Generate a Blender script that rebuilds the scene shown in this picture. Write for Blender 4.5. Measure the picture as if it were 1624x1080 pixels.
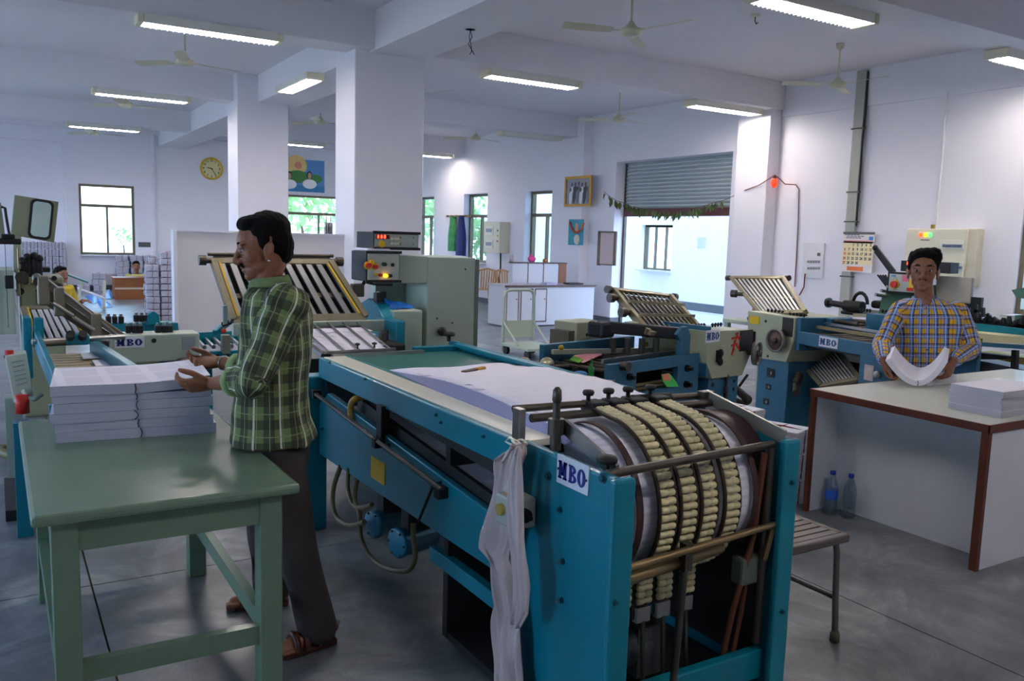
import bpy, bmesh, math, random
import numpy as np
from mathutils import Vector, Matrix
random.seed(7); rng=np.random.default_rng(7)
sc=bpy.context.scene; col=sc.collection
for o in list(bpy.data.objects): bpy.data.objects.remove(o)
PI=math.pi
# ---------------------------------------------------------------- camera
F=1345.0; CAM=np.array([0,0,1.62])
def rot_rows(yaw,pitch,roll):
    cy,sy=math.cos(yaw),math.sin(yaw)
    f=np.array([sy,cy,0]); r=np.array([cy,-sy,0]); d=np.array([0,0,-1.])
    f2=f*math.cos(pitch)+d*math.sin(pitch); d2=d*math.cos(pitch)-f*math.sin(pitch)
    return np.array([r*math.cos(roll)+d2*math.sin(roll), d2*math.cos(roll)-r*math.sin(roll), f2])
RR=rot_rows(math.radians(31.46),math.radians(7.0),math.radians(-1.75))
cd=bpy.data.cameras.new('camera'); cam=bpy.data.objects.new('camera',cd); col.objects.link(cam)
cd.sensor_width=36; cd.lens=F/1624*36; cd.clip_start=.05; cd.clip_end=300
m=Matrix([[RR[0][i],-RR[1][i],-RR[2][i],CAM[i]] for i in range(3)]+[[0,0,0,1]])
cam.matrix_world=m; sc.camera=cam
# ---------------------------------------------------------------- world and exposure
w=bpy.data.worlds.new('sky'); sc.world=w; w.use_nodes=True
nt=w.node_tree; bgn=nt.nodes['Background']
sky=nt.nodes.new('ShaderNodeTexSky'); sky.sky_type='HOSEK_WILKIE'; sky.turbidity=4; sky.ground_albedo=.5
sky.sun_direction=Vector((-.35,-.5,.8)).normalized()
mx=nt.nodes.new('ShaderNodeMixRGB'); mx.inputs[0].default_value=.5; mx.inputs[2].default_value=(.48,.67,1.0,1)
nt.links.new(sky.outputs[0],mx.inputs[1]); nt.links.new(mx.outputs[0],bgn.inputs[0]); bgn.inputs[1].default_value=3.4
sc.view_settings.view_transform='Standard'; sc.view_settings.look='None'
sc.view_settings.gamma=1; sc.view_settings.use_curve_mapping=False
sc.view_settings.exposure=2.18
TUBE=15.0
# ---------------------------------------------------------------- pixel helpers (a pixel gives a direction; a plane gives the distance)
def ray(u,v): return RR.T@np.array([(u-812)/F,(v-540)/F,1.0])
def Zp(u,v,z=0): d=ray(u,v); return CAM+d*((z-CAM[2])/d[2])
def Yp(u,v,y): d=ray(u,v); return CAM+d*(y/d[1])
def Xp(u,v,x): d=ray(u,v); return CAM+d*(x/d[0])
def Dp(u,v,dep): return CAM+ray(u,v)*dep
# ---------------------------------------------------------------- materials
MATS={}
def srgb(c):
    return tuple(((x/255)/12.92 if x/255<=.04045 else ((x/255+.055)/1.055)**2.4) for x in c)+(1,)
def mat(name,c,rough=.5,metal=0,var=.12,scale=8,bump=0,bscale=60,spec=None,coat=0):
    if name in MATS: return MATS[name]
    M=bpy.data.materials.new(name); M.use_nodes=True; n=M.node_tree; b=n.nodes['Principled BSDF']
    tc=n.nodes.new('ShaderNodeTexCoord'); no=n.nodes.new('ShaderNodeTexNoise'); no.inputs['Scale'].default_value=scale; no.inputs['Detail'].default_value=4
    n.links.new(tc.outputs['Object'],no.inputs['Vector'])
    mx=n.nodes.new('ShaderNodeMixRGB'); C=srgb(c)
    mx.inputs[1].default_value=tuple(x*(1-var) for x in C[:3])+(1,); mx.inputs[2].default_value=tuple(min(1,x*(1+var)) for x in C[:3])+(1,)
    n.links.new(no.outputs['Fac'],mx.inputs[0]); n.links.new(mx.outputs[0],b.inputs['Base Color'])
    b.inputs['Roughness'].default_value=rough; b.inputs['Metallic'].default_value=metal
    if spec is not None: b.inputs['Specular IOR Level'].default_value=spec
    if coat: b.inputs['Coat Weight'].default_value=coat
    if bump:
        n2=n.nodes.new('ShaderNodeTexNoise'); n2.inputs['Scale'].default_value=bscale; n2.inputs['Detail'].default_value=3
        n.links.new(tc.outputs['Object'],n2.inputs['Vector'])
        bp=n.nodes.new('ShaderNodeBump'); bp.inputs['Strength'].default_value=bump; bp.inputs['Distance'].default_value=.01
        n.links.new(n2.outputs['Fac'],bp.inputs['Height']); n.links.new(bp.outputs[0],b.inputs['Normal'])
    MATS[name]=M; return M
def emat(name,c,strength):
    if name in MATS: return MATS[name]
    M=bpy.data.materials.new(name); M.use_nodes=True; n=M.node_tree
    b=n.nodes['Principled BSDF']; b.inputs['Base Color'].default_value=srgb(c); b.inputs['Emission Color'].default_value=srgb(c); b.inputs['Emission Strength'].default_value=strength
    MATS[name]=M; return M
def glass_mat(name='window_glass',tint=(235,245,245)):
    if name in MATS: return MATS[name]
    M=bpy.data.materials.new(name); M.use_nodes=True; n=M.node_tree; n.nodes.clear()
    o=n.nodes.new('ShaderNodeOutputMaterial'); t=n.nodes.new('ShaderNodeBsdfTransparent'); g=n.nodes.new('ShaderNodeBsdfGlossy'); g.inputs['Roughness'].default_value=.02
    t.inputs[0].default_value=srgb(tint); mi=n.nodes.new('ShaderNodeMixShader'); mi.inputs[0].default_value=.07
    n.links.new(t.outputs[0],mi.inputs[1]); n.links.new(g.outputs[0],mi.inputs[2]); n.links.new(mi.outputs[0],o.inputs[0])
    MATS[name]=M; return M
def stripe_mat(name,c1,c2,freq,axis='Z',rough=.7,duty=.5):
    """thin repeated lines along one object axis (sheet edges, print)"""
    if name in MATS: return MATS[name]
    M=mat(name,c1,rough,0,.03,20); n=M.node_tree; b=n.nodes['Principled BSDF']
    tc=[x for x in n.nodes if x.bl_idname=='ShaderNodeTexCoord'][0]
    sp=n.nodes.new('ShaderNodeSeparateXYZ'); n.links.new(tc.outputs['Object'],sp.inputs[0])
    no=n.nodes.new('ShaderNodeTexNoise'); no.inputs['Scale'].default_value=1; no.noise_dimensions='1D'
    mu=n.nodes.new('ShaderNodeMath'); mu.operation='MULTIPLY'; mu.inputs[1].default_value=freq
    n.links.new(sp.outputs[axis],mu.inputs[0]); n.links.new(mu.outputs[0],no.inputs['W'])
    rp=n.nodes.new('ShaderNodeValToRGB'); rp.color_ramp.elements[0].position=duty-.12; rp.color_ramp.elements[1].position=duty+.12
    rp.color_ramp.elements[0].color=srgb(c2); rp.color_ramp.elements[1].color=srgb(c1)
    n.links.new(no.outputs['Fac'],rp.inputs[0]); n.links.new(rp.outputs[0],b.inputs['Base Color'])
    return M
WHITE=mat('white_wall_paint',(234,232,240),.65,0,.025,2.5,.05,40)
CEIL=mat('ceiling_paint',(232,229,234),.75,0,.02,1.5)
TEAL=mat('teal_paint',(4,124,144),.32,0,.1,5,.04,120)
BLUE=mat('worn_blue_paint',(44,104,134),.4,0,.22,9,.06,80)
BEIGE=mat('grey_green_enamel',(170,176,148),.4,0,.1,6,.04,80)
PGREEN=mat('pale_green_enamel',(170,184,168),.38,0,.08,5)
TGREEN=mat('green_table_paint',(112,138,112),.22,0,.1,4,.03,30)
STEEL=mat('brushed_steel',(170,168,165),.28,1,.1,20)
DSTEEL=mat('dark_oily_steel',(92,86,78),.38,.8,.25,15)
BRASS=mat('brass_bar',(150,128,90),.35,.8,.2,14)
BLACK=mat('black_plastic',(13,13,14),.55,0,.2,10)
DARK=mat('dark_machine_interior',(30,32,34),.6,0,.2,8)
PAPER=mat('white_paper',(232,230,244),.8,0,.02,12)
PAPEREDGE=stripe_mat('paper_edges',(206,206,216),(150,150,165),900,'Z',.85)
CREAM=mat('cream_laminate',(214,214,198),.3,0,.04,5)
IVORY=mat('ivory_plastic',(226,220,196),.45,0,.05,8)
BROWN=mat('dark_red_brown_wood',(96,46,28),.35,0,.35,9,.08,60)
RED=mat('red_plastic',(205,36,24),.4,0,.1,10)
YELLOW=mat('yellow_plastic',(228,184,20),.45,0,.08,10)
ORANGE=mat('orange_plastic',(226,120,30),.45,0,.08,10)
TARP=mat('blue_plastic_sheet',(24,120,220),.35,0,.15,14,.3,18)
GLASS=glass_mat()
FRAMEM=mat('bronze_window_frame',(118,106,84),.4,.3,.12,12)
SKIN=mat('brown_skin',(142,90,62),.5,0,.1,25,.05,200)
SKIN2=mat('dark_brown_skin',(134,86,60),.5,0,.1,25,.05,200)
HAIR=mat('black_hair',(9,7,8),.85,0,.35,60,.5,240,spec=.2)
ROPE=mat('dark_red_string',(112,22,34),.7,0,.2,40)
# ---------------------------------------------------------------- mesh builder
FR={}
def frame(o): return FR.get(o.name,((0,0,0),0))
class MB:
    def __init__(s): s.v=[]; s.f=[]; s.sm=[]; s.mi=[]; s.cm=0
    def add(s,vs,fs,smooth=False):
        k=len(s.v); s.v+= [tuple(map(float,p)) for p in vs]; s.f+=[tuple(i+k for i in f) for f in fs]; s.sm+=[smooth]*len(fs); s.mi+=[s.cm]*len(fs); return s
    def box(s,x0,x1,y0,y1,z0,z1):
        vs=[(x,y,z) for x in (x0,x1) for y in (y0,y1) for z in (z0,z1)]
        return s.add(vs,[(0,1,3,2),(4,6,7,5),(0,4,5,1),(2,3,7,6),(0,2,6,4),(1,5,7,3)])
    def obox(s,c,sz,ax=None):
        c=np.array(c,float); ax=np.eye(3) if ax is None else np.array(ax,float)
        vs=[c+ax[0]*i*sz[0]/2+ax[1]*j*sz[1]/2+ax[2]*k*sz[2]/2 for i in(-1,1) for j in(-1,1) for k in(-1,1)]
        return s.add(vs,[(0,1,3,2),(4,6,7,5),(0,4,5,1),(2,3,7,6),(0,2,6,4),(1,5,7,3)])
    def bar(s,p,q,wd,ht,up=(0,0,1)):
        p=np.array(p,float);q=np.array(q,float);d=q-p;L=np.linalg.norm(d);d=d/L
        up=np.array(up,float); side=np.cross(d,up); n=np.linalg.norm(side)
        if n<1e-5: side=np.cross(d,(1,0,0)); n=np.linalg.norm(side)
        side/=n; u=np.cross(side,d)
        return s.obox((p+q)/2,(L,wd,ht),(d,side,u))
    def ring(s,c,a,b,n): return [np.array(c)+a*math.cos(2*PI*i/n)+b*math.sin(2*PI*i/n) for i in range(n)]
    def cyl(s,p,q,r,r2=None,n=12,caps=True):
        p=np.array(p,float);q=np.array(q,float);r2=r if r2 is None else r2
        d=(q-p)/np.linalg.norm(q-p); a=np.cross(d,(0,0,1) if abs(d[2])<.9 else (1,0,0)); a/=np.linalg.norm(a); b=np.cross(d,a)
        vs=s.ring(p,a*r,b*r,n)+s.ring(q,a*r2,b*r2,n)
        s.add(vs,[(i,(i+1)%n,n+(i+1)%n,n+i) for i in range(n)],True)
        if caps: s.add(vs,[tuple(range(n))[::-1],tuple(range(n,2*n))])
        return s
    def tube(s,pts,r,n=8):
        P=[np.array(p,float) for p in pts]; rs=r if isinstance(r,(list,tuple)) else [r]*len(P)
        vs=[]; a=None
        for i,p in enumerate(P):
            d=P[min(i+1,len(P)-1)]-P[max(i-1,0)]; d=d/(np.linalg.norm(d)+1e-9)
            if a is None: a=np.cross(d,(0,0,1) if abs(d[2])<.9 else (1,0,0))
            else: a=a-d*(a@d)
            a=a/(np.linalg.norm(a)+1e-9); b=np.cross(d,a); vs+=s.ring(p,a*rs[i],b*rs[i],n)
        fs=[(k*n+i,k*n+(i+1)%n,(k+1)*n+(i+1)%n,(k+1)*n+i) for k in range(len(P)-1) for i in range(n)]
        s.add(vs,fs,True); s.add(vs,[tuple(range(n))[::-1],tuple(range((len(P)-1)*n,len(P)*n))]); return s
    def loft(s,rings,cap=True):
        n=len(rings[0]); vs=[p for r in rings for p in r]
        s.add(vs,[(k*n+i,k*n+(i+1)%n,(k+1)*n+(i+1)%n,(k+1)*n+i) for k in range(len(rings)-1) for i in range(n)],True)
        if cap: s.add(vs,[tuple(range(n))[::-1],tuple(range((len(rings)-1)*n,len(rings)*n))])
        return s
    def prism(s,poly,axis,a,b):
        f={'x':lambda p,t:(t,p[0],p[1]),'y':lambda p,t:(p[0],t,p[1]),'z':lambda p,t:(p[0],p[1],t)}[axis]
        n=len(poly); vs=[f(p,a) for p in poly]+[f(p,b) for p in poly]
        return s.add(vs,[tuple(range(n))[::-1],tuple(range(n,2*n))]+[(i,(i+1)%n,n+(i+1)%n,n+i) for i in range(n)])
    def lathe(s,prof,c,n=20,axis=(0,0,1)):
        ax=np.array(axis,float); ax/=np.linalg.norm(ax); a=np.cross(ax,(0,0,1) if abs(ax[2])<.9 else (1,0,0)); a/=np.linalg.norm(a); b=np.cross(ax,a); c=np.array(c,float)
        return s.loft([s.ring(c+ax*h,a*max(r,1e-4),b*max(r,1e-4),n) for r,h in prof])
    def sph(s,c,r,ax=None,n=14,m=9):
        r=(r,r,r) if not isinstance(r,(tuple,list)) else r; ax=np.eye(3) if ax is None else np.array(ax,float); c=np.array(c,float)
        rings=[]
        for k in range(m+1):
            t=PI*k/m; t=min(max(t,.03),PI-.03)
            rings.append([c+ax[0]*r[0]*math.sin(t)*math.cos(2*PI*i/n)+ax[1]*r[1]*math.sin(t)*math.sin(2*PI*i/n)-ax[2]*r[2]*math.cos(t) for i in range(n)])
        return s.loft(rings)
    def build(s,name,mt,parent=None,bev=0,local=False,kind=None,label=None,cat=None,group=None,loc=None,recalc=True):
        me=bpy.data.meshes.new(name); V=np.array(s.v)
        o=bpy.data.objects.new(name,me); col.objects.link(o)
        if parent is not None:
            o.parent=parent
            if not local:
                (L,rz)=frame(parent); V=V-np.array(L); c,sn=math.cos(-rz),math.sin(-rz)
                V=np.stack([V[:,0]*c-V[:,1]*sn,V[:,0]*sn+V[:,1]*c,V[:,2]],1)
            FR[o.name]=frame(parent)
        elif not local:
            L=np.array(loc) if loc is not None else np.array([(V[:,0].min()+V[:,0].max())/2,(V[:,1].min()+V[:,1].max())/2,V[:,2].min()])
            V=V-L; o.location=L; FR[o.name]=(tuple(L),0)
        me.from_pydata([tuple(p) for p in V],[],s.f)
        me.polygons.foreach_set('use_smooth',s.sm)
        for q in (mt if isinstance(mt,(list,tuple)) else [mt]): me.materials.append(q)
        if max(s.mi)>0: me.polygons.foreach_set('material_index',s.mi)
        if recalc:
            bm=bmesh.new(); bm.from_mesh(me); bmesh.ops.recalc_face_normals(bm,faces=bm.faces); bm.to_mesh(me); bm.free()
        me.update()
        if bev:
            q=o.modifiers.new('bevel','BEVEL'); q.width=bev; q.segments=2; q.limit_method='ANGLE'; q.angle_limit=math.radians(50)
        if kind: o['kind']=kind
        if label: o['label']=label
        if cat: o['category']=cat
        if group: o['group']=group
        return o
def thing(name,label,cat,loc=(0,0,0),rz=0,group=None):
    o=bpy.data.objects.new(name,None); col.objects.link(o); o.location=loc; o.rotation_euler=(0,0,rz); o.empty_display_size=.1
    o['label']=label; o['category']=cat; FR[o.name]=(tuple(loc),rz)
    if group: o['group']=group
    return o
def copy_tree(o,parent=None):
    c=o.copy(); col.objects.link(c); c.parent=parent
    for ch in [x for x in col.objects if x.parent==o]: copy_tree(ch,c)
    return c
def clone(o,loc,rz=None,label=None,parent=None):
    c=copy_tree(o,parent if parent is not None else o.parent); c.location=loc
    if rz is not None: c.rotation_euler=(0,0,rz)
    if label: c['label']=label
    FR[c.name]=(tuple(loc),c.rotation_euler[2]); return c
def piece(proto,parent,loc,rot=None,scale=None):
    c=proto.copy(); col.objects.link(c); c.parent=parent; c.location=loc
    if rot is not None: c.rotation_euler=rot
    if scale is not None: c.scale=scale
    return c
def text_mesh(name,s,size,mt,parent,M4,ext=.0006,bold=.0,sx=1.0):
    """lettering as a flat mesh: M4 places the text's baseline-centre frame in the world"""
    cu=bpy.data.curves.new('lettering','FONT'); cu.body=s; cu.size=size; cu.align_x='CENTER'; cu.align_y='CENTER'; cu.extrude=ext; cu.offset=bold; cu.resolution_u=2
    t=bpy.data.objects.new('lettering',cu); col.objects.link(t)
    dg=bpy.context.evaluated_depsgraph_get(); me=bpy.data.meshes.new_from_object(t.evaluated_get(dg))
    bpy.data.objects.remove(t); me.name=name
    o=bpy.data.objects.new(name,me); col.objects.link(o); me.materials.clear(); me.materials.append(mt)
    M4=np.array(M4,float); V=np.array([v.co[:] for v in me.vertices])
    W=M4[:3,3]+V[:,:1]*sx*M4[:3,0]+V[:,1:2]*M4[:3,1]+V[:,2:]*M4[:3,2]
    if parent is not None:
        L,rz=frame(parent); W=W-np.array(L); c,sn=math.cos(-rz),math.sin(-rz); W=np.stack([W[:,0]*c-W[:,1]*sn,W[:,0]*sn+W[:,1]*c,W[:,2]],1); o.parent=parent; FR[o.name]=frame(parent)
    me.vertices.foreach_set('co',W.ravel()); me.update(); return o
def curve_pts(pts,sub=5):
    P=[np.array(p,float) for p in pts]; out=[]
    for i in range(len(P)-1):
        p0=P[max(i-1,0)];p1=P[i];p2=P[i+1];p3=P[min(i+2,len(P)-1)]
        for k in range(sub): t=k/sub; out.append(.5*((2*p1)+(-p0+p2)*t+(2*p0-5*p1+4*p2-p3)*t*t+(-p0+3*p1-3*p2+p3)*t**3))
    return out+[P[-1]]
def fr4(c,xa,ya,za):
    M=np.eye(4); M[:3,0]=xa;M[:3,1]=ya;M[:3,2]=za;M[:3,3]=c; return M
INK=mat('blue_ink',(24,36,130),.5,0,.05,10)
def badge(parent,c,xa,ya,wd,ht,plate=True,ink=INK):
    """white nameplate with heavy slab letters M B O; c centre, xa to the right, ya up"""
    xa=np.array(xa,float);xa/=np.linalg.norm(xa);ya=np.array(ya,float);ya/=np.linalg.norm(ya);za=np.cross(xa,ya);c=np.array(c,float)
    if plate:
        p=MB().obox(c+za*.002,(wd,ht,.004),(xa,ya,za)).build('nameplate',mat('nameplate_white',(225,228,235),.4),parent)
        for sgn in(-1,1): MB().cyl(c+za*.004+xa*sgn*wd*.45,c+za*.006+xa*sgn*wd*.45,ht*.05,n=8).build('rivet',DSTEEL,p)
    else: p=parent
    b=MB(); o=c+za*.0045; h=ht*.62; lw=wd*.255
    def q(x0,y0,x1,y1,x2,y2,x3,y3): b.add([o+xa*a_+ya*b_+za*t for t in(0,.0012) for a_,b_ in((x0,y0),(x1,y1),(x2,y2),(x3,y3))],[(3,2,1,0),(4,5,6,7),(0,1,5,4),(1,2,6,5),(2,3,7,6),(3,0,4,7)])
    def r(x0,x1,y0,y1): q(x0,y0,x1,y0,x1,y1,x0,y1)
    def arc(cx,cy,rx,ry,t0,t1,thx,thy,n=14):
        for i in range(n):
            a0=t0+(t1-t0)*i/n;a1=t0+(t1-t0)*(i+1)/n
            q(cx+rx*math.cos(a0),cy+ry*math.sin(a0),cx+rx*math.cos(a1),cy+ry*math.sin(a1),cx+(rx-thx)*math.cos(a1),cy+(ry-thy)*math.sin(a1),cx+(rx-thx)*math.cos(a0),cy+(ry-thy)*math.sin(a0))
    s=lw*.29; H=h/2; x=-wd*.30; L=x-lw*.56;R_=x+lw*.56
    r(L+s*.3,L+s*1.2,-H,H); r(R_-s*1.4,R_-s*.3,-H,H); q(L+s*.3,H,L+s*1.5,H,x+s*.5,-H*.6,x-s*.5,-H*.6); q(R_-s*1.5,H,R_-s*.3,H,x+s*.5,-H*.6,x-s*.5,-H*.6)
    r(L,L+s*1.6,-H,-H+s*.5); r(R_-s*1.8,R_,-H,-H+s*.5); r(L,L+s*1.2,H-s*.5,H); r(R_-s*1.2,R_,H-s*.5,H)
    x=wd*.01; L=x-lw*.45; r(L,L+s*.5,-H,-H+s*.5); r(L,L+s*.5,H-s*.5,H); r(L+s*.3,L+s*1.4,-H,H)
    arc(L+s*1.2,H*.5,lw*.55,H*.5,-PI/2,PI/2,s*1.1,s*.5); arc(L+s*1.2,-H*.48,lw*.62,H*.52,-PI/2,PI/2,s*1.1,s*.5)
    x=wd*.30; arc(x,0,lw*.5,H,0,2*PI,s*1.2,s*.5,28)
    b.build('lettering',ink,p,recalc=True)
    return p
# ================================================================ THE ROOM
XR=10.12; XS=10.39          # inner face of the right wall, plane of shutter and window frames
YF=23.2; YFB=23.45; CEILZ=4.0; BZ=3.6
XL=-4.5; YB=-4.2
def wall_cells(mb,axis,a0,a1,h0,h1,t0,t1,holes):
    us=sorted({a0,a1}|{h[0] for h in holes}|{h[1] for h in holes}); zs=sorted({h0,h1}|{h[2] for h in holes}|{h[3] for h in holes})
    us=[x for x in us if a0<=x<=a1]; zs=[z for z in zs if h0<=z<=h1]
    for i in range(len(us)-1):
        for k in range(len(zs)-1):
            cu=(us[i]+us[i+1])/2; cz=(zs[k]+zs[k+1])/2
            if any(h[0]<cu<h[1] and h[2]<cz<h[3] for h in holes): continue
            if axis=='x': mb.box(t0,t1,us[i],us[i+1],zs[k],zs[k+1])
            else: mb.box(us[i],us[i+1],t0,t1,zs[k],zs[k+1])
# floor: concrete bays with saw-cut joints
def floor_mat():
    M=mat('polished_concrete',(132,136,138),.33,0,.1,3); n=M.node_tree; b=n.nodes['Principled BSDF']
    tc=[x for x in n.nodes if x.bl_idname=='ShaderNodeTexCoord'][0]; ge=n.nodes.new('ShaderNodeNewGeometry')
    no=n.nodes.new('ShaderNodeTexNoise'); no.inputs['Scale'].default_value=2.0; no.inputs['Detail'].default_value=12; no.inputs['Distortion'].default_value=.9; no.inputs['Roughness'].default_value=.68
    n.links.new(ge.outputs['Position'],no.inputs['Vector'])
    rp=n.nodes.new('ShaderNodeValToRGB'); e=rp.color_ramp.elements; e[0].position=.33; e[0].color=srgb((80,86,90)); e[1].position=.69; e[1].color=srgb((162,164,165))
    x=rp.color_ramp.elements.new(.5); x.color=srgb((116,121,125))
    n.links.new(no.outputs['Fac'],rp.inputs[0]); n.links.new(rp.outputs[0],b.inputs['Base Color'])
    r2=n.nodes.new('ShaderNodeMapRange'); r2.inputs['To Min'].default_value=.22; r2.inputs['To Max'].default_value=.5; n.links.new(no.outputs['Fac'],r2.inputs[0]); n.links.new(r2.outputs[0],b.inputs['Roughness'])
    return M
CONC=floor_mat()
fl=MB().box(XL-.3,XS+.02,YB-.3,YFB+.2,-.2,-.012).build('floor',mat('joint_filler',(120,104,60),.8),kind='structure',loc=(0,0,-.2))
sl=None
gx=[XL,-2.68,.32,3.32,6.32,XR+.42]; gy=[YB,-1.91,1.09,4.09,7.09,10.09,13.09,16.09,19.09,YFB+.15]
for i in range(len(gx)-1):
    for j in range(len(gy)-1):
        g=.004
        MB().box(gx[i]+g,gx[i+1]-g,gy[j]+g,gy[j+1]-g,-.012,0).build('slab',CONC,fl)
# ceiling with beams
MB().box(XL-.3,XR+.44,YB-.3,YFB+.2,CEILZ,CEILZ+.2).build('ceiling',CEIL,kind='structure')
BY=[(-.6,-.1),(4.6,5.05),(8.95,9.38),(13.98,14.4),(19.08,19.5)]
n=0
for a,b in BY:
    n+=1; MB().box(XL,XR+.02,a,b,BZ,CEILZ+.02).build('trim_%d'%n,CEIL,kind='structure',bev=.006)
n+=1; MB().box(3.62,4.28,YB,YF+.02,BZ-.015,CEILZ+.02).build('trim_%d'%n,CEIL,kind='structure',bev=.006)
n+=1; MB().box(XL,XR+.02,YF-.25,YF+.02,3.85,CEILZ+.02).build('trim_%d'%n,CEIL,kind='structure')
# pillars
def pillar(lab,x0,x1,y0,y1,z1=BZ+.0):
    return MB().box(x0,x1,y0,y1,0,CEILZ-.0).build('pillar',WHITE,bev=.01,label=lab,cat='pillar',group='square white pillars')
pillar('large white square pillar behind the control cabinet, in the middle of the hall',3.45,4.29,9.1,9.72)
pillar('white square pillar farther back, rising behind the white partition',3.3,4.1,13.75,14.4)
# right wall
def rw(u0,u1,v0,v1):  # window hole in the right wall from pixels on the frame plane
    a=Xp(u0,v0,XS); b=Xp(u1,v1,XS); return a,b
WR=[(14.95,16.15,1.0,2.62),(17.85,19.05,.95,2.63),(20.75,21.9,.95,2.62)]
WNEAR=(4.0,5.38,.9,2.62)
wr=MB(); wall_cells(wr,'x',YB,YFB+.2,0,CEILZ,XR,XS+.02,[(9.97,12.95,0,3.07)]+WR+[WNEAR]); wr.build('wall_right',WHITE,kind='structure')
MB().box(XR-.24,XR+.02,9.02,9.66,0,CEILZ).build('pillar',WHITE,bev=.008,label='shallow white wall pillar carrying the red lamp, right of the shutter door',cat='pillar',group='square white pillars')
MB().box(XR-.2,XR+.02,13.75,14.8,0,CEILZ).build('pillar',WHITE,bev=.008,label='white wall pillar carrying the framed photograph, left of the shutter door',cat='pillar',group='square white pillars')
MB().box(XR-.03,XR+.01,YB,9.0,3.5,CEILZ).build('trim_20',WHITE,kind='structure')
SKIRT=mat('grey_stone_skirting',(92,98,100),.35,0,.15,6)
sk=MB()
for a,b in ((YB,9.0),(9.68,9.96),(12.96,13.73),(14.82,YF)): sk.box(XR-.015,XR+.01,a,b,0,.12)
sk.box(XR-.255,XR-.2,9.0,9.68,0,.12); sk.box(XR-.215,XR-.17,13.73,14.82,0,.12); sk.box(XR-.21,XR+.01,13.735,13.77,0,.12); sk.box(XR-.25,XR+.01,9.005,9.04,0,.12)
sk.build('baseboard_right',SKIRT,kind='structure')
jb=MB(); jb.box(XR-.002,XS+.02,12.935,12.96,0,.12); jb.build('baseboard_jamb',SKIRT,kind='structure')
# far wall
HF=[(1.8,3.04,.86,2.57),(6.87,8.7,.9,2.57)]
wf=MB(); wall_cells(wf,'y',1.5,XS,0,CEILZ,YF,YF+.3,HF); wf.box(XL,1.5,YF,YF+.3,3.53,CEILZ); wf.box(XL,1.5,YFB,YFB+.2,0,3.53); wf.build('wall_far',WHITE,kind='structure')
wf=MB(); wf.box(3.44,3.52,YF-.05,YF+.02,0,CEILZ); wf.build('trim_21',WHITE,kind='structure')
MB().box(1.5,XR,YF-.015,YF+.01,0,.12).build('baseboard_far',SKIRT,kind='structure')
# left wall with its row of windows, and the wall behind the camera
HL=[(y,y+1.9,.86,2.6) for y in (1.0,5.2,8.2,10.9,13.3,15.6,18.0,20.5)]
wl=MB(); wall_cells(wl,'x',YB,YFB+.2,0,CEILZ,XL-.3,XL,HL); wl.build('wall_left',WHITE,kind='structure')
wb=MB(); wall_cells(wb,'y',XL,XS,0,CEILZ,YB-.3,YB,[]); wb.build('wall_back',WHITE,kind='structure')
# windows
wn=0
def window(axis,a0,a1,z0,z1,t,trans=.68,mull=1,fw=.06,d=.05,tint=None):
    global wn; wn+=1
    M=MB(); P=MB()
    def bx(mb,u0,u1,v0,v1,t0,t1):
        if axis=='x': mb.box(t0,t1,u0,u1,v0,v1)
        else: mb.box(u0,u1,t0,t1,v0,v1)
    root=bpy.data.objects.new('window_%d'%wn,None); col.objects.link(root)
    c=((t,(a0+a1)/2,z0) if axis=='x' else ((a0+a1)/2,t,z0)); root.location=c; root['kind']='structure'; FR[root.name]=(c,0)
    f=MB(); e=.002
    bx(f,a0+e,a0+fw,z0+e,z1-e,t-d,t+d); bx(f,a1-fw,a1-e,z0+e,z1-e,t-d,t+d); bx(f,a0+fw,a1-fw,z0+e,z0+fw,t-d,t+d); bx(f,a0+fw,a1-fw,z1-fw,z1-e,t-d,t+d)
    zt=z0+(z1-z0)*trans; bx(f,a0+fw,a1-fw,zt-fw*.6,zt+fw*.6,t-d,t+d); f.build('window_frame',FRAMEM,root,bev=.004)
    for k in range(mull):
        s=MB(); um=a0+(a1-a0)*(k+1)/(mull+1); bx(s,um-fw*.4,um+fw*.4,z0+fw,zt-fw*.6,t-d*.7,t+d*.7); s.build('mullion',FRAMEM,root)
    g=MB(); bx(g,a0+fw,a1-fw,zt,z1-fw,t-.004,t+.004); g.build('pane',GLASS,root)
    for k in range(mull+1):
        g=MB(); u0=a0+(a1-a0)*k/(mull+1)+.02; u1=a0+(a1-a0)*(k+1)/(mull+1)-.02; bx(g,u0,u1,z0+fw,zt,t-.004+.01*k,t+.004+.01*k); g.build('pane',GLASS,root)
    s=MB(); bx(s,a0,a1,z0-.03,z0+.001,t-(.34 if axis=='x' else .26),t-d); s.build('window_sill',mat('pale_stone_sill',(206,206,210),.4),root)
    return root
for a,b,c,d in WR: window('x',a,b,c,d,XS-.06)
window('x',WNEAR[0],WNEAR[1],WNEAR[2],WNEAR[3],XR+.08)
for a,b,c,d in HF: window('y',a,b,c,d,YF+.1,.7)
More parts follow.
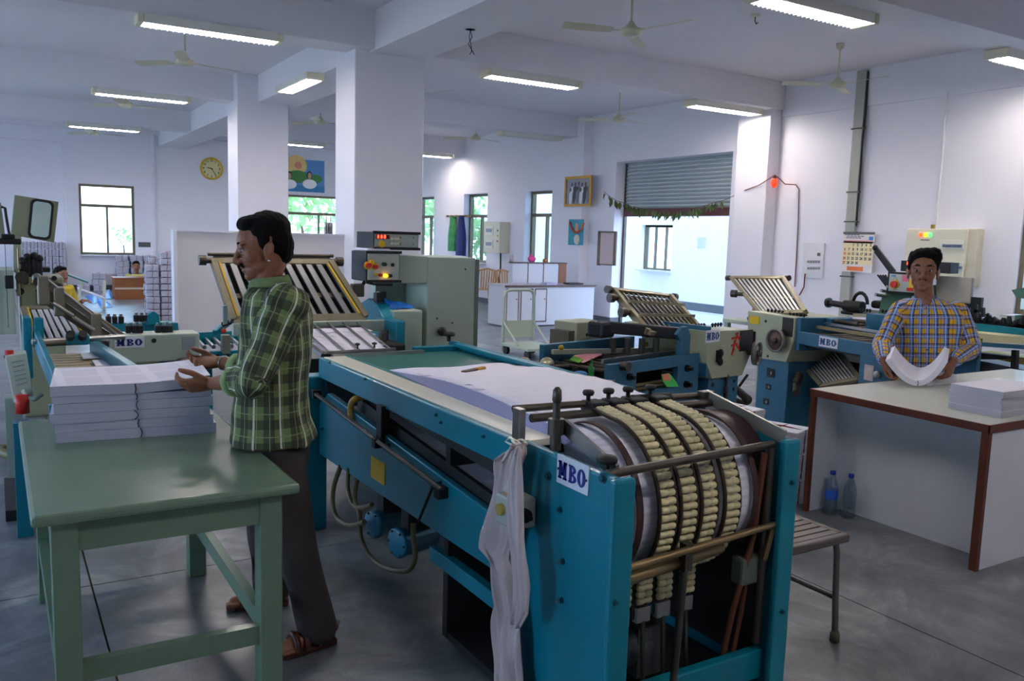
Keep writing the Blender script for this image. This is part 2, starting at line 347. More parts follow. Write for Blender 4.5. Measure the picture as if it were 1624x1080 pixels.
# rolling shutter, partly raised
st=thing('rolling_shutter','half raised grey steel rolling shutter hanging in the doorway','shutter',(XS-.03,11.46,2.1))
GALV=mat('galvanised_slats',(160,172,170),.4,.2,.08,6)
NS=13; zb=2.2; zt=3.07; hs=(zt-zb)/NS
proto=None
for i in range(NS):
    z=zb+i*hs
    if proto is None:
        q=MB(); prof=[(0,0),(-.012,hs*.25),(-.02,hs*.5),(-.014,hs*.8),(-.002,hs*.97),(.006,hs*.97),(.006,0)]
        q.prism([(x,zz) for x,zz in prof],'y',-1.475,1.475); proto=q.build('slat',GALV,st,local=True); proto.location=(0,0,z-2.1)
    else: piece(proto,st,(0,0,z-2.1))
MB().box(XS-.06,XS,9.98,12.94,2.06,2.2).build('bottom_rail',mat('maroon_paint',(104,58,60),.5),st,bev=.008)
for y in (9.975,12.9):
    MB().box(XS-.055,XS+.0,y,y+.045,0,3.06).build('guide_rail',DSTEEL,st)
# the yard beyond the doorway
MB().box(XS+.02,30,2,30,-.25,-.03).build('yard_floor',mat('yard_concrete',(186,190,196),.5,0,.06,2),kind='structure')
HC=[(16.12,17.32,.87,2.02)]
yw=MB(); wall_cells(yw,'x',6,26,0,4.2,14.45,14.75,HC); yw.build('wall_yard',mat('bright_white_paint',(244,243,246),.7,0,.015,3),kind='structure')
MB().box(14.42,14.46,6,26,-.03,.16).build('baseboard_yard',SKIRT,kind='structure')
window('x',16.12,17.32,.87,2.02,14.62,.97,2,.05)
MB().box(15.6,15.7,15.6,17.25,0,3).build('wall_beyond',mat('lavender_wall',(128,134,186),.7),kind='structure')
MB().box(-40,45,23.9,60,-.4,-.2).build('ground_outside',mat('pale_earth',(196,190,170),.9,0,.1,.4),kind='structure')
MB().box(-45,XL-.4,-40,60,-.42,-.22).build('ground_left',mat('pale_earth',(196,190,170)),kind='structure')
MB().box(14.9,60,2,60,-.42,-.26).build('ground_right',mat('pale_earth',(196,190,170)),kind='structure')
MB().box(XS+.02,13.1,7.5,21.5,4.2,4.35).build('yard_light_blocker',CEIL,kind='structure')  # unseen slab added to cut the skylight on the yard wall
# trees seen faintly through the windows
LEAF=mat('sunlit_leaves',(176,205,140),.6,0,.3,6)
TRUNK=mat('tree_bark',(110,90,66),.9,0,.2,12)
def tree(name,lab,x,y,h,r,nl=420,seed=1,zc=None):
    t=thing(name,lab,'tree',(x,y,-.22),0,'trees outside the windows'); R=random.Random(seed)
    MB().tube([(x,y,-.22),(x+.05*r,y,h*.4),(x-.05*r,y,h*.8)],[.05*r+.02,.04*r+.02,.02]).build('trunk',TRUNK,t)
    b=MB()
    for k in range(nl):
        a=R.uniform(0,2*PI); ph=math.acos(R.uniform(-1,1)); rr=r*R.uniform(.35,1); c=np.array((x+rr*math.sin(ph)*math.cos(a),y+rr*math.sin(ph)*math.sin(a),h+rr*.8*math.cos(ph)))
        s=.10*r+.05; u=np.array([R.uniform(-1,1) for _ in range(3)]);u/=np.linalg.norm(u);v=np.cross(u,(0.3,.5,.8));v/=np.linalg.norm(v)
        b.add([c-u*s,c-v*s*.4,c+u*s,c+v*s*.4],[(0,1,2,3)])
    f=b.build('foliage',LEAF,t,recalc=False); f['kind']='stuff'
for k,(x,y,h,r,lb) in enumerate([(2.95,24.6,1.35,.35,'small young tree with bright leaves just outside the left far window'),(8.5,27,2.6,1.5,'leafy tree outside the far window behind the partition'),(12.4,24.2,2.2,1.3,'leafy tree outside the farthest window of the right wall'),(12.6,28.5,2.6,1.6,'tall leafy tree beyond the windows of the right wall'),(12.3,21.2,1.5,.9,'low leafy tree outside the middle window of the right wall')]):
    tree('tree',lb,x,y,h,r,420 if r>.5 else 60,k)
# ================================================================ ceiling lamps and fans
LENS=emat('lit_tube',(255,246,244),TUBE); DEAD=mat('unlit_tube',(205,208,205),.4)
HOUS=mat('lamp_housing',(226,224,214),.45,0,.04,10); CAPM=mat('lamp_end_cap',(224,218,190),.5,0,.05,10)
def lamp(x,y,lab,rz=0,lit=True,z=3.6):
    t=thing('ceiling_lamp',lab,'lamp',(x,y,z-.085),rz,'tube lamps on the beams')
    q=MB(); q.box(-.63,.63,-.11,.11,.03,.085); q.box(-.63,.63,-.115,-.1,0,.085); q.box(-.63,.63,.1,.115,0,.085); q.build('housing',HOUS,t,local=True)
    for s in(-1,1): MB().box(s*.66-.03,s*.66+.03,-.12,.12,-.004,.084).build('end_cap',CAPM,t,bev=.012,local=True)
    for s in(-.045,.045): MB().cyl((-.6,s,.012),(.6,s,.012),.02,n=10).build('tube',LENS if lit else DEAD,t,local=True)
    q=MB()
    for k in range(24):
        x0=-.6+k*.052; q.box(x0-.002,x0+.002,-.1,.1,-.012,-.006)
    q.build('louvre',HOUS,t,local=True)
L=lamp
L(1.92,9.02,'large lit tube lamp above the standing man at the green table')
L(2.0,14.2,'lit tube lamp on the second beam, left of the pillars'); L(2.0,19.3,'lit tube lamp on the farthest beam at far left')
L(5.78,9.16,'lit tube lamp on the beam right of the large pillar'); L(9.1,9.2,'lit tube lamp near the wall pillar above the shutter')
L(8.95,14.2,'unlit tube lamp on the second beam near the shutter wall',lit=False)
L(3.56,11.45,'lit tube lamp running lengthwise on the beam between the two pillars',PI/2)
L(5.9,19.3,'lit tube lamp on the farthest beam above the landscape poster'); L(9.2,19.3,'lit tube lamp on the farthest beam near the right windows')
L(5.85,4.95,'large lit tube lamp at the top edge of the picture'); L(9.2,4.95,'lit tube lamp at the top right corner of the picture')
L(1.9,4.85,'lit tube lamp on the nearest beam above the green table'); L(5.9,-.35,'added unseen tube lamp on the beam behind the viewpoint, near the white table'); L(1.9,-.35,'added unseen tube lamp on the beam behind the viewpoint, near the green table')  # both lamps behind the viewpoint are added, out of view, to brighten camera-facing sides
FANM=mat('cream_fan_enamel',(206,200,172),.4,0,.04,10)
def make_fan():
    t=thing('ceiling_fan','x','fan',(0,0,0),0,'ceiling fans between the beams')
    MB().lathe([(.0,.0),(.05,.0),(.045,-.05),(.012,-.07)],(0,0,.47)).build('canopy',FANM,t,local=True)
    MB().cyl((0,0,.05),(0,0,.45),.011).build('rod',FANM,t,local=True)
    MB().lathe([(.0,-.045),(.06,-.045),(.095,-.03),(.105,-.005),(.1,.02),(.06,.035),(.03,.075),(.022,.09)],(0,0,0),24).build('motor',FANM,t,local=True)
    for k in range(3):
        b=MB(); a=k*2*PI/3; d=np.array((math.cos(a),math.sin(a),0)); s=np.array((-math.sin(a),math.cos(a),0))
        b.obox(d*.15+np.array((0,0,.0)),(.12,.03,.006),(d,s,(0,0,1)))
        rs=[]
        for r_,wv in ((.18,.05),(.3,.062),(.5,.066),(.64,.064),(.66,.05)):
            c=d*r_; up=np.array((0,0,.22)); q=s+up; q/=np.linalg.norm(q); nrm=np.cross(d,q)*.003
            rs.append([c-q*wv-nrm,c+q*wv-nrm,c+q*wv+nrm,c-q*wv+nrm])
        b.loft(rs); b.sm=[False]*len(b.sm); b.build('blade',FANM,t,local=True)
    return t
fan=make_fan()
for i,(x,y,rz,lb) in enumerate([(2.0,10.8,.25,'cream ceiling fan just below the large tube lamp at left'),(5.1,6.4,.75,'large cream ceiling fan at the top of the picture'),(8.6,11.0,.15,'cream ceiling fan above the shutter door'),(8.65,6.9,.5,'cream ceiling fan in front of the cable duct'),(1.9,15.2,.2,'cream ceiling fan behind the second left tube lamp'),(5.05,15.0,.0,'cream ceiling fan seen between the two pillars'),(8.25,15.1,.3,'cream ceiling fan beside the unlit tube lamp'),(5.0,11.0,1.0,'cream ceiling fan half hidden by the large pillar'),(1.9,20.4,.2,'small far cream ceiling fan under the farthest left lamp')]):
    o=fan if i==0 else copy_tree(fan); o.location=(x,y,3.53); o.rotation_euler=(0,0,rz); o['label']=lb
# fan hooks and dangling wires in the ceiling
HOOKM=DSTEEL
for x,y,lb in ((6.9,6.6,'empty fan hook in the ceiling right of the big fan'),(2.2,5.95,'empty fan hook in the ceiling at top left')):
    t=thing('ceiling_hook',lb,'hook',(x,y,3.9)); MB().cyl((x,y,3.975),(x,y,4.0),.05).build('plate',IVORY,t); MB().tube([(x,y,3.98),(x,y,3.93),(x+.02,y,3.905),(x+.04,y,3.925)],.006).build('hook',HOOKM,t)
c=Zp(746,47,3.585); t=thing('loose_ceiling_wire','loose wires hanging from a hole in the cross beam','wire',tuple(c-np.array((0,0,.25))))
MB().cyl(c,c+np.array((0,0,.012)),.05).build('junction_plate',DSTEEL,t)
for k in range(2): MB().tube([c,c+np.array((.02-.03*k,0,-.07)),c+np.array((-.015+.03*k,.01,-.13)),c+np.array((.03,.02*k,-.2)),c+np.array((.05-.05*k,0,-.23))],.004).build('wire',BLACK,t)
c=Xp(1196,192,XR-.05); MB().tube([c,c+np.array((-.01,-.01,-.1)),c+np.array((0,-.03,-.2))],.006).build('hanging_wire',BLACK,label='short black wire dangling above the shutter at its right',cat='wire')
# ================================================================ things on the walls
WX=np.array((0,-1.,0)); WZ=np.array((0,0,1.)); WN=np.array((-1.,0,0))   # right wall: image-right, up, out of the wall
def wbox(u0,v0,u1,v1,x,d0,d1):
    a=Xp(u0,v0,x); b=Xp(u1,v1,x); return MB().box(x-d1,x-d0,min(a[1],b[1]),max(a[1],b[1]),min(a[2],b[2]),max(a[2],b[2]))
# cable duct
cdm=mat('grey_cable_duct',(168,170,160),.45,0,.06,8)
t=thing('cable_duct','tall grey cable duct running down the right wall','duct',(XR-.05,7.75,0))
a=Xp(1370,122,XR)[1]; MB().box(XR-.07,XR-.031,a-.09,a+.06,.3,3.98).build('duct_cover',cdm,t,bev=.004)
MB().tube([(XR-.05,a-.1,3.95),(XR-.05,a-.11,3.4),(XR-.05,a-.095,2.9),(XR-.05,a-.105,2.3),(XR-.05,a-.1,1.9)],.012).build('cable',BLACK,t)
for z in (3.2,2.35,1.95,1.2): MB().box(XR-.078,XR-.03,a-.12,a+.08,z,z+.02).build('clip',DSTEEL,t)
# calendar
t=thing('wall_calendar','month calendar with red Sundays hanging on the cable duct','calendar',(XR-.09,7.7,1.2))
a=Xp(1338,369,XR-.09); b=Xp(1382,433,XR-.09); cy=(a[1]+b[1])/2; wd=a[1]-b[1]; zt=a[2]; zb_=b[2]; ht=zt-zb_; xq=XR-.085
MB().box(xq-.006,xq,b[1],a[1],zb_,zt).build('sheet',mat('calendar_paper',(238,228,226),.6),t)
MB().box(xq-.008,xq-.006,b[1]+.03*wd,a[1]-.03*wd,zb_+ht*.2,zt-ht*.22).build('date_field',mat('calendar_yellow',(246,226,176),.6),t)
MB().box(xq-.008,xq-.006,b[1]+.03*wd,a[1]-.03*wd,zt-ht*.26,zt-ht*.19).build('weekday_band',mat('calendar_pink',(226,150,150),.6),t)
MB().box(xq-.008,xq-.006,b[1]+.03*wd,b[1]+.16*wd,zt-ht*.18,zt-ht*.09).build('blue_emblem',mat('calendar_blue',(60,140,220),.6),t)
MB().box(xq-.008,xq-.006,a[1]-.72*wd,a[1]-.2*wd,zb_+ht*.03,zb_+ht*.14).build('orange_banner',mat('calendar_orange',(232,120,60),.6),t)
NAVY=mat('navy_ink',(40,40,90),.6); REDI=mat('red_ink',(200,60,40),.6)
q=MB()
for k,(s,e,z) in enumerate([(.05,.55,.04),(.12,.7,.08),(.1,.6,.12)]):
    for j in range(5): q.box(xq-.0085,xq-.006,a[1]-(s+(e-s)*(j+.8)/5)*wd,a[1]-(s+(e-s)*j/5)*wd,zt-ht*(z+.018),zt-ht*z)
q.build('heading_print',NAVY,t)
d=1
for r in range(5):
    for c_ in range(7):
        if r==0 and c_<2 or d>30: continue
        y=a[1]-wd*(.09+.137*c_); z=zt-ht*(.31+.115*r)
        text_mesh('date_number',str(d),ht*.095,REDI if (c_==0 or d==14) else NAVY,t,fr4((xq-.009,y,z),WX,WZ,WN),.0004,.002,.85); d+=1
MB().box(xq-.01,xq,b[1],a[1],zt-.02,zt+.012).build('binding',DSTEEL,t)
# distribution boards
t=thing('distribution_board','cream distribution board with red, amber and green indicator lamps','electrical box',(XR-.1,6.4,1.1))
wbox(1452,363,1540,445,XR-.001,0,.18).build('cabinet',IVORY,t,bev=.012)
wbox(1536,363,1553,455,XR-.001,0,.14).build('side_trunking',mat('cream_trunking',(214,206,182),.5),t,bev=.008)
for v0,v1 in ((380,396),(414,430)):
    f=wbox(1492,v0,1529,v1,XR-.181,0,.012).build('breaker_door',mat('breaker_door_cream',(232,228,208),.4),t,bev=.004)
    wbox(1495,v0+7,1526,v1-3,XR-.194,0,.006).build('breaker_window',mat('smoked_window',(150,160,170),.2),f)
    for k in range(8): wbox(1496+k*3.7,v0+8.5,1498.3+k*3.7,v1-4,XR-.2,0,.008).build('breaker',mat('breaker_blue',(70,84,110),.4),f)
for u,cm in ((1460.5,(255,70,20)),(1468,(255,190,30)),(1475,(60,255,90))):
    c=Xp(u,372.5,XR-.182); MB().lathe([(.0,.0),(.026,.0),(.026,.012),(.0,.024)],c,14,(-1,0,0)).build('indicator_lamp',emat('indicator_%d'%u,cm,.8),t)
wbox(1460,380,1474,381.5,XR-.182,0,.003).build('label_strip',DARK,t)
c=Xp(1479,364,XR-.1); MB().cyl(c,c+np.array((0,0,.06)),.025).build('cable_gland',mat('gland_yellow',(150,130,30),.5),t)
MB().cyl((XR-.04,c[1],c[2]),(XR-.04,c[1],3.55),.014).build('conduit',mat('white_conduit',(224,224,226),.5),t)
# switch board and red lamp wire
t=thing('switch_board','white switch board with rows of switches beside the wall pillar','switch board',(XR-.03,8.45,1.1))
wbox(1277,385,1305,442,XR-.001,0,.03).build('plate',mat('switch_plate',(226,224,228),.5),t,bev=.004)
for rr,v in enumerate((413,423.5)):
    for k in range(5): wbox(1281+k*4.2,v,1283.4+k*4.2,v+4,XR-.031,0,.012).build('switch',mat('switch_grey',(150,148,146),.4),t)
wbox(1297,401,1301,406,XR-.031,0,.012).build('socket',mat('socket_dark',(96,92,90),.4),t)
MB().tube([Xp(1277,434,XR-.04),Xp(1276,442,XR-.04),Xp(1275,455,XR-.04),Xp(1268,468,XR-.04)],.009).build('supply_cable',ROPE,t)
xp=XR-.25
t=thing('red_lamp','glowing red lamp hanging on a wire from the wall pillar','lamp',tuple(Xp(1228,300,xp-.08)))
c=Xp(1228,290,xp-.08); MB().sph(c,(.05,.05,.075)).build('bulb',emat('red_glow',(255,50,20),.5),t)
MB().cyl(c+np.array((0,0,.06)),c+np.array((0,0,.11)),.03,.02).build('lamp_holder',BROWN,t)
CB=mat('brown_wire',(120,70,62),.6)
MB().tube([Xp(1181,302,xp),Xp(1205,293,xp-.01),c+np.array((0,0,.11)),Xp(1236,283,xp-.02),Xp(1245,292,xp-.02),Xp(1262,293,xp-.02)],.008,6).build('feed_wire',CB,t)
MB().tube([Xp(1262,293,xp-.02),Xp(1267,300,XR-.02),Xp(1266,350,XR-.02),Xp(1263,410,XR-.02),Xp(1260,455,XR-.02)],.008,6).build('drop_wire',CB,t)
# leaf garland over the shutter
LEAFG=mat('dry_mango_leaves',(74,92,36),.6,0,.3,20)
t=thing('leaf_garland','string of drooping green leaves hung across the shutter','garland',tuple(Xp(1060,340,XR-.06)))
pts=[(958,304),(968,312),(977,318),(987,321),(1000,327),(1020,331),(1045,335),(1070,336),(1095,332),(1115,327),(1130,322),(1147,318),(1180,303)]
G=[Xp(u,v,XR-.3 if u<990 else XR-.04) for u,v in pts]; MB().tube(G,.005,6).build('string',BROWN,t)
R=random.Random(3)
lp=MB(); lp.add([(0,0,0),(.022,.003,-.05),(.028,.008,-.1),(0,.014,-.17),(-.028,.008,-.1),(-.022,.003,-.05),(0,-.008,-.06),(0,-.002,-.11)],[(0,6,1),(1,6,7,2),(2,7,3),(0,5,6),(5,4,7,6),(4,3,7)])
leaf=lp.build('leaf',LEAFG,t,local=True,recalc=False)
O=np.array(frame(t)[0]); first=True
for k in range(len(G)-2):
    nn=max(2,int(np.linalg.norm(G[k+1]-G[k])/.055))
    for j in range(nn):
        p=G[k]+(G[k+1]-G[k])*(j+R.random()*.6)/nn-O
        o=leaf if first else leaf.copy()
        if not first: col.objects.link(o)
        first=False; o.parent=t; o.location=p; s=R.uniform(.7,1.15); o.scale=(s*1.2,s*1.2,s); o.rotation_euler=(R.uniform(-.4,.4),R.uniform(-.5,.5),R.uniform(0,6.28))
# framed photograph, garlanded portrait, notice board
xq=XR-.2
def picture_mat(name,cols,scale=9):
    if name in MATS: return MATS[name]
    M=mat(name,(120,120,120),.4); n=M.node_tree; b=n.nodes['Principled BSDF']; tc=[x for x in n.nodes if x.bl_idname=='ShaderNodeTexCoord'][0]
    vo=n.nodes.new('ShaderNodeTexVoronoi'); vo.inputs['Scale'].default_value=scale; n.links.new(tc.outputs['Object'],vo.inputs['Vector'])
    sp=n.nodes.new('ShaderNodeSeparateXYZ'); n.links.new(vo.outputs['Color'],sp.inputs[0])
    rp=n.nodes.new('ShaderNodeValToRGB'); rp.color_ramp.interpolation='CONSTANT'
    for i,c in enumerate(cols):
        e=rp.color_ramp.elements[i] if i<2 else rp.color_ramp.elements.new(i/len(cols)); e.position=i/len(cols); e.color=srgb(c)
    n.links.new(sp.outputs[0],rp.inputs[0]); n.links.new(rp.outputs[0],b.inputs['Base Color']); return M
t=thing('framed_photograph','gold framed group photograph hanging high on the wall pillar','picture',tuple(Xp(918,326,xq-.02)))
wbox(901,284,935,324,xq,0,.02).build('photo_print',mat('grey_photo_ground',(150,152,162),.4,0,.25,6),t)
for k in range(11):
    u=904.5+(k%6)*5.4+(2.5 if k>5 else 0); v=306+(8 if k<6 else 0)-(k*7%3); c=Xp(u,v,xq-.021-.002*(k<6)); MB().sph(c,(.002,.055,.14),n=10,m=6).build('printed_robe',[mat('print_white',(222,222,228),.5),mat('print_grey',(120,124,140),.5),mat('print_dark',(62,64,76),.5)][(k*5)%3],t); MB().sph(c+np.array((-.004,0,.16)),(.002,.03,.04),n=8,m=6).build('printed_head',mat('print_head',(92,76,70),.5),t)
GOLD=mat('gilt_frame',(196,146,50),.35,.4,.1,20)
a=Xp(898,281,xq);b=Xp(938,327,xq); f=MB(); w_=.05
f.box(xq-.035,xq,b[1],a[1],b[2],b[2]+w_); f.box(xq-.035,xq,b[1],a[1],a[2]-w_,a[2]); f.box(xq-.035,xq,b[1],b[1]+w_,b[2]+w_,a[2]-w_); f.box(xq-.035,xq,a[1]-w_,a[1],b[2]+w_,a[2]-w_); f.build('frame',GOLD,t,bev=.006)
t=thing('garlanded_portrait','small portrait on a blue ground with an orange garland','picture',tuple(Xp(915,390,xq-.02)))
wbox(904,348,925,389,xq,0,.03).build('canvas',mat('portrait_blue',(52,150,170),.5,0,.08,5),t,bev=.004)
c=Xp(914.5,361,xq-.031); MB().sph(c,(.006,.07,.09)).build('painted_head',mat('portrait_face',(196,160,140),.6),t)
c2=Xp(914.5,380,xq-.031); MB().sph(c2,(.006,.1,.1)).build('painted_shoulders',mat('portrait_cloth',(214,206,190),.6),t)
MB().tube([Xp(904,352,xq-.05),Xp(906,360,xq-.05),Xp(910,367,xq-.05),Xp(915,369,xq-.05),Xp(921,365,xq-.05),Xp(926,354,xq-.05)],.018,8).build('garland',mat('marigold_orange',(200,84,24),.7,0,.3,60,.6,120),t)
t=thing('notice_board','narrow framed notice sheet on the wall left of the doorway','notice board',tuple(Xp(964,421,XR-.02)))
wbox(951,368,976,420,XR-.001,0,.015).build('sheet',mat('faded_pink_sheet',(206,186,186),.7,0,.05,30),t)
for args in ((950,366.5,977,369.5),(950,418,977,421.5),(950,367,951.5,421),(975.5,367,977,421)): wbox(*args,XR-.001,0,.025).build('frame_bar',mat('notice_frame',(112,96,84),.5),t)
wbox(1107,376,1119,394,14.449,0,.01).build('posted_notice',mat('grey_print_paper',(206,208,222),.7,0,.1,60),label='small printed notice on the white wall outside the doorway',cat='notice')
# clock and poster on the far wall
c=Yp(335.5,267.5,YF-.03); R_=.285
t=thing('wall_clock','round gold rimmed wall clock high on the far wall','clock',(c[0],YF-.03,c[2]-R_))
MB().lathe([(0,.0),(R_,.0),(R_,.05),(R_-.02,.06),(R_-.045,.045),(R_-.05,.03)],(c[0],YF,c[2]),40,(0,-1,0)).build('rim',mat('gold_rim',(220,180,40),.35,.3,.05,10),t)
MB().cyl((c[0],YF-.03,c[2]),(c[0],YF-.034,c[2]),R_-.045,n=36).build('face',mat('clock_face',(226,214,160),.5),t)
for k in range(12):
    a=2*PI*k/12; d=np.array((math.sin(a),0,math.cos(a))); p=np.array((c[0],YF-.036,c[2]))+d*(R_-.085)
    text_mesh('numeral',str(k or 12),.075,BLACK,t,fr4(p,(1,0,0),(0,0,1),(0,-1,0)),.0005,.002)
for a,l,wv in ((-1.35,.11,.02),(2.55,.17,.016)):
    d=np.array((math.sin(a),0,math.cos(a))); p=np.array((c[0],YF-.04,c[2])); MB().bar(p-d*.03,p+d*l,wv,.004,(0,1,0)).build('hand',BLACK,t)
t=thing('landscape_poster','colourful poster of sun, green hills and white clad figures above the far window','poster',tuple(Yp(484,306,YF-.02)))
def ybox(u0,v0,u1,v1,y,d0,d1):
    a=Yp(u0,v0,y); b=Yp(u1,v1,y); return MB().box(min(a[0],b[0]),max(a[0],b[0]),y-d1,y-d0,min(a[2],b[2]),max(a[2],b[2]))
ybox(440,250,514,306,YF,.004,.02).build('sheet',mat('poster_sky',(92,150,206),.5,0,.1,3),t)
def ydisc(u,v,rx,rz,d,m_,nm): c=Yp(u,v,YF-d); MB().sph(c,(rx,.004,rz),n=20).build(nm,m_,t)
ydisc(470,262,.3,.27,.021,mat('poster_glow',(240,206,130),.5),'sun_glow'); ydisc(473,262,.1,.1,.026,mat('poster_sun',(236,150,120),.5),'sun')
ydisc(472,280,.3,.17,.031,mat('poster_hill',(60,130,60),.5,0,.2,12),'hill'); ydisc(500,284,.2,.12,.032,mat('poster_hill',(0,0,0)),'hill')
ybox(440,292,514,306,YF,.034,.036).build('water',mat('poster_water',(40,130,180),.5),t)
for u in (459,491):
    ydisc(u,292,.2,.13,.038,mat('poster_white',(236,236,240),.5),'painted_robe'); ydisc(u,278,.075,.11,.042,BLACK,'painted_hair'); ydisc(u,279,.055,.085,.046,mat('poster_skin',(206,160,140),.5),'painted_face')
# ================================================================ white partition between pillar and hall
a=Yp(278,352,9.42); pz=1.62+.0
pt=thing('partition_screen','tall white partition panel standing against the large pillar','partition',(2.5,9.42,0))
x0=Yp(290,400,9.40)[0]; 
MB().box(x0-.06,3.45,9.40,9.46,0,1.565).build('panel',mat('partition_white',(226,222,226),.6,0,.02,2),pt)
MB().box(x0-.1,x0-.06,9.36,9.50,0,1.575).build('end_post',WHITE,pt,bev=.004)
MB().box(x0-.1,3.449,9.385,9.475,1.565,1.585).build('top_cap',WHITE,pt)
tn=thing('tin_cans','pair of steel cans standing on top of the partition','cans',tuple(Yp(521,355,9.43)))
for u in (517.5,524.5):
    c=Yp(u,355,9.43); c[2]=1.585; MB().lathe([(0,0),(.025,0),(.027,.01),(.025,.06),(.027,.065),(.025,.12),(.022,.13),(0,.13)],c,16).build('can',STEEL,tn)
    MB().cyl(c+np.array((0,0,.13)),c+np.array((0,0,.2)),.005).build('stem',mat('green_wire',(40,110,60),.5),tn)
# ================================================================ green table with the stack of printed sheets
TZ=.78
gt=thing('green_work_table','green painted wooden work table at lower left','table',(.46,3.39,0))
MB().box(.06,.845,2.70,4.09,TZ-.035,TZ).build('tabletop',TGREEN,gt,bev=.012)
for x in (.11,.72):
    for y in (2.74,3.98): MB().box(x,x+.075,y,y+.075,0,TZ-.035).build('leg',TGREEN,gt,bev=.004)
for y in (2.75,4.0): MB().box(.185,.72,y,y+.035,TZ-.135,TZ-.035).build('apron',TGREEN,gt); MB().box(.185,.72,y+.01,y+.045,.22,.285).build('stretcher',TGREEN,gt)
for x in (.115,.745): MB().box(x,x+.035,2.815,3.98,TZ-.135,TZ-.035).build('apron',TGREEN,gt); MB().box(x,x+.035,2.815,3.98,.22,.285).build('stretcher',TGREEN,gt)
PRINT=mat('printed_sheet',(234,233,246),.8,0,.01,10)
def print_mat():
    M=PRINT; n=M.node_tree; b=n.nodes['Principled BSDF']; tc=[x for x in n.nodes if x.bl_idname=='ShaderNodeTexCoord'][0]
    sp=n.nodes.new('ShaderNodeSeparateXYZ'); n.links.new(tc.outputs['Object'],sp.inputs[0])
    def math_(op,a,b_=None,c_=None):
        x=n.nodes.new('ShaderNodeMath'); x.operation=op
        for i,k in enumerate((a,b_,c_)):
            if k is None: continue
            if isinstance(k,(int,float)): x.inputs[i].default_value=k
            else: n.links.new(k,x.inputs[i])
        return x.outputs[0]
    def cells(s,period,duty): 
        f=math_('FRACT',math_('DIVIDE',math_('ADD',s,10.0),period)); return math_('MULTIPLY',math_('GREATER_THAN',f,(1-duty)/2),math_('LESS_THAN',f,1-(1-duty)/2))
    blk=math_('MULTIPLY',cells(sp.outputs['X'],.165,.8),cells(sp.outputs['Y'],.2,.84))
    f=math_('FRACT',math_('MULTIPLY',sp.outputs['Y'],130.0)); ln=math_('GREATER_THAN',f,.5)
    no=n.nodes.new('ShaderNodeTexNoise'); no.inputs['Scale'].default_value=240; n.links.new(tc.outputs['Object'],no.inputs['Vector'])
    fac=math_('MULTIPLY',math_('MULTIPLY',blk,ln),math_('MULTIPLY',no.outputs['Fac'],.55))
    mx=n.nodes.new('ShaderNodeMixRGB'); mx.inputs[1].default_value=srgb((234,233,246)); mx.inputs[2].default_value=srgb((120,120,140)); n.links.new(fac,mx.inputs[0]); n.links.new(mx.outputs[0],b.inputs['Base Color'])
print_mat()
A=Zp(88,703,TZ); B_=Zp(343,685,TZ); ex=(B_-A); sw=np.linalg.norm(ex[:2]); ex=ex/np.linalg.norm(ex); ey=np.array((-ex[1],ex[0],0)); SD=.475
def sheet_block(name,org,z0,th,w_,d_,lab,cat,group,lift=0,topmat=PRINT,ind=0,edge=PAPEREDGE,nx=16,mark=None,toplab=None):
    """a ream of loose sheets, slightly bowed; lift raises the right end"""
    root=thing(name,lab,cat,tuple(org+ex*w_/2+ey*d_/2+np.array((0,0,z0-org[2]))),0,group)
    rows=[]
    for i in range(nx+1):
        t=i/nx; dz=lift*max(0,(t-.5)/.5)**1.7; w0=ind*math.sin(7*t+z0*40)*.004
        p=org+ex*w_*t+np.array((0,0,z0-org[2]+dz)); rows.append([p+ey*w0,p+ey*d_,p+ey*d_+np.array((0,0,th)),p+ey*w0+np.array((0,0,th))])
    b=MB(); b.loft(rows); b.sm=[False]*len(b.sm); b.build('sheets',edge,root)
    q=MB()
    for i in range(nx):
        q.add([rows[i][3],rows[i+1][3],rows[i+1][2],rows[i][2]],[(0,1,2,3)])
    for k in range(len(q.v)): q.v[k]=(q.v[k][0],q.v[k][1],q.v[k][2]+.0012)
    q.build('top_sheet',topmat,root)
    if mark:
        x,bow=mark; c=MB(); pts=[org+ex*(w_*x+bow*math.sin(PI*k/6))+np.array((0,0,z0-org[2]+th*k/6+lift*max(0,(x-.5)/.5)**1.7))-ey*(.0045*ind+.001) for k in range(7)]; c.tube(pts,.0022,6); c.build('pen_mark',BLACK,root)
    return root
hts=[x*.775 for x in (.052,.045,.05,.05,.036,.052)]; z=TZ; nm=['lowest ream in the stack of printed sheets on the green table','second ream from the bottom in the stack on the green table','third ream from the bottom of the stack on the green table','fourth ream from the bottom of the stack on the green table','ream just under the top one in the stack on the green table','topmost ream of printed sheets being lifted by the man at the green table']
bows=[.006,-.004,.014,-.006,.004,.003]; offs=[.0,.012,-.004,.01,.004,.0]
for k,h in enumerate(hts):
    o=A+ex*(offs[k]-.012*(k>0))+ey*(.004*math.sin(k*2.2)); 
    sheet_block('paper_ream',o,z,h-.002,sw*(.985 if k else 1.0),SD,nm[k],'paper','reams stacked on the green table',lift=(.02 if k==5 else 0),ind=1,mark=((.51,bows[k])))
    z+=h
STOP=z
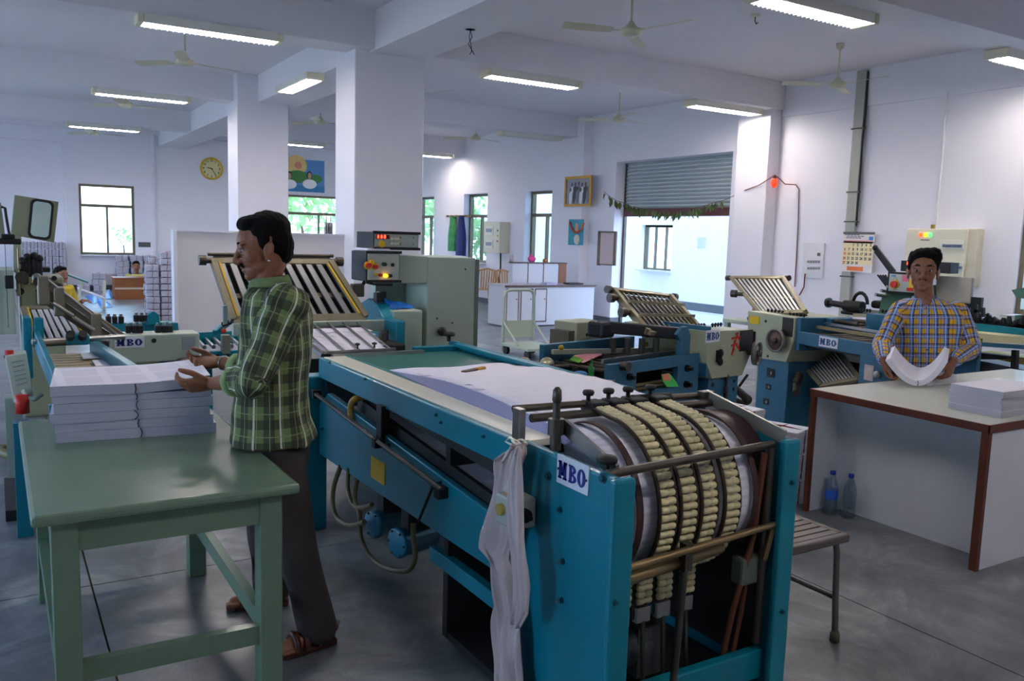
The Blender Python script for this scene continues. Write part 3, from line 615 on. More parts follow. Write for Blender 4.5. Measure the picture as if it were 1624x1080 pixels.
# ================================================================ main delivery machine (teal conveyor and curved delivery)
m1=thing('paper_delivery_machine','teal sheet delivery conveyor with curved roller end in the foreground','machine',(1.9,3.0,0))
XA,XB=1.45,2.36; RZ=.95
def screw(parent,p,n=(-1,0,0),r=.009):
    p=np.array(p,float); n=np.array(n,float); b=MB(); b.cyl(p,p+n*.004,r*1.5,n=10); b.cyl(p+n*.004,p+n*.011,r,n=6); b.build('bolt',mat('teal_bolt',(20,80,96),.35,.3,.1,10),parent)
pl=MB().box(XA,XA+.035,1.80,2.30,.0,RZ+.01).build('side_plate',TEAL,m1,bev=.012)
MB().box(XA-.02,XA+.06,1.775,1.805,0,RZ+.012).build('front_flange',TEAL,m1,bev=.01)
for u,v in ((870,755),(957,758),(889,808),(893,890),(891,952)): screw(pl,Xp(u,v,XA),r=.010 if v<800 else .007)
for u,v in ((893,890),(891,952)):
    p=Xp(u,v,XA); MB().cyl(p,p+np.array((-.02,0,0)),.006).build('stud',STEEL,pl)
screw(pl,Yp(975,955,1.775),(0,-1,0),.006)
c=Xp(909,752,XA); badge(pl,c,(0,-1,0),(0,0,1),.16,.088)
# right plate
MB().box(XB-.035,XB,1.96,2.9,.0,RZ).build('side_plate',TEAL,m1,bev=.01)
MB().box(XB-.06,XB+.02,1.935,1.965,0,RZ+.0).build('front_flange',TEAL,m1,bev=.01)
for z in (.33,.8): screw(m1,(XB-.02,1.935,z),(0,-1,0),.006)
MB().box(XA+.036,XB-.036,1.99,2.03,.06,.17).build('base_bar',TEAL,m1,bev=.006)
MB().box(XB-.05,XB-.036,2.04,2.85,.1,.66).build('side_shade_sheet',DARK,m1); MB().box(XA+.036,XB-.036,2.04,2.85,.02,.05).build('floor_shade_sheet',DARK,m1)  # dark sheets standing in for the shade inside the delivery
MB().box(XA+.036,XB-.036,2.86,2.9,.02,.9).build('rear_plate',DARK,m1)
MB().box(XA+.02,XA+.06,2.3,3.0,.3,.36).build('frame_rail',TEAL,m1,bev=.004)
MB().box(XB-.05,XB-.01,2.9,4.45,.26,.36).build('frame_rail',TEAL,m1,bev=.004)
# conveyor rails, top strip, belt
rl=MB().box(XA,XA+.03,2.30,4.33,RZ-.105,RZ).build('conveyor_rail',TEAL,m1,bev=.006)
for u,v in ((524,575),(580,601),(693,658),(700,670),(768,692)): screw(rl,Xp(u,v,XA),r=.005)
MB().box(XA+.03,XA+.15,2.30,4.33,RZ-.02,RZ+.003).build('top_strip',CREAM,m1,bev=.002)
MB().box(XA+.15,XB-.03,2.42,4.36,RZ-.03,RZ-.005).build('belt',mat('dark_green_belt',(32,104,98),.35,0,.06,4),m1)
MB().box(XA+.15,XA+.17,2.35,4.36,RZ-.03,RZ+.006).build('belt_guard',mat('teal_green_strip',(22,112,112),.35),m1)
r2=MB().box(XB-.03,XB,2.85,4.55,RZ-.1,RZ+.035).build('conveyor_rail',TEAL,m1,bev=.008)
MB().box(XB-.07,XB-.03,2.85,4.4,RZ+.015,RZ+.035).build('rail_lip',TEAL,m1,bev=.004)
k=MB(); c=np.array((XB-.05,4.5,RZ+.035)); k.cyl(c,c+np.array((0,0,.03)),.012); k.lathe([(0,.03),(.035,.032),(.038,.045),(.03,.055),(0,.058)],c,12); k.build('knob',BLACK,m1)
MB().box(XA+.6,XB-.03,4.4,4.46,RZ-.01,RZ+.02).build('cross_bar',TEAL,m1,bev=.004)
MB().box(XA+.08,XA+.62,4.33,4.37,RZ-.02,RZ+.012).build('edge_strip',STEEL,m1)
# lower side panel with rod, tray and hoses
lp=MB().prism([(2.30,.46),(4.32,.43),(4.32,.70),(4.18,.785),(2.30,.645)],'x',XA-.0,XA+.03).build('lower_side_panel',TEAL,m1,bev=.006)
a=Xp(589,752,XA-.001);b=Xp(610,800,XA-.001)
MB().box(XA-.004,XA,min(a[1],b[1]),max(a[1],b[1]),.5,.60).build('warning_label',mat('yellow_label',(236,196,10),.45),lp)
for u,v in ((512,680),(699,772),(618,706)): screw(lp,Xp(u,v,XA),r=.006)
rod=MB(); rod.cyl((XA-.03,4.36,.77),(XA-.03,2.80,.655),.011,n=10); rod.build('operating_rod',DSTEEL,m1)
for y,z in ((4.3,.765),(3.45,.694),(2.82,.642)): q=MB(); q.box(XA-.045,XA+.0,y-.02,y+.02,z-.025,z+.02); q.build('rod_bracket',BLACK,m1,bev=.004)
MB().cyl((XA-.035,2.86,.66),(XA-.03,3.0,.47),.006).build('link_rod',BLACK,m1)
MB().cyl((XA-.03,2.86,.66),(XA+.3,2.9,.72),.006).build('link_rod',BLACK,m1)
MB().box(XA+.031,XB-.05,2.9,4.3,.66,.68).build('lower_tray',mat('tray_green_grey',(128,140,128),.3,0,.08,4),m1)
q=MB()
for i in range(12):
    y0=3.75-i*.095; q.add([(XA+.06,y0,.80-.0085*i),(XB-.1,y0,.80-.0085*i),(XB-.1,y0-.5,.76-.0085*i),(XA+.06,y0-.5,.76-.0085*i),(XA+.06,y0,.795-.0085*i),(XB-.1,y0,.795-.0085*i),(XB-.1,y0-.5,.755-.0085*i),(XA+.06,y0-.5,.755-.0085*i)],[(0,1,2,3),(7,6,5,4),(0,4,5,1),(1,5,6,2),(2,6,7,3),(3,7,4,0)])
q.build('lower_sheet_stream',PAPER,m1)
MB().bar((XA+.045,3.85,.79),(XA+.045,2.4,.66),.02,.06).build('tape_guide',DARK,m1)
MB().bar((XA+.045,3.6,.86),(XA+.045,2.35,.80),.02,.05).build('tape_guide',DARK,m1)
MB().box(XA-.02,XA+.02,3.42,3.48,.68,.86).build('stand_post',BLACK,m1,bev=.003)
HOSE=mat('amber_hose',(184,150,70),.4,0,.1,12)
MB().tube(curve_pts([Xp(557,668,XA-.01),Xp(556,652,XA-.01),Xp(558,638,XA-.01),Xp(566,632,XA+.01),Xp(582,628,XA+.06)]),.016,10).build('air_hose',HOSE,m1)
# back post, motors and hoses
MB().box(XA-.07,XA+.05,4.33,4.46,0,.85).build('rear_post',TEAL,m1,bev=.01)
MB().box(XB-.12,XB,4.46,4.6,0,.85).build('rear_post',TEAL,m1,bev=.01)
for u,v in ((590,832),(628,862)):
    c=Xp(u,v,XA+.06); m_=MB(); m_.lathe([(0,0),(.062,0),(.07,.006),(.07,.02),(.066,.022),(.066,.2),(.05,.22),(0,.22)],c,26,(1,.25,0)); o=m_.build('motor',mat('motor_teal',(30,112,140),.35,0,.12,8),m1)
    for kk in range(6):
        a=kk*PI/3; d=np.array((1,.25,0))/math.hypot(1,.25); s=np.cross(d,(0,0,1)); p=c+(s*math.cos(a)+np.array((0,0,1))*math.sin(a))*.058; MB().cyl(p-d*.005,p+d*.002,.006,n=6).build('motor_screw',DSTEEL,o)
    MB().box(c[0]+.05,c[0]+.16,c[1]-.02,c[1]+.06,c[2]+.05,.46).build('motor_bracket',DARK,m1)
HB=mat('brown_hose',(104,92,58),.45,0,.15,12)
for pts,r_ in (([(540,740),(530,770),(528,800),(535,822),(555,833),(578,828)],.013),([(553,742),(552,775),(560,800),(575,805),(590,800)],.011),([(566,760),(563,790),(570,815),(572,850),(585,880),(610,900),(645,905),(658,885),(656,850),(655,830)],.012)):
    MB().tube(curve_pts([Xp(u,v,XA+.0) for u,v in pts]),r_,8).build('hose',HB,m1)
# sheet stream on the belt: shingled sheets running into the curved delivery
CY,CZ,RD=2.235,.745,.235
q=MB(); sh=stripe_mat('shingled_sheets',(232,231,245),(222,222,238),60,'Y',.8,.42)
def stream(y):   # height and left edge of the stream along the belt
    t=min(1,max(0,(3.80-y)/1.4)); return RZ+.004+.03*min(1,t*2.2), 1.635-.02*t
path=[]
for i in range(26):
    y=3.80-i*(3.80-CY)/25; z,_=stream(y); t=i/25; path.append((y,RZ+.006+(CZ+RD-RZ-.006)*t+.04*math.sin(PI*t)**1.3,1.63-.02*t,2.28-.03*t))
for i in range(1,30):
    a=PI/2+i*(PI*1.12)/29; path.append((CY+RD*math.cos(a),CZ+RD*math.sin(a),1.61,2.25))
path=[(y,z,xl,xr) for y,z,xl,xr in path]
# stepped top surface: every sheet overlaps the next
rows_t=[];rows_b=[]
for k,(y,z,xl,xr) in enumerate(path):
    yn,zn=path[min(k+1,len(path)-1)][:2]; yp,zp=path[max(k-1,0)][:2]; d=np.array((yn-yp,zn-zp)); d/=np.linalg.norm(d)+1e-9; nrm=np.array((d[1],-d[0])); 
    if nrm[1]<0 and k<30: nrm=-nrm
    rows_t.append((y,z)); rows_b.append((y,z))
q=MB(); N=len(path); NX=10
for k in range(N):
    y,z,xl,xr=path[k]; st_=.0016*(1 if k%2 else -1)
    cc=np.array((CY,CZ)); p=np.array((y,z)); 
    for j in range(NX+1):
        t=j/NX; edge=.004*math.sin(9*t+k*.8)*(1 if k<25 else 0)
        q.v.append((xl+(xr-xl)*t,y,z+st_*(k<26)+edge))
for k in range(N-1):
    for j in range(NX): q.f.append((k*(NX+1)+j,k*(NX+1)+j+1,(k+1)*(NX+1)+j+1,(k+1)*(NX+1)+j)); q.sm.append(True); q.mi.append(0)
ss=q.build('sheet_stream',sh,m1,recalc=False); so=ss.modifiers.new('thick','SOLIDIFY'); so.thickness=.02; so.offset=1
# staggered sheet edges along the near side of the stream
q=MB(); rows=[]
for k in range(26): y,z,xl,xr=path[k]; rows.append([(xl-.004+.0,y,z-.003),(xl-.030*min(1,k/6),y,RZ-.004),(xl+.05,y,RZ-.004),(xl+.05,y,z-.003)])
q.loft(rows); q.sm=[False]*len(q.sm); q.build('sheet_edges',stripe_mat('lavender_sheet_edges',(176,176,210),(132,132,172),500,'Z',.85),m1)
# layered inner edge of the stream inside the curve
for xx in (1.612,):
    q=MB(); n_=26; ro,ri=RD,.155
    rr=[]
    for i in range(n_+1):
        a=PI*.42+i*PI*1.15/n_; rr.append([(xx,CY+r_*math.cos(a),CZ+r_*math.sin(a)) for r_ in (ro,ri)]+[(xx+.6,CY+r_*math.cos(a),CZ+r_*math.sin(a)) for r_ in (ri,ro)])
    q.loft(rr); q.sm=[False]*len(q.sm)
    M=mat('fanned_sheet_edges',(190,190,206),.85,0,.04,10); n=M.node_tree; b=n.nodes['Principled BSDF']
    ge=[x for x in n.nodes if x.bl_idname=='ShaderNodeTexCoord'][0]; vm=n.nodes.new('ShaderNodeVectorMath'); vm.operation='SUBTRACT'; vm.inputs[1].default_value=(0,CY-3.0,CZ)
    n.links.new(ge.outputs['Object'],vm.inputs[0]); sp=n.nodes.new('ShaderNodeSeparateXYZ'); n.links.new(vm.outputs[0],sp.inputs[0]); cb=n.nodes.new('ShaderNodeCombineXYZ'); n.links.new(sp.outputs['Y'],cb.inputs['Y']); n.links.new(sp.outputs['Z'],cb.inputs['Z'])
    ln=n.nodes.new('ShaderNodeVectorMath'); ln.operation='LENGTH'; n.links.new(cb.outputs[0],ln.inputs[0]); no=n.nodes.new('ShaderNodeTexNoise'); no.noise_dimensions='1D'; no.inputs['Scale'].default_value=420; n.links.new(ln.outputs['Value'],no.inputs['W'])
    rp=n.nodes.new('ShaderNodeValToRGB'); rp.color_ramp.elements[0].position=.38; rp.color_ramp.elements[1].position=.6; rp.color_ramp.elements[0].color=srgb((150,150,170)); rp.color_ramp.elements[1].color=srgb((216,216,230)); n.links.new(no.outputs['Fac'],rp.inputs[0]); n.links.new(rp.outputs[0],b.inputs['Base Color'])
    q.build('fanned_sheets',M,m1)
MB().cyl((XA+.05,CY,CZ),(XB-.05,CY,CZ),.13,n=32).build('delivery_drum',mat('dark_green_drum',(16,52,54),.5,0,.1,6),m1)
MB().cyl((XB-.12,CY-.0,CZ+.03),(XB-.04,CY,CZ+.03),.225,n=36).build('end_pulley',mat('dark_maroon_belt',(58,28,30),.45,0,.1,8),m1)
for x,r_ in ((1.70,.238),(2.215,.238)):
    q=MB(); rr=[]
    for i in range(31):
        a=PI*.35+i*PI*1.2/30; rr.append([(x+dx,CY+(RD+.022+dr)*math.cos(a),CZ+(RD+.022+dr)*math.sin(a)) for dx,dr in ((-.012,0),(.012,0),(.012,.006),(-.012,.006))])
    q.loft(rr); q.sm=[False]*len(q.sm); q.build('transport_belt',mat('dark_brown_belt',(60,34,34),.5,0,.1,12),m1)
# four chains of small rollers
ROLL=mat('bone_nylon_roller',(206,196,152),.4,0,.12,30); CH=mat('greasy_chain',(58,44,32),.5,.3,.2,30)
rp_=MB(); rp_.lathe([(0,-.031),(.009,-.031),(.0125,-.027),(.0128,-.006),(.0102,-.003),(.0102,.003),(.0128,.006),(.0125,.027),(.009,.031),(0,.031)],(0,0,0),8,(1,0,0)); rproto=rp_.build('roller',ROLL,m1,local=True); used=False
L0=np.array(frame(m1)[0])
BX=[1.80,1.89,1.98,2.085]
for bx in BX:
    RC=RD+.040
    pts=[]
    y0=CY+.10
    for i in range(5): pts.append((y0-.10*i/5,CZ+RC+.012*(1-i/5)))
    nn=33
    for i in range(nn): a=PI/2+i*PI*1.03/nn; pts.append((CY+RC*math.cos(a),CZ+RC*math.sin(a)))
    strap=None
    for s in (-1,1):
        MB().tube([(bx+s*.034,y,z) for y,z in pts],.0075,6).build('roller_chain',CH,m1)
    for (y,z) in pts[::1]:
        o=rproto if not used else rproto.copy()
        if used: col.objects.link(o)
        used=True; o.parent=m1; o.location=np.array((bx,y,z))-L0
    # lower return strand hanging below the bars
    for i in range(5):
        o=rproto.copy(); col.objects.link(o); o.parent=m1; o.location=np.array((bx-.05,2.10,.50-.023*i))-L0
    q=MB(); q.box(bx-.085,bx-.015,2.11,2.118,.34,.53); q.build('chain_backing',CH,m1)
    MB().box(bx-.08,bx-.02,2.095,2.12,.33,.385).build('chain_clamp',STEEL,m1,bev=.003)
    MB().cyl((bx-.05,2.10,.335),(bx-.05,2.08,.08),.0085).build('tension_rod',DSTEEL,m1)
    # mounting block and knob on the top rod
    yb=CY+.115; zb_=CZ+RC+.01
    MB().box(bx-.04,bx+.03,yb-.03,yb+.05,zb_-.015,zb_+.022).build('chain_mount',BLACK,m1,bev=.006)
    k=MB(); c=np.array((bx-.02,yb+.03,zb_+.02)); k.cyl(c,c+np.array((0,0,.02)),.008); k.lathe([(0,.02),(.018,.02),(.022,.03),(.018,.038),(0,.04)],c,12); k.build('knob',BLACK,m1)
# rods and side bars over the delivery
yb=CY+.125
MB().cyl((XA+.02,yb+.02,1.045),(XB-.03,yb+.02,1.03),.013).build('cross_rod',DSTEEL,m1)
MB().cyl((XA+.06,yb-.03,1.02),(XB-.03,yb-.03,1.01),.015).build('cross_rod',DSTEEL,m1)
MB().cyl((1.98,yb+.02,1.037),(2.16,yb+.02,1.034),.02).build('rod_sleeve',BLACK,m1)
MB().cyl((XA+.02,1.86,.955),(XB-.05,2.0,.925),.014).build('cross_rod',DSTEEL,m1)
MB().box(XA-.005,XA+.02,2.30,2.345,.93,1.06).build('stop_bracket',STEEL,m1,bev=.002)
c=np.array((XA+.03,2.14,.96)); q=MB(); q.cyl(c,c+np.array((0,0,.05)),.018); q.cyl(c+np.array((0,0,.05)),c+np.array((0,0,.1)),.026,n=14); q.cyl(c+np.array((0,0,.1)),c+np.array((0,0,.15)),.012); q.lathe([(.012,.15),(.016,.16),(.014,.19),(.006,.2),(0,.2)],c,10); q.build('adjusting_screw',DSTEEL,m1)
MB().bar((XA+.06,2.14,1.035),(XA+.06,1.87,.955),.012,.045).build('side_bar',STEEL,m1)
MB().bar((XB-.03,2.36,1.03),(XB-.03,1.97,.955),.012,.05).build('side_bar',mat('grey_flat_bar',(150,150,138),.35,.5,.1,12),m1)
MB().box(XB-.06,XB-.0,2.34,2.38,1.0,1.05).build('rod_end_block',DSTEEL,m1)
k=MB(); c=np.array((XA+.04,1.89,.955)); k.cyl(c,c+np.array((0,0,.025)),.009); k.lathe([(0,.025),(.03,.026),(.033,.036),(.026,.044),(0,.046)],c,10); k.build('knob',BLACK,m1)
# lower front bars, tension strut, levers
MB().cyl((XA+.035,1.83,.672),(XB-.06,1.965,.645),.012,n=12).build('front_bar',BRASS,m1)
MB().cyl((XA+.035,1.86,.62),(XB-.3,1.98,.598),.021,n=14).build('front_bar',BRASS,m1)
MB().bar((XB-.06,1.965,.645),(XB-.09,1.97,.52),.01,.018).build('lever',BRASS,m1)
MB().cyl((1.83,1.90,.66),(1.83,1.93,.1),.013).build('support_rod',DSTEEL,m1)
MB().box(1.815,1.845,1.885,1.915,.59,.68).build('rod_clamp',DSTEEL,m1)
OB=mat('tan_leather_belt',(98,54,32),.6,0,.15,18)
MB().tube([(2.26,1.99,.9),(2.24,2.0,.6),(2.19,2.03,.3),(2.17,2.05,.1)],.012,6).build('drive_belt',OB,m1)
MB().tube([(2.24,2.0,.62),(2.25,2.04,.3),(2.22,2.05,.1)],.01,6).build('drive_belt',OB,m1)
MB().cyl((XB-.07,1.99,.92),(XB-.07,2.0,.2),.016).build('vertical_rod',DSTEEL,m1)
MB().box(XB-.16,XB-.05,2.0,2.06,.42,.52).build('bearing_block',mat('cast_green_grey',(96,108,98),.5),m1,bev=.01)
q=MB(); q.lathe([(0,0),(.085,0),(.085,.16),(.06,.18),(0,.18)],(1.8,2.22,.2),24,(1,0,0)); q.box(1.86,1.98,2.14,2.3,.1,.28); o=q.build('drive_motor',mat('dark_motor_grey',(70,74,78),.5,0,.1,10),m1)
for k in range(7): MB().box(1.985+.0,1.99,2.14,2.3,.11+.024*k,.122+.024*k).build('cooling_fin',DSTEEL,o)
# control box on the near plate and the rag tied to the post
bxm=mat('switch_box_grey',(172,176,164),.4,0,.06,10)
c=Xp(823,806,XA-.045); o=MB().box(XA-.09,XA-.001,c[1]-.035,c[1]+.075,c[2]-.06,c[2]+.04).build('switch_box',bxm,m1,bev=.008)
cc=np.array((XA-.09,c[1]+.03,c[2]-.005)); MB().cyl(cc,cc+np.array((-.014,0,0)),.02).build('push_button',mat('brass_button',(200,176,90),.3,.6),o)
cc=np.array((XA-.05,c[1]-.035,c[2]-.01)); q=MB(); q.cyl(cc,cc+np.array((0,-.02,0)),.022); q.cyl(cc+np.array((0,-.02,0)),cc+np.array((0,-.045,0)),.008); q.build('key_switch',BLACK,o)
MB().box(XA-.075,XA-.03,c[1]-.01,c[1]+.05,c[2]+.04,c[2]+.042).build('warning_label',mat('orange_label',(226,150,20),.5),o)
# ---- rag
rg=thing('cleaning_rag','long dirty white cleaning rag tied to the post of the teal machine','rag',(XA-.08,2.36,.25))
RAG=mat('soiled_cotton',(196,180,176),.95,0,.14,7,.5,30)
RR_=random.Random(4)
def rag_piece(prof,xo,flat,seed,nm):
    R=random.Random(seed); ph=[R.uniform(0,6.28) for _ in range(8)]; rows=[]; n_=56
    P=[]
    for k in range(len(prof)-1):
        for t in range(4):
            a,b=prof[k],prof[k+1]; P.append(tuple(a[i]+(b[i]-a[i])*t/4 for i in range(3)))
    P.append(prof[-1])
    for k,(u,v,hw) in enumerate(P):
        c=Xp(u,v,xo); hwm=hw/340.; r=[]; kk=k/4
        for i in range(n_):
            a=2*PI*i/n_; s=-math.cos(a); side=math.sin(a)
            fold=.55*math.sin(6*s+ph[0]+kk*.5)+.35*math.sin(11*s+ph[1]-kk*.7)+.25*math.sin(17*s+ph[2]+kk*.9)+.3*math.sin(kk*1.7+3*s+ph[3])
            r.append(c+np.array((-side*flat*.45-flat*.5*fold*(1 if side>0 else .6),-hwm*s*(1+.06*math.sin(kk*2.3+ph[4]+4*s)),.010*math.sin(9*s+kk))))
        rows.append(r)
    q=MB(); q.loft(rows); return q.build(nm,RAG,rg)
rag_piece([(825,706,5),(819,716,14),(808,735,22),(804,770,25),(796,815,32),(788,850,34),(784,876,33),(796,900,26),(800,925,24),(806,965,21),(805,1000,24),(806,1040,27),(808,1078,28),(810,1115,27)],XA-.055,.036,4,'cloth')
rag_piece([(823,712,6),(817,745,14),(816,800,16),(819,850,16),(822,890,15),(826,930,14),(825,970,14),(820,990,7)],XA-.105,.016,9,'hanging_end')
c=Xp(824,702,XA-.03); MB().tube([c+np.array((.02*math.cos(a)-.0,.03*math.sin(a),.004*math.sin(3*a))) for a in np.linspace(0,6.2,16)],.005,6).build('tie_string',IVORY,rg)
MB().tube([c,Xp(808,694,XA-.03),Xp(802,700,XA-.03),Xp(812,706,XA-.03),c],.004,6).build('tie_string',IVORY,rg)
# wrench / knife on the sheets
t=thing('paper_knife','small folding knife with a yellow handle lying on the sheet stream','knife',tuple(Zp(750,587,.985)))
a=Zp(735,590,.99);b=Zp(755,585.5,.99);c=Zp(768,583,.99)
MB().bar(a,b,.03,.012).build('blade_body',mat('brown_handle',(96,60,40),.4),t,bev=.005); MB().bar(b,c,.026,.014).build('handle',mat('yellow_handle',(206,150,40),.4),t,bev=.005)
# ================================================================ fold unit behind the conveyor
m2=thing('folding_unit','teal and grey folding unit with an inclined slatted plate behind the man in green','machine',(1.6,5.0,0))
MB().box(1.34,1.40,4.75,5.4,0,.95).build('side_frame',TEAL,m2,bev=.008); MB().box(2.02,2.08,4.62,5.5,0,1.10).build('side_frame',TEAL,m2,bev=.008)
MB().box(1.40,2.02,4.75,5.3,.3,.88).build('body',mat('dark_body',(48,58,58),.5),m2)
MB().box(1.12,2.03,4.80,4.84,1.02,1.09).build('front_beam',PGREEN,m2,bev=.004)
# sheet tray
def inc(x,t): return np.array((x,4.40+.36*t,.952+.115*t))
q=MB(); q.add([inc(1.52,0),inc(1.9,0),inc(1.84,1),inc(1.42,1)]+[p-np.array((0,0,.012)) for p in (inc(1.52,0),inc(1.9,0),inc(1.84,1),inc(1.42,1))],[(0,1,2,3),(7,6,5,4),(0,4,5,1),(1,5,6,2),(2,6,7,3),(3,7,4,0)]); q.build('tray_bed',DARK,m2)
q=MB()
for i in range(6): q.add([inc(1.535,.05+.13*i)+np.array((0,0,.006+.001*i)),inc(1.89,.05+.13*i)+np.array((0,0,.006+.001*i)),inc(1.85,.3+.12*i)+np.array((0,0,.003)),inc(1.45,.3+.12*i)+np.array((0,0,.003))],[(0,1,2,3)])
q.build('fed_sheets',PAPER,m2)
for k in range(5): x=1.53+.09*k; MB().cyl(inc(x,-.03)+np.array((0,0,.018)),inc(x-.06,1.0)+np.array((0,0,.018)),.006).build('guide_rod',STEEL,m2)
MB().bar(inc(1.50,0)+np.array((0,0,.015)),inc(1.92,0)+np.array((0,0,.015)),.022,.014).build('cross_strip',STEEL,m2)
MB().bar(inc(1.50,0),inc(1.40,1),.03,.02).build('edge_strip',STEEL,m2)
for x in (1.70,1.80,1.48):
    c=inc(x,.04 if x>1.6 else .5)+np.array((0,0,.02)); k=MB(); k.cyl(c,c+np.array((0,0,.02)),.005); k.lathe([(0,.02),(.014,.02),(.016,.028),(0,.034)],c,8); k.build('knob',BLACK,m2)
# inclined buckle plate
def buckle(root,P0,P1,P2,P3,nb,bw,matb,name='bar',frame_m=None,back=None,thick=.02,side_yellow=False,knobs=True):
    """P0 P1 lower edge left->right, P2 P3 upper edge right->left"""
    P0,P1,P2,P3=[np.array(p,float) for p in (P0,P1,P2,P3)]; nrm=np.cross(P1-P0,P3-P0); nrm/=np.linalg.norm(nrm); fm=frame_m or BRASS
    for a,b in ((P0,P1),(P3,P2)): MB().bar(a,b,.05,.03,nrm).build('cross_frame',fm,root,bev=.003)
    for a,b in ((P0,P3),(P1,P2)): MB().bar(a,b,.035,.045,nrm).build('side_frame',fm,root,bev=.003)
    if back: MB().add([P0-nrm*.03,P1-nrm*.03,P2-nrm*.03,P3-nrm*.03,P0-nrm*.04,P1-nrm*.04,P2-nrm*.04,P3-nrm*.04],[(0,1,2,3),(7,6,5,4),(0,4,5,1),(1,5,6,2),(2,6,7,3),(3,7,4,0)]).build('backing',back,root)
    for k in range(nb):
        t=(k+.6)/nb; a=P0+(P1-P0)*t; b=P3+(P2-P3)*t
        MB().bar(a,b,bw,thick,nrm).build(name,matb,root,bev=.002)
    MB().bar(P0+(P3-P0)*.42-nrm*.02,P1+(P2-P1)*.42-nrm*.02,.03,.02,nrm).build('cross_frame',fm,root)
    if side_yellow:
        for s,(a,b) in ((1,(P0,P3)),(-1,(P1,P2))):
            w_=(P1-P0)/np.linalg.norm(P1-P0)*.03*s; MB().bar(a+w_+nrm*.005,b+w_+nrm*.005,.014,.02,nrm).build('scale_strip',mat('yellow_scale',(206,170,30),.5),root)
    if knobs:
        for p in (P2,P3):
            q=MB(); s=(P2-P3)/np.linalg.norm(P2-P3)*(1 if p is P2 else -1); q.cyl(p,p+s*.05,.018); q.cyl(p+s*.04,p+s*.08,.03,n=10); q.build('adjusting_knob',DSTEEL,root,bev=.004)
buckle(m2,(1.14,4.88,1.10),(1.93,4.88,1.10),(1.78,5.1,1.43),(1.08,5.1,1.43),11,.036,mat('bright_steel_slat',(176,176,176),.3,.9,.08,20),'slat',mat('aged_frame',(128,120,98),.45,.4,.12,16),DARK,side_yellow=True)
MB().cyl((1.05,5.1,1.465),(1.8,5.1,1.465),.01).build('top_rod',DSTEEL,m2)
MB().bar((1.93,4.99,1.26),(1.99,4.97,1.36),.02,.02).build('handle_lever',BLACK,m2)
MB().box(1.88,1.95,4.95,5.02,1.22,1.30).build('handle_mount',DSTEEL,m2,bev=.006)
MB().prism([(4.75,.95),(5.35,.95),(5.35,1.12),(5.1,1.2),(4.95,1.17),(4.75,1.02)],'x',2.03,2.11).build('end_bracket',TEAL,m2,bev=.008)
for k in range(2): MB().box(2.05+.06*k,2.1+.06*k,5.0+.1*k,5.06+.1*k,1.15,1.24).build('roller_clamp',BLACK,m2,bev=.006)
MB().box(2.1,2.3,4.85,5.2,.3,1.14).build('gear_housing',PGREEN,m2,bev=.008)
t=thing('blue_plastic_bag','crumpled blue plastic sheet on the gear housing beside the control cabinet','plastic sheet',(2.22,5.0,1.14)); q=MB(); rr=[]
for i in range(9):
    rr.append([np.array((2.11+.022*i,5.02+.09*math.cos(a)*(1-.05*i),1.142+max(0,.05*math.sin(a))*(1.2-.1*i)+.006*math.sin(5*a+i))) for a in np.linspace(0,PI,9)])
for r in rr: r+= [r[-1]+np.array((0,0.001,-.001)),r[0]+np.array((0,-.001,-.001))]
q.loft(rr); q.build('sheet',TARP,t)
# dark mechanisms between tray and cabinet
q=MB(); q.box(1.92,2.03,4.5,4.75,.86,.98); q.build('drive_block',DARK,m2,bev=.01)
for k in range(3): MB().cyl((1.9+.04*k,4.55+.07*k,.98),(1.9+.04*k,4.55+.07*k,1.04),.02).build('spindle',DSTEEL,m2)
# ---- control cabinet
cb=thing('control_cabinet','pale green steel control cabinet with an overhanging top beside the large pillar','cabinet',(2.6,5.25,0))
MB().box(2.40,2.755,5.0,5.55,0,1.47).build('column',PGREEN,cb,bev=.006)
MB().box(2.185,2.40,5.0,5.45,1.30,1.475).build('arm',PGREEN,cb,bev=.006)
MB().box(2.185,2.41,5.35,5.45,0,1.31).build('rear_panel',PGREEN,cb)
MB().box(2.755,2.785,5.0,5.55,0,1.46).build('side_cover',mat('cover_grey',(112,118,110),.5),cb,bev=.004)
for u,v in ((738,427),(693,505),(717,512),(640,535)): p=Yp(u,v,5.0); MB().cyl(p,p+np.array((0,-.004,0)),.006).build('rivet',DARK,cb)
k=MB(); c=Yp(697,525,4.99); k.cyl(c,c+np.array((0,-.03,0)),.01); k.lathe([(0,.03),(.03,.03),(.03,.045),(0,.05)],c,10,(0,-1,0)); k.build('knob',BLACK,cb)
def panel_box(name,lab,x0,x1,y0,y1,z0,z1,par=None): 
    t=thing(name,lab,'control box',((x0+x1)/2,(y0+y1)/2,z0)) if par is None else MB().box(x0,x1,y0+.012,y1,z0,z1).build(name,BLACK,par,bev=.006,label=lab)
    if par is None: MB().box(x0,x1,y0+.012,y1,z0,z1).build('case',BLACK,t,bev=.006)
    MB().box(x0-.006,x1+.006,y0-.004,y0+.012,z0-.006,z0+.01).build('bezel_bottom',BLACK,t); MB().box(x0-.006,x1+.006,y0-.004,y0+.012,z1-.01,z1+.006).build('bezel_top',BLACK,t); MB().box(x0+.008,x1-.008,y0+.006,y0+.0125,z0+.012,z1-.012).build('face_plate',mat('face_grey_green',(176,184,174),.4),t); return t
t=panel_box('control_panel','black control panel with red, yellow and green knobs',1.955,2.18,4.93,5.2,1.315,1.50,cb)
def knob(t,u,v,y,cm,r=.016,base=None,d=.03,nm='selector_knob'):
    c=Yp(u,v,y)
    if base: MB().cyl(c+np.array((0,-.0,0)),c+np.array((0,-.006,0)),r*1.5,n=14).build('knob_base',base,t)
    MB().cyl(c+np.array((0,-.005,0)),c+np.array((0,-d,0)),r,r*.9,n=12).build(nm,cm,t)
yk=4.937
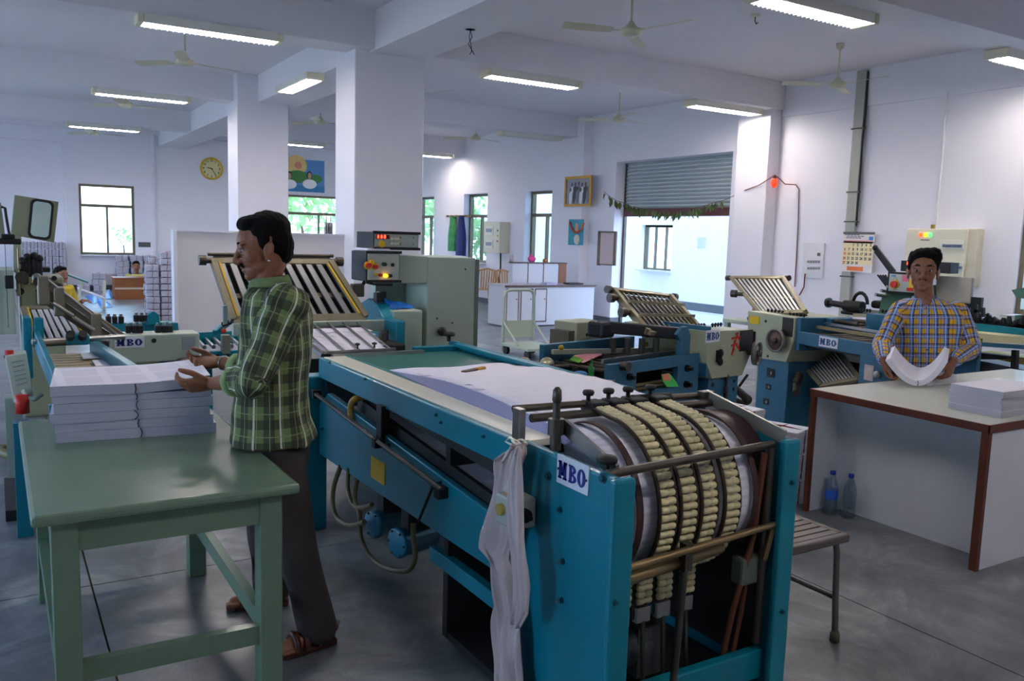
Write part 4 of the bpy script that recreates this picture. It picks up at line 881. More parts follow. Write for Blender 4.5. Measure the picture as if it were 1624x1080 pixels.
knob(t,583,421,yk,RED,.017,YELLOW); knob(t,594,423,yk,RED,.015,YELLOW); knob(t,588,415,yk,YELLOW,.014); knob(t,608,419,yk,mat('dark_green_button',(20,70,50),.4),.014); knob(t,602,436,yk,RED,.011); knob(t,610,437,yk,emat('amber_lamp',(255,170,30),1.2),.012,nm='lit_button'); knob(t,617,437,yk,BLACK,.012); knob(t,622,420,yk,BLACK,.012,d=.012); knob(t,595,435,yk,YELLOW,.009)
MB().tube([(1.96,4.95,1.31),(2.0,4.93,1.30),(2.05,4.94,1.295),(2.15,5.0,1.29)],.008,6).build('cable',BLACK,t)
t=panel_box('counter_unit','small black counter unit standing on top of the control panel',2.02,2.33,4.98,5.28,1.518,1.622)
MB().box(2.03,2.12,4.972,4.976,1.58,1.605).build('display_window',mat('dark_display',(60,16,14),.3),t)
for k in range(3): text_mesh('digit','8',.03,emat('red_digit',(255,40,20),4),t,fr4((2.045+.022*k,4.9715,1.592),(1,0,0),(0,0,1),(0,-1,0)))
MB().cyl((2.07,4.973,1.548),(2.07,4.968,1.548),.022).build('yellow_emblem',YELLOW,t); 
for k in range(6): MB().box(2.13+.02*(k%3),2.145+.02*(k%3),4.968,4.974,1.545+.03*(k//3),1.56+.03*(k//3)).build('key',IVORY,t)
for x in (2.2,2.29):
    for z in (1.55,1.59): MB().cyl((x,4.99,z),(x,4.985,z),.006).build('case_screw',BRASS,t)
MB().box(1.97,2.12,4.96,5.22,1.506,1.518).build('paper_pile',PAPER,label='loose papers under the small counter unit',cat='paper')
# ================================================================ machines further back
def W(u,v,c,root,axis='y'):
    (O,rz)=frame(root); e1=np.array((math.cos(rz),math.sin(rz),0)); e2=np.array((-math.sin(rz),math.cos(rz),0)); n=e2 if axis=='y' else e1
    d=ray(u,v); O=np.array((O[0],O[1],0.)); t=(c-(CAM-O)@n)/(d@n); return CAM+t*d
class LB(MB):
    """builder in a root's local frame"""
    def build(s,name,mt,parent,**k): k['local']=True; return MB.build(s,name,mt,parent,**k)
def w2l(root,p):
    (O,rz)=frame(root); p=np.array(p)-np.array((O[0],O[1],O[2])); c,s=math.cos(rz),math.sin(rz); return np.array((p[0]*c+p[1]*s,-p[0]*s+p[1]*c,p[2]))
def handwheel(root,c,r,axis):
    """rim, spokes and hub; c, axis local"""
    ax=np.array(axis,float);ax/=np.linalg.norm(ax);a=np.cross(ax,(0,0,1));a/=np.linalg.norm(a);b=np.cross(ax,a);c=np.array(c,float)
    q=LB(); q.lathe([(r*.82,-.01),(r*.98,-.018),(r,0),(r*.98,.018),(r*.84,.012),(r*.8,0),(r*.82,-.01)],c,28,ax); w_=q.build('handwheel',mat('worn_grey_rim',(128,126,120),.4,.4,.12,20),root)
    q=LB(); q.lathe([(0,-.012),(r*.84,-.008),(r*.84,.002),(0,.004)],c,24,ax); q.build('wheel_disc',mat('rusty_disc',(112,92,80),.5,.4,.25,20),w_)
    q=LB(); q.lathe([(0,-.03),(r*.22,-.028),(r*.26,0),(r*.26,.03),(0,.03)],c-ax*.0,14,ax); q.build('wheel_hub',DSTEEL,w_)
def nuts(root,x0,x1,y,z,n,m_=None):
    for k in range(n):
        x=x0+(x1-x0)*k/(n-1); q=LB(); q.cyl((x,y,z),(x,y,z+.03),.008,n=6); q.cyl((x,y,z+.012),(x,y,z+.022),.014,n=6); q.build('adjusting_nut',m_ or mat('dull_brass_nut',(140,128,92),.4,.6,.2,20),root)
# ---------------------------------------------------------------- middle folding machine
m3=thing('folding_machine','worn blue folding machine with a dark slatted plate behind the conveyor','machine',(3.2,4.05,0),math.radians(13))
O3=m3
fp=LB(); wall_cells(fp,'y',-.03,.95,.0,.86,0,.035,[(.25,.70,.655,.79)]); fp.build('front_plate',BLUE,m3,bev=.0)
LB().box(.0,.94,.30,.32,.3,.80).build('window_back',DARK,m3)
for z in (.78,.69,.665): LB().cyl((.24,.06,z),(.71,.06,z),.014 if z<.7 else .009).build('feed_roller',BRASS,m3)
for x in (.17,.80):
    for z in (.77,.66):
        q=LB(); q.cyl((x,0,z),(x,-.02,z),.024,n=14); q.cyl((x,-.02,z),(x,-.05,z),.014,n=10); q.build('bearing_cap',mat('dull_brass_nut',(0,0,0)),m3)
q=LB(); q.cyl((.10,-.0,.845),(.10,-.05,.845),.03,n=16); q.build('bearing_cap',DSTEEL,m3)
# bed
LB().box(-.02,.95,.56,.60,.45,.92).build('rear_plate',BLUE,m3,bev=.004)
LB().box(-.03,.95,.036,.559,.55,.62).build('bed_pan',DARK,m3)
for k in range(9): LB().cyl((.06+.105*k,.05,.80),(.06+.105*k,.55,.80),.016).build('bed_roller',DSTEEL,m3)
LB().bar((.0,.50,.88),(.95,.22,.86),.03,.03).build('register_rail',mat('grey_rail',(150,152,140),.4,.3),m3); LB().bar((.05,.12,.86),(.9,.12,.86),.02,.03).build('guide_rail',STEEL,m3)
for x,y in ((.06,.48),(.72,.29)): LB().sph((x,y,.905),.02).build('brass_knob',mat('brass_knob',(190,160,40),.3,.5),m3)
LB().prism([(.74,.86),(.86,.86),(.86,.99),(.82,1.05),(.76,1.05),(.70,1.0),(.74,.96)],'y',.02,.05).build('bracket',BLUE,m3,bev=.003)
LB().bar((.42,.40,1.03),(.80,.06,1.0),.06,.08).build('cross_beam',mat('black_beam',(34,36,42),.4,0,.1,8),m3,bev=.01)
LB().box(.33,.47,.36,.5,.96,1.07).build('beam_housing',mat('black_beam',(0,0,0)),m3,bev=.02)
LB().box(.60,.72,.3,.4,.98,1.06).build('gear_block',BEIGE,m3,bev=.01)
for k in range(4): q=LB(); q.cyl((.45+.08*k,.36-.06*k,.86),(.45+.08*k,.36-.06*k,.96),.022); q.build('suction_head',DSTEEL,m3)
t_=LB().box(.46,.76,.70,.92,.84,1.03).build('switch_cabinet',BEIGE,m3,bev=.008); LB().box(.40,.46,.72,.9,.80,.97).build('cabinet_bracket',mat('brown_grey_steel',(104,96,84),.5),m3)
for k in range(3): LB().cyl((.57+.045*k,.70,.94),(.57+.045*k,.69,.94),.011).build('socket',DARK,m3)
LB().box(.44,.76,.68,.94,0,.84).build('cabinet_base',BLUE,m3)
# end housing
poly=[(.95,1.02),(1.50,1.0),(1.53,.97),(1.53,.82),(1.43,.67),(1.03,.68),(.95,.8)]
h=LB().prism(poly,'y',-.06,.5).build('end_housing',BEIGE,m3,bev=.006)
LB().box(1.36,1.53,-.066,-.058,.85,1.0).build('inspection_window',mat('brown_black_panel',(44,38,36),.4),h)
LB().box(.955,.99,-.055,.5,.7,1.05).build('blue_edge',BLUE,m3)
badge(h,w2l(m3,W(1130,533,-.062,m3))*0+W(1130,533,-.061,m3),(math.cos(FR[m3.name][1]),math.sin(FR[m3.name][1]),0),(0,0,1),.17,.085,True,mat('faded_blue_ink',(44,80,140),.5))
q=LB()
for a,b in (((1.25,.95),(1.37,.96)),((1.33,.99),(1.27,.86)),((1.28,.93),(1.37,.86)),((1.25,.90),(1.33,.91)),((1.26,.83),(1.29,.88)),((1.30,.985),(1.36,.935))): q.bar((a[0],-.063,a[1]),(b[0],-.063,b[1]),.004,.014,(0,0,1))
q.build('painted_red_mark',RED,h)
q=LB(); q.box(1.06,1.12,-.075,-.06,.80,.88); q.sph((1.09,-.08,.86),(.02,.02,.03)); q.sph((1.09,-.08,.80),(.02,.02,.03)); q.build('lever_lock',BLACK,h)
handwheel(m3,(1.49,-.13,.835),.088,(.25,-1,0))
LB().cyl((1.49,-.10,.835),(1.47,.02,.835),.02).build('wheel_shaft',DSTEEL,m3)
nuts(m3,1.04,1.14,.1,1.02,4); nuts(m3,1.25,1.36,.1,1.015,4)
LB().prism([(1.04,.68),(1.43,.67),(1.42,0),(1.05,0)],'y',-.03,.4).build('pedestal',BLUE,m3,bev=.008)
q=LB()
for k in range(14): q.cyl((1.24,-.05,.60-.022*k),(1.24,-.05,.588-.022*k),.017,n=10)
q.cyl((1.24,-.05,.25),(1.24,-.05,.66),.011); q.build('threaded_spindle',DSTEEL,m3)
LB().sph((1.24,-.05,.67),(.016,.016,.03)).build('spindle_tip',DSTEEL,m3)
for x,z in ((1.09,.63),(1.37,.63),(1.09,.57),(1.37,.57)): LB().cyl((x,-.03,z),(x,-.036,z),.014).build('bolt',DARK,m3)
# small lever cluster on the right of the pedestal
q=LB(); q.cyl((1.43,.05,.60),(1.60,-.0,.48),.03); q.cyl((1.5,.05,.5),(1.56,-.03,.66),.01); q.cyl((1.45,.1,.50),(1.62,.0,.42),.02); q.sph((1.62,-.0,.46),.04); q.build('drive_links',DSTEEL,m3)
G=[W(1028,527,.18,m3),W(1112,524,.18,m3),W(1063,470,.8,m3),W(973,460,.8,m3)]
buckle(m3,*G,12,.015,mat('dark_steel_bar',(96,90,80),.35,.8,.2,20),'bar',mat('aged_brass_frame',(150,138,104),.4,.6,.15,16),DARK,thick=.008)
for s in (.3,.62): MB().bar(G[0]+(G[3]-G[0])*s+np.array((0,-.03,.03)),G[1]+(G[2]-G[1])*s+np.array((0,-.03,.03)),.02,.02).build('stay_bar',mat('aged_brass_frame',(0,0,0)),m3)
for s in (.45,.8):
    p=G[0]+(G[3]-G[0])*s; q=MB(); q.cyl(p+np.array((-.06,0,0)),p+np.array((.02,0,0)),.022); q.cyl(p+np.array((-.1,0,0)),p+np.array((-.06,0,0)),.035,n=10); q.build('adjusting_knob',DSTEEL,m3)
# things lying on the feed side
t=thing('leaflet','pink, green and yellow printed leaflet lying on the folding machine bed','leaflet',tuple(W(925,565,.5,m3)))
def quadthing(pts,th,nm,mt,par):
    q=MB(); n=len(pts); P=[np.array(p) for p in pts]; q.add(P+[p-np.array((0,0,th)) for p in P],[tuple(range(n)),tuple(range(2*n-1,n-1,-1))]+[(i,n+i,n+(i+1)%n,(i+1)%n) for i in range(n)]); return q.build(nm,mt,par)
z=.83; quadthing([Zp(u,v,z) for u,v in ((903,570),(925,575),(955,562),(938,550),(915,560))],.004,'sheet',mat('pink_print',(228,150,160),.6,0,.2,18),t); quadthing([Zp(u,v,z+.004) for u,v in ((903,570),(918,575),(925,570),(910,564))],.004,'green_corner',mat('green_print',(90,170,40),.6),t); quadthing([Zp(u,v,z+.004) for u,v in ((925,551),(945,549),(956,552),(935,556))],.004,'yellow_corner',mat('yellow_print',(236,190,40),.6),t)
t=thing('folded_leaflet','orange and green leaflet hanging out of the blue machine slot','leaflet',tuple(W(1062,605,-.02,m3)))
P=[W(u,v,-.02,m3) for u,v in ((1049,594),(1062,592),(1073,606),(1076,613),(1058,614),(1051,604))]
def vth(P,nm,mt,off=0): q=MB(); n=len(P); q.add([p+np.array((0,-off,0)) for p in P]+[p+np.array((0,.006-off,0)) for p in P],[tuple(range(n)),tuple(range(2*n-1,n-1,-1))]+[(i,n+i,n+(i+1)%n,(i+1)%n) for i in range(n)]); return q.build(nm,mt,t)
vth(P,'green_side',mat('bright_green_print',(80,220,100),.6,0,.15,30)); vth([W(u,v,-.02,m3) for u,v in ((1049,594),(1060,592),(1064,603),(1052,604))],'orange_side',mat('orange_print',(250,150,110),.6),.004)
# feed table at the left end of this machine
LB().box(-.52,-.04,.12,.56,.72,.76).build('feed_table',mat('feed_grey',(86,92,92),.5),m3)
for x in (-.5,-.12): LB().box(x,x+.05,.2,.26,0,.72).build('leg',BLUE,m3)
LB().box(-.45,-.12,.15,.5,.762,.77).build('sheet',PAPER,m3)
for x,y in ((-.30,.46),(-.18,.38)):
    q=LB(); q.lathe([(0,-.012),(.05,-.01),(.055,0),(.05,.01),(0,.012)],(x,y,.82),18,(.5,1,0)); q.build('feed_disc',mat('chrome_disc',(190,184,160),.25,.8),m3)
LB().cyl((-.42,.54,.82),(-.06,.30,.82),.008).build('disc_shaft',DSTEEL,m3)
# small table with tools before the machine
tt=thing('tool_box','small cream box top with coloured tools beside the conveyor','box',(2.95,4.0,0),math.radians(13))
a=W(905,605,-.25,m3); zz=.8
MB().box(2.62,2.98,3.68,3.95,.0,.80).build('box',mat('cream_box',(196,196,168),.5),tt,bev=.006)
def at(u,v): return Zp(u,v,.81)
for nm,lab,u,v,mt,sz in (('glue_bottle','green glue bottle standing on the small cream box',937,600,mat('green_bottle',(20,130,50),.4),'b'),('blue_pouch','blue rolled cloth on the small cream box',919,597,mat('blue_cloth',(60,130,190),.7),'c'),('screwdriver','red handled screwdriver on the small cream box',940,604,RED,'s')):
    p=at(u,v); p[2]=.8
    if sz=='b': o=thing(nm,lab,'bottle',tuple(p)); MB().lathe([(0,0),(.018,0),(.018,.07),(.008,.085),(.007,.1),(0,.1)],p,12).build('body',mt,o); MB().lathe([(0,.1),(.009,.1),(.005,.125),(0,.126)],p,10).build('cap',mt,o)
    elif sz=='c': q=MB(); q.sph(p+np.array((0,0,.022)),(.055,.03,.022)); q.build(nm,mt,label=lab,cat='cloth')
    else: o=thing(nm,lab,'tool',tuple(p)); MB().cyl(p+np.array((0,0,.012)),p+np.array((.05,-.02,.012)),.011).build('handle',mt,o); MB().cyl(p+np.array((.05,-.02,.012)),p+np.array((.12,-.05,.012)),.004).build('shaft',STEEL,o)
# ---------------------------------------------------------------- right folding machine
m4=thing('folding_machine','blue and beige folding machine with upper and lower bar plates behind the white table','machine',(5.9,4.95,0),math.radians(-99))
E1=np.array((math.cos(math.radians(-99)),math.sin(math.radians(-99)),0))
poly=[(-.625,1.0),(.02,1.0),(.02,.80),(-.06,.60),(-.47,.58),(-.60,.66)]
h=LB().prism(poly,'y',-.03,.55).build('end_housing',BEIGE,m4,bev=.006)
LB().box(-.13,.0,-.038,-.028,.83,.99).build('inspection_window',mat('brown_black_panel',(0,0,0)),h)
LB().box(-.58,-.45,-.036,-.028,.89,.96).build('yellow_label',mat('yellow_label',(0,0,0)),h)
q=LB(); q.box(-.55,-.49,-.05,-.03,.72,.82); q.sph((-.52,-.055,.80),(.022,.02,.035)); q.sph((-.52,-.055,.73),(.022,.02,.035)); q.build('lever_lock',BLACK,h)
for x,z in ((-.36,.93),(-.4,.66),(-.3,.62)): LB().cyl((x,-.03,z),(x,-.036,z),.012).build('bolt',DARK,h)
handwheel(m4,(-.13,-.10,.785),.105,(.1,-1,0)); LB().cyl((-.13,-.08,.785),(-.13,.0,.785),.02).build('wheel_shaft',DSTEEL,m4)
nuts(m4,-.5,-.3,.1,1.0,5); nuts(m4,-.2,-.02,.1,1.0,5)
LB().prism([(-.47,.58),(-.06,.60),(-.06,0),(-.47,0)],'y',.0,.45).build('pedestal',BLUE,m4,bev=.008)
for x,z,s in ((-.28,.47,.05),(-.3,.34,.03),(-.32,.2,.035)): LB().box(x-s,x+s,-.006,.001,z-s*.8,z+s*.8).build('cover_slot',DARK,m4); LB().cyl((x+.02,-.006,z),(x+.02,-.015,z),.014).build('adjusting_screw',STEEL,m4)
LB().box(.02,.07,-.01,.55,.72,1.0).build('blue_edge',BLUE,m4)
LB().box(.05,1.0,-.02,.02,.78,.885).build('bed_rail',BLUE,m4,bev=.004)
badge(m4,W(1314,543,-.022,m4),E1,(0,0,1),.21,.085,True,mat('faded_blue_ink',(0,0,0)))
LB().box(.78,1.02,-.03,.06,0,.79).build('end_leg',BLUE,m4,bev=.006)
LB().box(.84,.93,-.034,-.03,.60,.72).build('instruction_label',mat('label_white_red',(206,190,186),.5,0,.2,60),m4)
q=LB(); q.lathe([(0,0),(.03,0),(.03,.03),(.02,.04),(0,.04)],(.98,-.03,.66),12,(0,-1,0)); q.build('dial',STEEL,m4)
LB().box(.05,1.0,.06,1.0,.755,.78).build('bed_pan',DARK,m4)
LB().box(.05,1.0,.98,1.02,.6,.92).build('rear_rail',BLUE,m4)
for k in range(8): LB().cyl((.1+.12*k,.03,.86),(.1+.12*k,.97,.86),.018).build('bed_roller',DSTEEL,m4)
LB().bar((.12,.12,.93),(1.0,.12,.93),.025,.025).build('register_rail',BRASS,m4); LB().bar((.12,.2,.96),(1.02,.2,.95),.02,.02).build('guide_rail',STEEL,m4)
LB().box(.28,.48,.5,.62,.88,1.06).build('blue_bracket',BLUE,m4,bev=.006)
LB().box(.08,.14,.25,.5,.88,1.0).build('blue_bracket',BLUE,m4,bev=.006)
for k in range(3): q=LB(); q.cyl((.12+.05*k,.3,.98),(.3+.05*k,.3,.98),.018); q.build('roller_holder',DSTEEL,m4)
LB().bar((.05,.6,1.02),(.5,.6,1.05),.04,.03).build('beige_bar',mat('cream_bar',(176,172,140),.5),m4)
nuts(m4,.12,.22,.6,1.06,4); nuts(m4,.36,.48,.6,1.07,4)
G=[W(1205,497,.12,m4),W(1278,495,.12,m4),W(1243,441,.75,m4),W(1160,441,.75,m4)]
SB=mat('bright_bar',(214,212,204),.35,.35,.08,20)
buckle(m4,*G,12,.019,SB,'bar',mat('aged_brass_frame',(0,0,0)),mat('black_beam',(0,0,0)),thick=.006)
for s in (.5,):
    p=G[0]+(G[3]-G[0])*s; q=MB(); q.cyl(p+np.array((-.03,.08,0)),p,.022); q.cyl(p+np.array((-.05,.13,0)),p+np.array((-.03,.08,0)),.04,n=10); q.build('adjusting_knob',DSTEEL,m4)
# lower plate hanging below the bed
G=[W(1298,618,-.02,m4),W(1362,600,-.02,m4),W(1335,560,.40,m4),W(1268,572,.40,m4)]
G=[W(1303,612,.02,m4),W(1364,601,.02,m4),W(1330,556,.45,m4),W(1262,566,.45,m4)]
buckle(m4,*G,12,.014,SB,'bar',mat('aged_frame',(0,0,0)),mat('black_beam',(0,0,0)),thick=.006)
q=LB(); q.box(-.02,.75,.5,.55,.05,.62); q.build('rear_shield',mat('brown_shield',(74,62,44),.6),m4)
q=LB(); q.cyl((.0,.05,.42),(.12,-.05,.36),.03); q.cyl((-.02,.1,.5),(.0,.05,.42),.04); q.build('drive_links',DSTEEL,m4)
# light table behind the right machine with a drum on it
gt2=thing('small_green_table','small pale green table beyond the doorway side machine','table',(7.1,7.0,0))
c=Zp(1160,575,0); p0=Dp(1162,506,9.2); zt=p0[2]
MB().box(p0[0]-.05,p0[0]+.75,p0[1]-.5,p0[1]+.1,zt-.04,zt).build('tabletop',PGREEN,gt2,bev=.006)
for dx in (0,.66):
    for dy in (-.46,.04): MB().box(p0[0]-.03+dx,p0[0]+.02+dx,p0[1]+dy,p0[1]+dy+.05,0,zt-.04).build('leg',PGREEN,gt2)
MB().box(p0[0]-.02,p0[0]+.7,p0[1]-.42,p0[1]-.4,.3,.38).build('stretcher',PGREEN,gt2)
t=thing('yellow_drum','small yellow drum with a black base on the pale green table','drum',(p0[0]+.2,p0[1]-.3,zt)); c=np.array((p0[0]+.14,p0[1]-.3,zt))
MB().lathe([(0,0),(.16,0),(.17,.03),(.15,.05),(0,.05)],c,20).build('base',BLACK,t); MB().lathe([(0,.05),(.12,.05),(.125,.1),(.11,.2),(.12,.3),(.1,.34),(0,.34)],c,20).build('body',mat('amber_drum',(206,140,30),.4),t)
MB().bar(c+np.array((-.12,-.1,.1)),c+np.array((.1,-.12,.2)),.01,.02).build('strap',IVORY,t)
# ---------------------------------------------------------------- machine behind the seated area, right background
m5=thing('press_machine','green and black machine with a control panel behind the man in the yellow checked shirt','machine',(8.3,4.9,0))
X5=8.0
GRN=mat('machine_green',(62,110,84),.45,0,.15,7); OILY=mat('black_iron',(36,34,34),.45,.4,.2,12)
def xb(u0,v0,u1,v1,x,dep,nm,mt,bev=.006,par=None):
    a=Xp(u0,v0,x);b=Xp(u1,v1,x); return MB().box(x,x+dep,min(a[1],b[1]),max(a[1],b[1]),min(a[2],b[2]),max(a[2],b[2])).build(nm,mt,par or m5,bev=bev)
yy=lambda u,v,x=X5: Xp(u,v,x)
MB().prism([tuple(yy(*p)[1:]) for p in ((1392,500),(1398,470),(1420,452),(1470,452),(1480,620),(1396,620))],'x',X5,X5+.4).build('green_frame',GRN,m5,bev=.01)
a=yy(1396,600); MB().box(X5,X5+.4,a[1]-.55,a[1]+.05,0,a[2]).build('green_base',GRN,m5)
cp=xb(1408,431,1462,469,X5-.12,.12,'control_box',BLACK)
xb(1411,434,1459,465,X5-.126,.006,'control_face',mat('face_grey_green',(0,0,0)),0,cp)
for u,v,cm,r in ((1420,451,RED,.036),):
    c=Xp(u,v,X5-.127); MB().cyl(c,c+np.array((-.01,0,0)),.055,n=4).build('yellow_switch_plate',YELLOW,cp); MB().cyl(c+np.array((-.01,0,0)),c+np.array((-.04,0,0)),r).build('main_switch',cm,cp)
xb(1442,443,1448,460,X5-.135,.008,'yellow_tag',YELLOW,0,cp); xb(1431,436,1441,447,X5-.135,.008,'pink_label',mat('pink_label',(222,120,140),.5),0,cp); xb(1438,456,1447,462,X5-.14,.012,'red_switch',RED,0,cp); xb(1414,436,1420,438.5,X5-.132,.004,'blue_label',mat('calendar_blue',(0,0,0)),0,cp)
dp=xb(1429,413,1506,434,X5-.02,.15,'display_box',BLACK)
for k in range(5):
    c=Xp(1440+k*5,417.5,X5-.022); text_mesh('digit','8',.06,emat('red_digit',(0,0,0),4),dp,fr4(c,WX,WZ,WN))
c=Xp(1450,425,X5-.022); text_mesh('digit','7',.06,emat('red_digit',(0,0,0),4),dp,fr4(c,WX,WZ,WN))
xb(1485,437,1538,482,X5+.15,.05,'grey_guard',mat('warm_grey_guard',(178,170,154),.5,0,.05,5),.01)
a=yy(1510,470); MB().box(X5+.16,X5+.2,a[1]-.2,a[1]+.2,0,a[2]).build('guard_post',OILY,m5)
MB().bar(yy(1389,394),yy(1418,432),.02,.05).build('handle_arm',OILY,m5); MB().bar(yy(1388,399),yy(1413,433),.02,.02).build('handle_link',OILY,m5)
c=yy(1388,393); MB().sph(c,.03).build('handle_ball',BLACK,m5)
P=[yy(1408,458),yy(1412,450),yy(1408,434),yy(1391,434)]; 
for k in range(4): MB().bar(yy(1392+4*k,436),yy(1409,458-4*k),.015,.015).build('grille_bar',OILY,m5)
# iron bed with tubes
q=MB(); a=yy(1330,500); b=yy(1396,545)
xb(1332,492,1396,505,X5,.5,'iron_bed',OILY,.02); xb(1336,512,1400,520,X5-.05,.3,'iron_bed_lower',OILY,.01); xb(1330,530,1400,540,X5-.05,.3,'green_bed',GRN,.01)
MB().cyl(yy(1314,480),yy(1350,486),.035).build('barrel',OILY,m5); MB().cyl(yy(1340,484),yy(1368,487),.06).build('barrel_sleeve',OILY,m5); MB().cyl(yy(1312,480),yy(1316,480),.055).build('barrel_tip',OILY,m5)
q=MB(); c=yy(1364,482); q.tube([c+np.array((0,.09*math.cos(a),.12*math.sin(a))) for a in np.linspace(0,PI,10)],.02,6); q.build('lifting_eye',OILY,m5)
xb(1380,476,1394,490,X5+.05,.2,'gear_cover',OILY,.03)
for k in range(5): MB().cyl(yy(1352,508+5*k,X5-.06),yy(1398,512+5*k,X5-.06),.018).build('ink_roller',DSTEEL,m5)
for k in range(3): c=yy(1405+9*k,470-6*k); MB().cyl(c,c+np.array((-.12,.04,.02)),.018).build('clamp_screw',STEEL,m5)
MB().cyl(yy(1406,560,X5-.3),yy(1425,556,X5-.3),.06).build('chrome_roller',STEEL,m5); MB().cyl(yy(1400,572,X5-.3),yy(1428,570,X5-.3),.05).build('chrome_roller',STEEL,m5)
xb(1330,545,1400,640,X5,.4,'lower_body',mat('dark_body',(0,0,0)),.01)
# conveyor to the right
def xq_(pts,x,dep,nm,mt): MB().prism([tuple(Xp(u,v,x)[1:]) for u,v in pts],'x',x,x+dep).build(nm,mt,m5)
xq_([(1530,511),(1640,524),(1640,536),(1530,526)],X5,.06,'conveyor_rail',TEAL)
xq_([(1505,524),(1640,537),(1640,546),(1505,540)],X5-.25,.3,'belt',mat('cream_belt',(206,200,160),.5))
xq_([(1505,540),(1640,549),(1640,555),(1505,546)],X5-.26,.06,'conveyor_rail',BLUE)
xq_([(1525,505),(1640,514),(1640,522),(1525,512)],X5+.1,.3,'chain_bed',OILY)
R=random.Random(5)
for k in range(11): c=yy(1534+9.5*k,506+.9*k,X5+.1); MB().cyl(c,c+np.array((0,R.uniform(-.05,.05),R.uniform(.03,.09))),.03,.018).build('chain_lug',OILY,m5)
for u0,v0,u1,v1 in ((1536,488,1536,507),(1548,483,1548,507),(1541,493,1556,493),(1559,488,1559,503)): MB().bar(yy(u0,v0),yy(u1,v1) if u0!=u1 else yy(u1,v1),.03,.03).build('gauge_post',OILY,m5)
xq_([(1545,558),(1640,569),(1640,582),(1545,563)],X5+.1,.3,'sheet_pile',mat('yellowish_stock',(206,190,110),.6)); xq_([(1520,565),(1640,590),(1640,640),(1530,640)],X5+.3,.3,'lower_frame',mat('slate_grey_steel',(86,90,100),.5))
xq_([(1520,556),(1600,565),(1594,570),(1520,570)],X5-.1,.1,'black_arm',OILY)
for u in (1536,1608): xq_([(u-4,555),(u+4,556),(u+2,610),(u-7,608)],X5-.2,.05,'stand_leg',OILY)
xq_([(1604,460),(1625,456),(1645,460),(1645,476),(1612,472)],X5,.06,'green_arm',GRN)
xq_([(1610,500),(1645,498),(1645,530),(1606,526)],X5+.1,.2,'green_foot',GRN)
quadthing([Xp(u,v,X5-.2) for u,v in ((1588,537),(1615,533),(1640,535),(1640,541))],.01,'loose_sheet',PAPER,m5)
# ---------------------------------------------------------------- left folding machine
m6=thing('folding_machine','teal and pale green folding machine with a diagonal arm behind the stacked sheets','machine',(.7,6.4,0))
h=MB().box(.66,1.25,6.38,6.62,.66,.856).build('front_housing',PGREEN,m6,bev=.008)
MB().prism([(.80,.66),(.98,.66),(.94,.60),(.84,.60)],'y',6.38,6.5).build('housing_chute',mat('chute_green',(118,128,112),.5),m6)
badge(h,Yp(205.5,543,6.38),(1,0,0),(0,0,1),.19,.075)
c=Yp(244,540,6.38); MB().cyl(c,c+np.array((0,-.01,0)),.016).build('bolt',DARK,h)
MB().box(1.13,1.22,6.374,6.38,.74,.835).build('rating_plate',mat('grey_plate',(150,154,156),.4),h)
q=MB(); q.lathe([(0,0),(.085,0),(.085,.02),(.06,.03),(0,.03)],Yp(292,585,6.36),24,(0,-1,0)); q.build('handwheel',DSTEEL,m6)
MB().box(.68,1.22,6.42,6.9,0,.66).build('pedestal',TEAL,m6,bev=.008)
for i,(u,v) in enumerate(((203,521),(213,521),(222,521),(250,521),(260,521),(269,521),(172,506),(182,506),(192,506),(216,504),(225,504),(234,504))):
    y=6.5 if i<6 else 7.1; c=Yp(u,v,y); q=MB(); q.box(c[0]-.018,c[0]+.018,y-.03,y+.03,c[2]-.03,c[2]+.022); q.build('clamp_block',BLACK,m6,bev=.006); MB().cyl(c+np.array((0,0,.02)),c+np.array((0,0,.04)),.012).build('clamp_cap',STEEL,m6)
a=Yp(170,512,7.1); b=Yp(275,528,7.1); MB().box(a[0],b[0],7.08,7.14,b[2],a[2]).build('rear_beam',TEAL,m6,bev=.01)
c=Yp(243,503,7.05); MB().prism([(c[0]-.05,c[2]-.06),(c[0]+.05,c[2]-.06),(c[0]+.04,c[2]+.02),(c[0],c[2]+.05),(c[0]-.04,c[2]+.02)],'y',7.03,7.1).build('lug',TEAL,m6,bev=.006)
c=Yp(272,520,6.7); MB().prism([(c[0]-.05,c[2]-.06),(c[0]+.04,c[2]-.06),(c[0]+.03,c[2]+.05),(c[0]-.03,c[2]+.05)],'y',6.6,6.68).build('lug',TEAL,m6,bev=.006)
# roller conveyor to the right of the housing
rc_=MB().box(1.26,1.72,6.36,6.40,.66,.72).build('conveyor_rail',TEAL,m6,bev=.004)
for k in range(6): MB().cyl((1.3+.07*k,6.36,.69),(1.3+.07*k,6.355,.69),.012).build('rail_hole',DARK,rc_)
for k in range(7): MB().cyl((1.29+.065*k,6.42,.745),(1.33+.065*k,6.9,.745),.016).build('conveyor_roller',STEEL,m6)
MB().box(1.26,1.75,6.9,6.94,.7,.8).build('conveyor_rail',TEAL,m6,bev=.004)
MB().box(1.40,1.46,6.34,6.4,.70,.84).build('stop_post',mat('grey_flat_bar',(0,0,0)),m6,bev=.004)
MB().bar((1.38,6.5,.84),(1.5,6.6,.90),.04,.04).build('stop_arm',TEAL,m6,bev=.008); MB().cyl((1.44,6.5,.90),(1.5,6.45,.93),.02).build('stop_knob',BLACK,m6); c=Yp(355,525,6.5); MB().sph(c,.02).build('red_knob',RED,m6)
for x in (1.3,1.66): MB().box(x,x+.05,6.45,6.5,0,.66).build('leg',TEAL,m6)
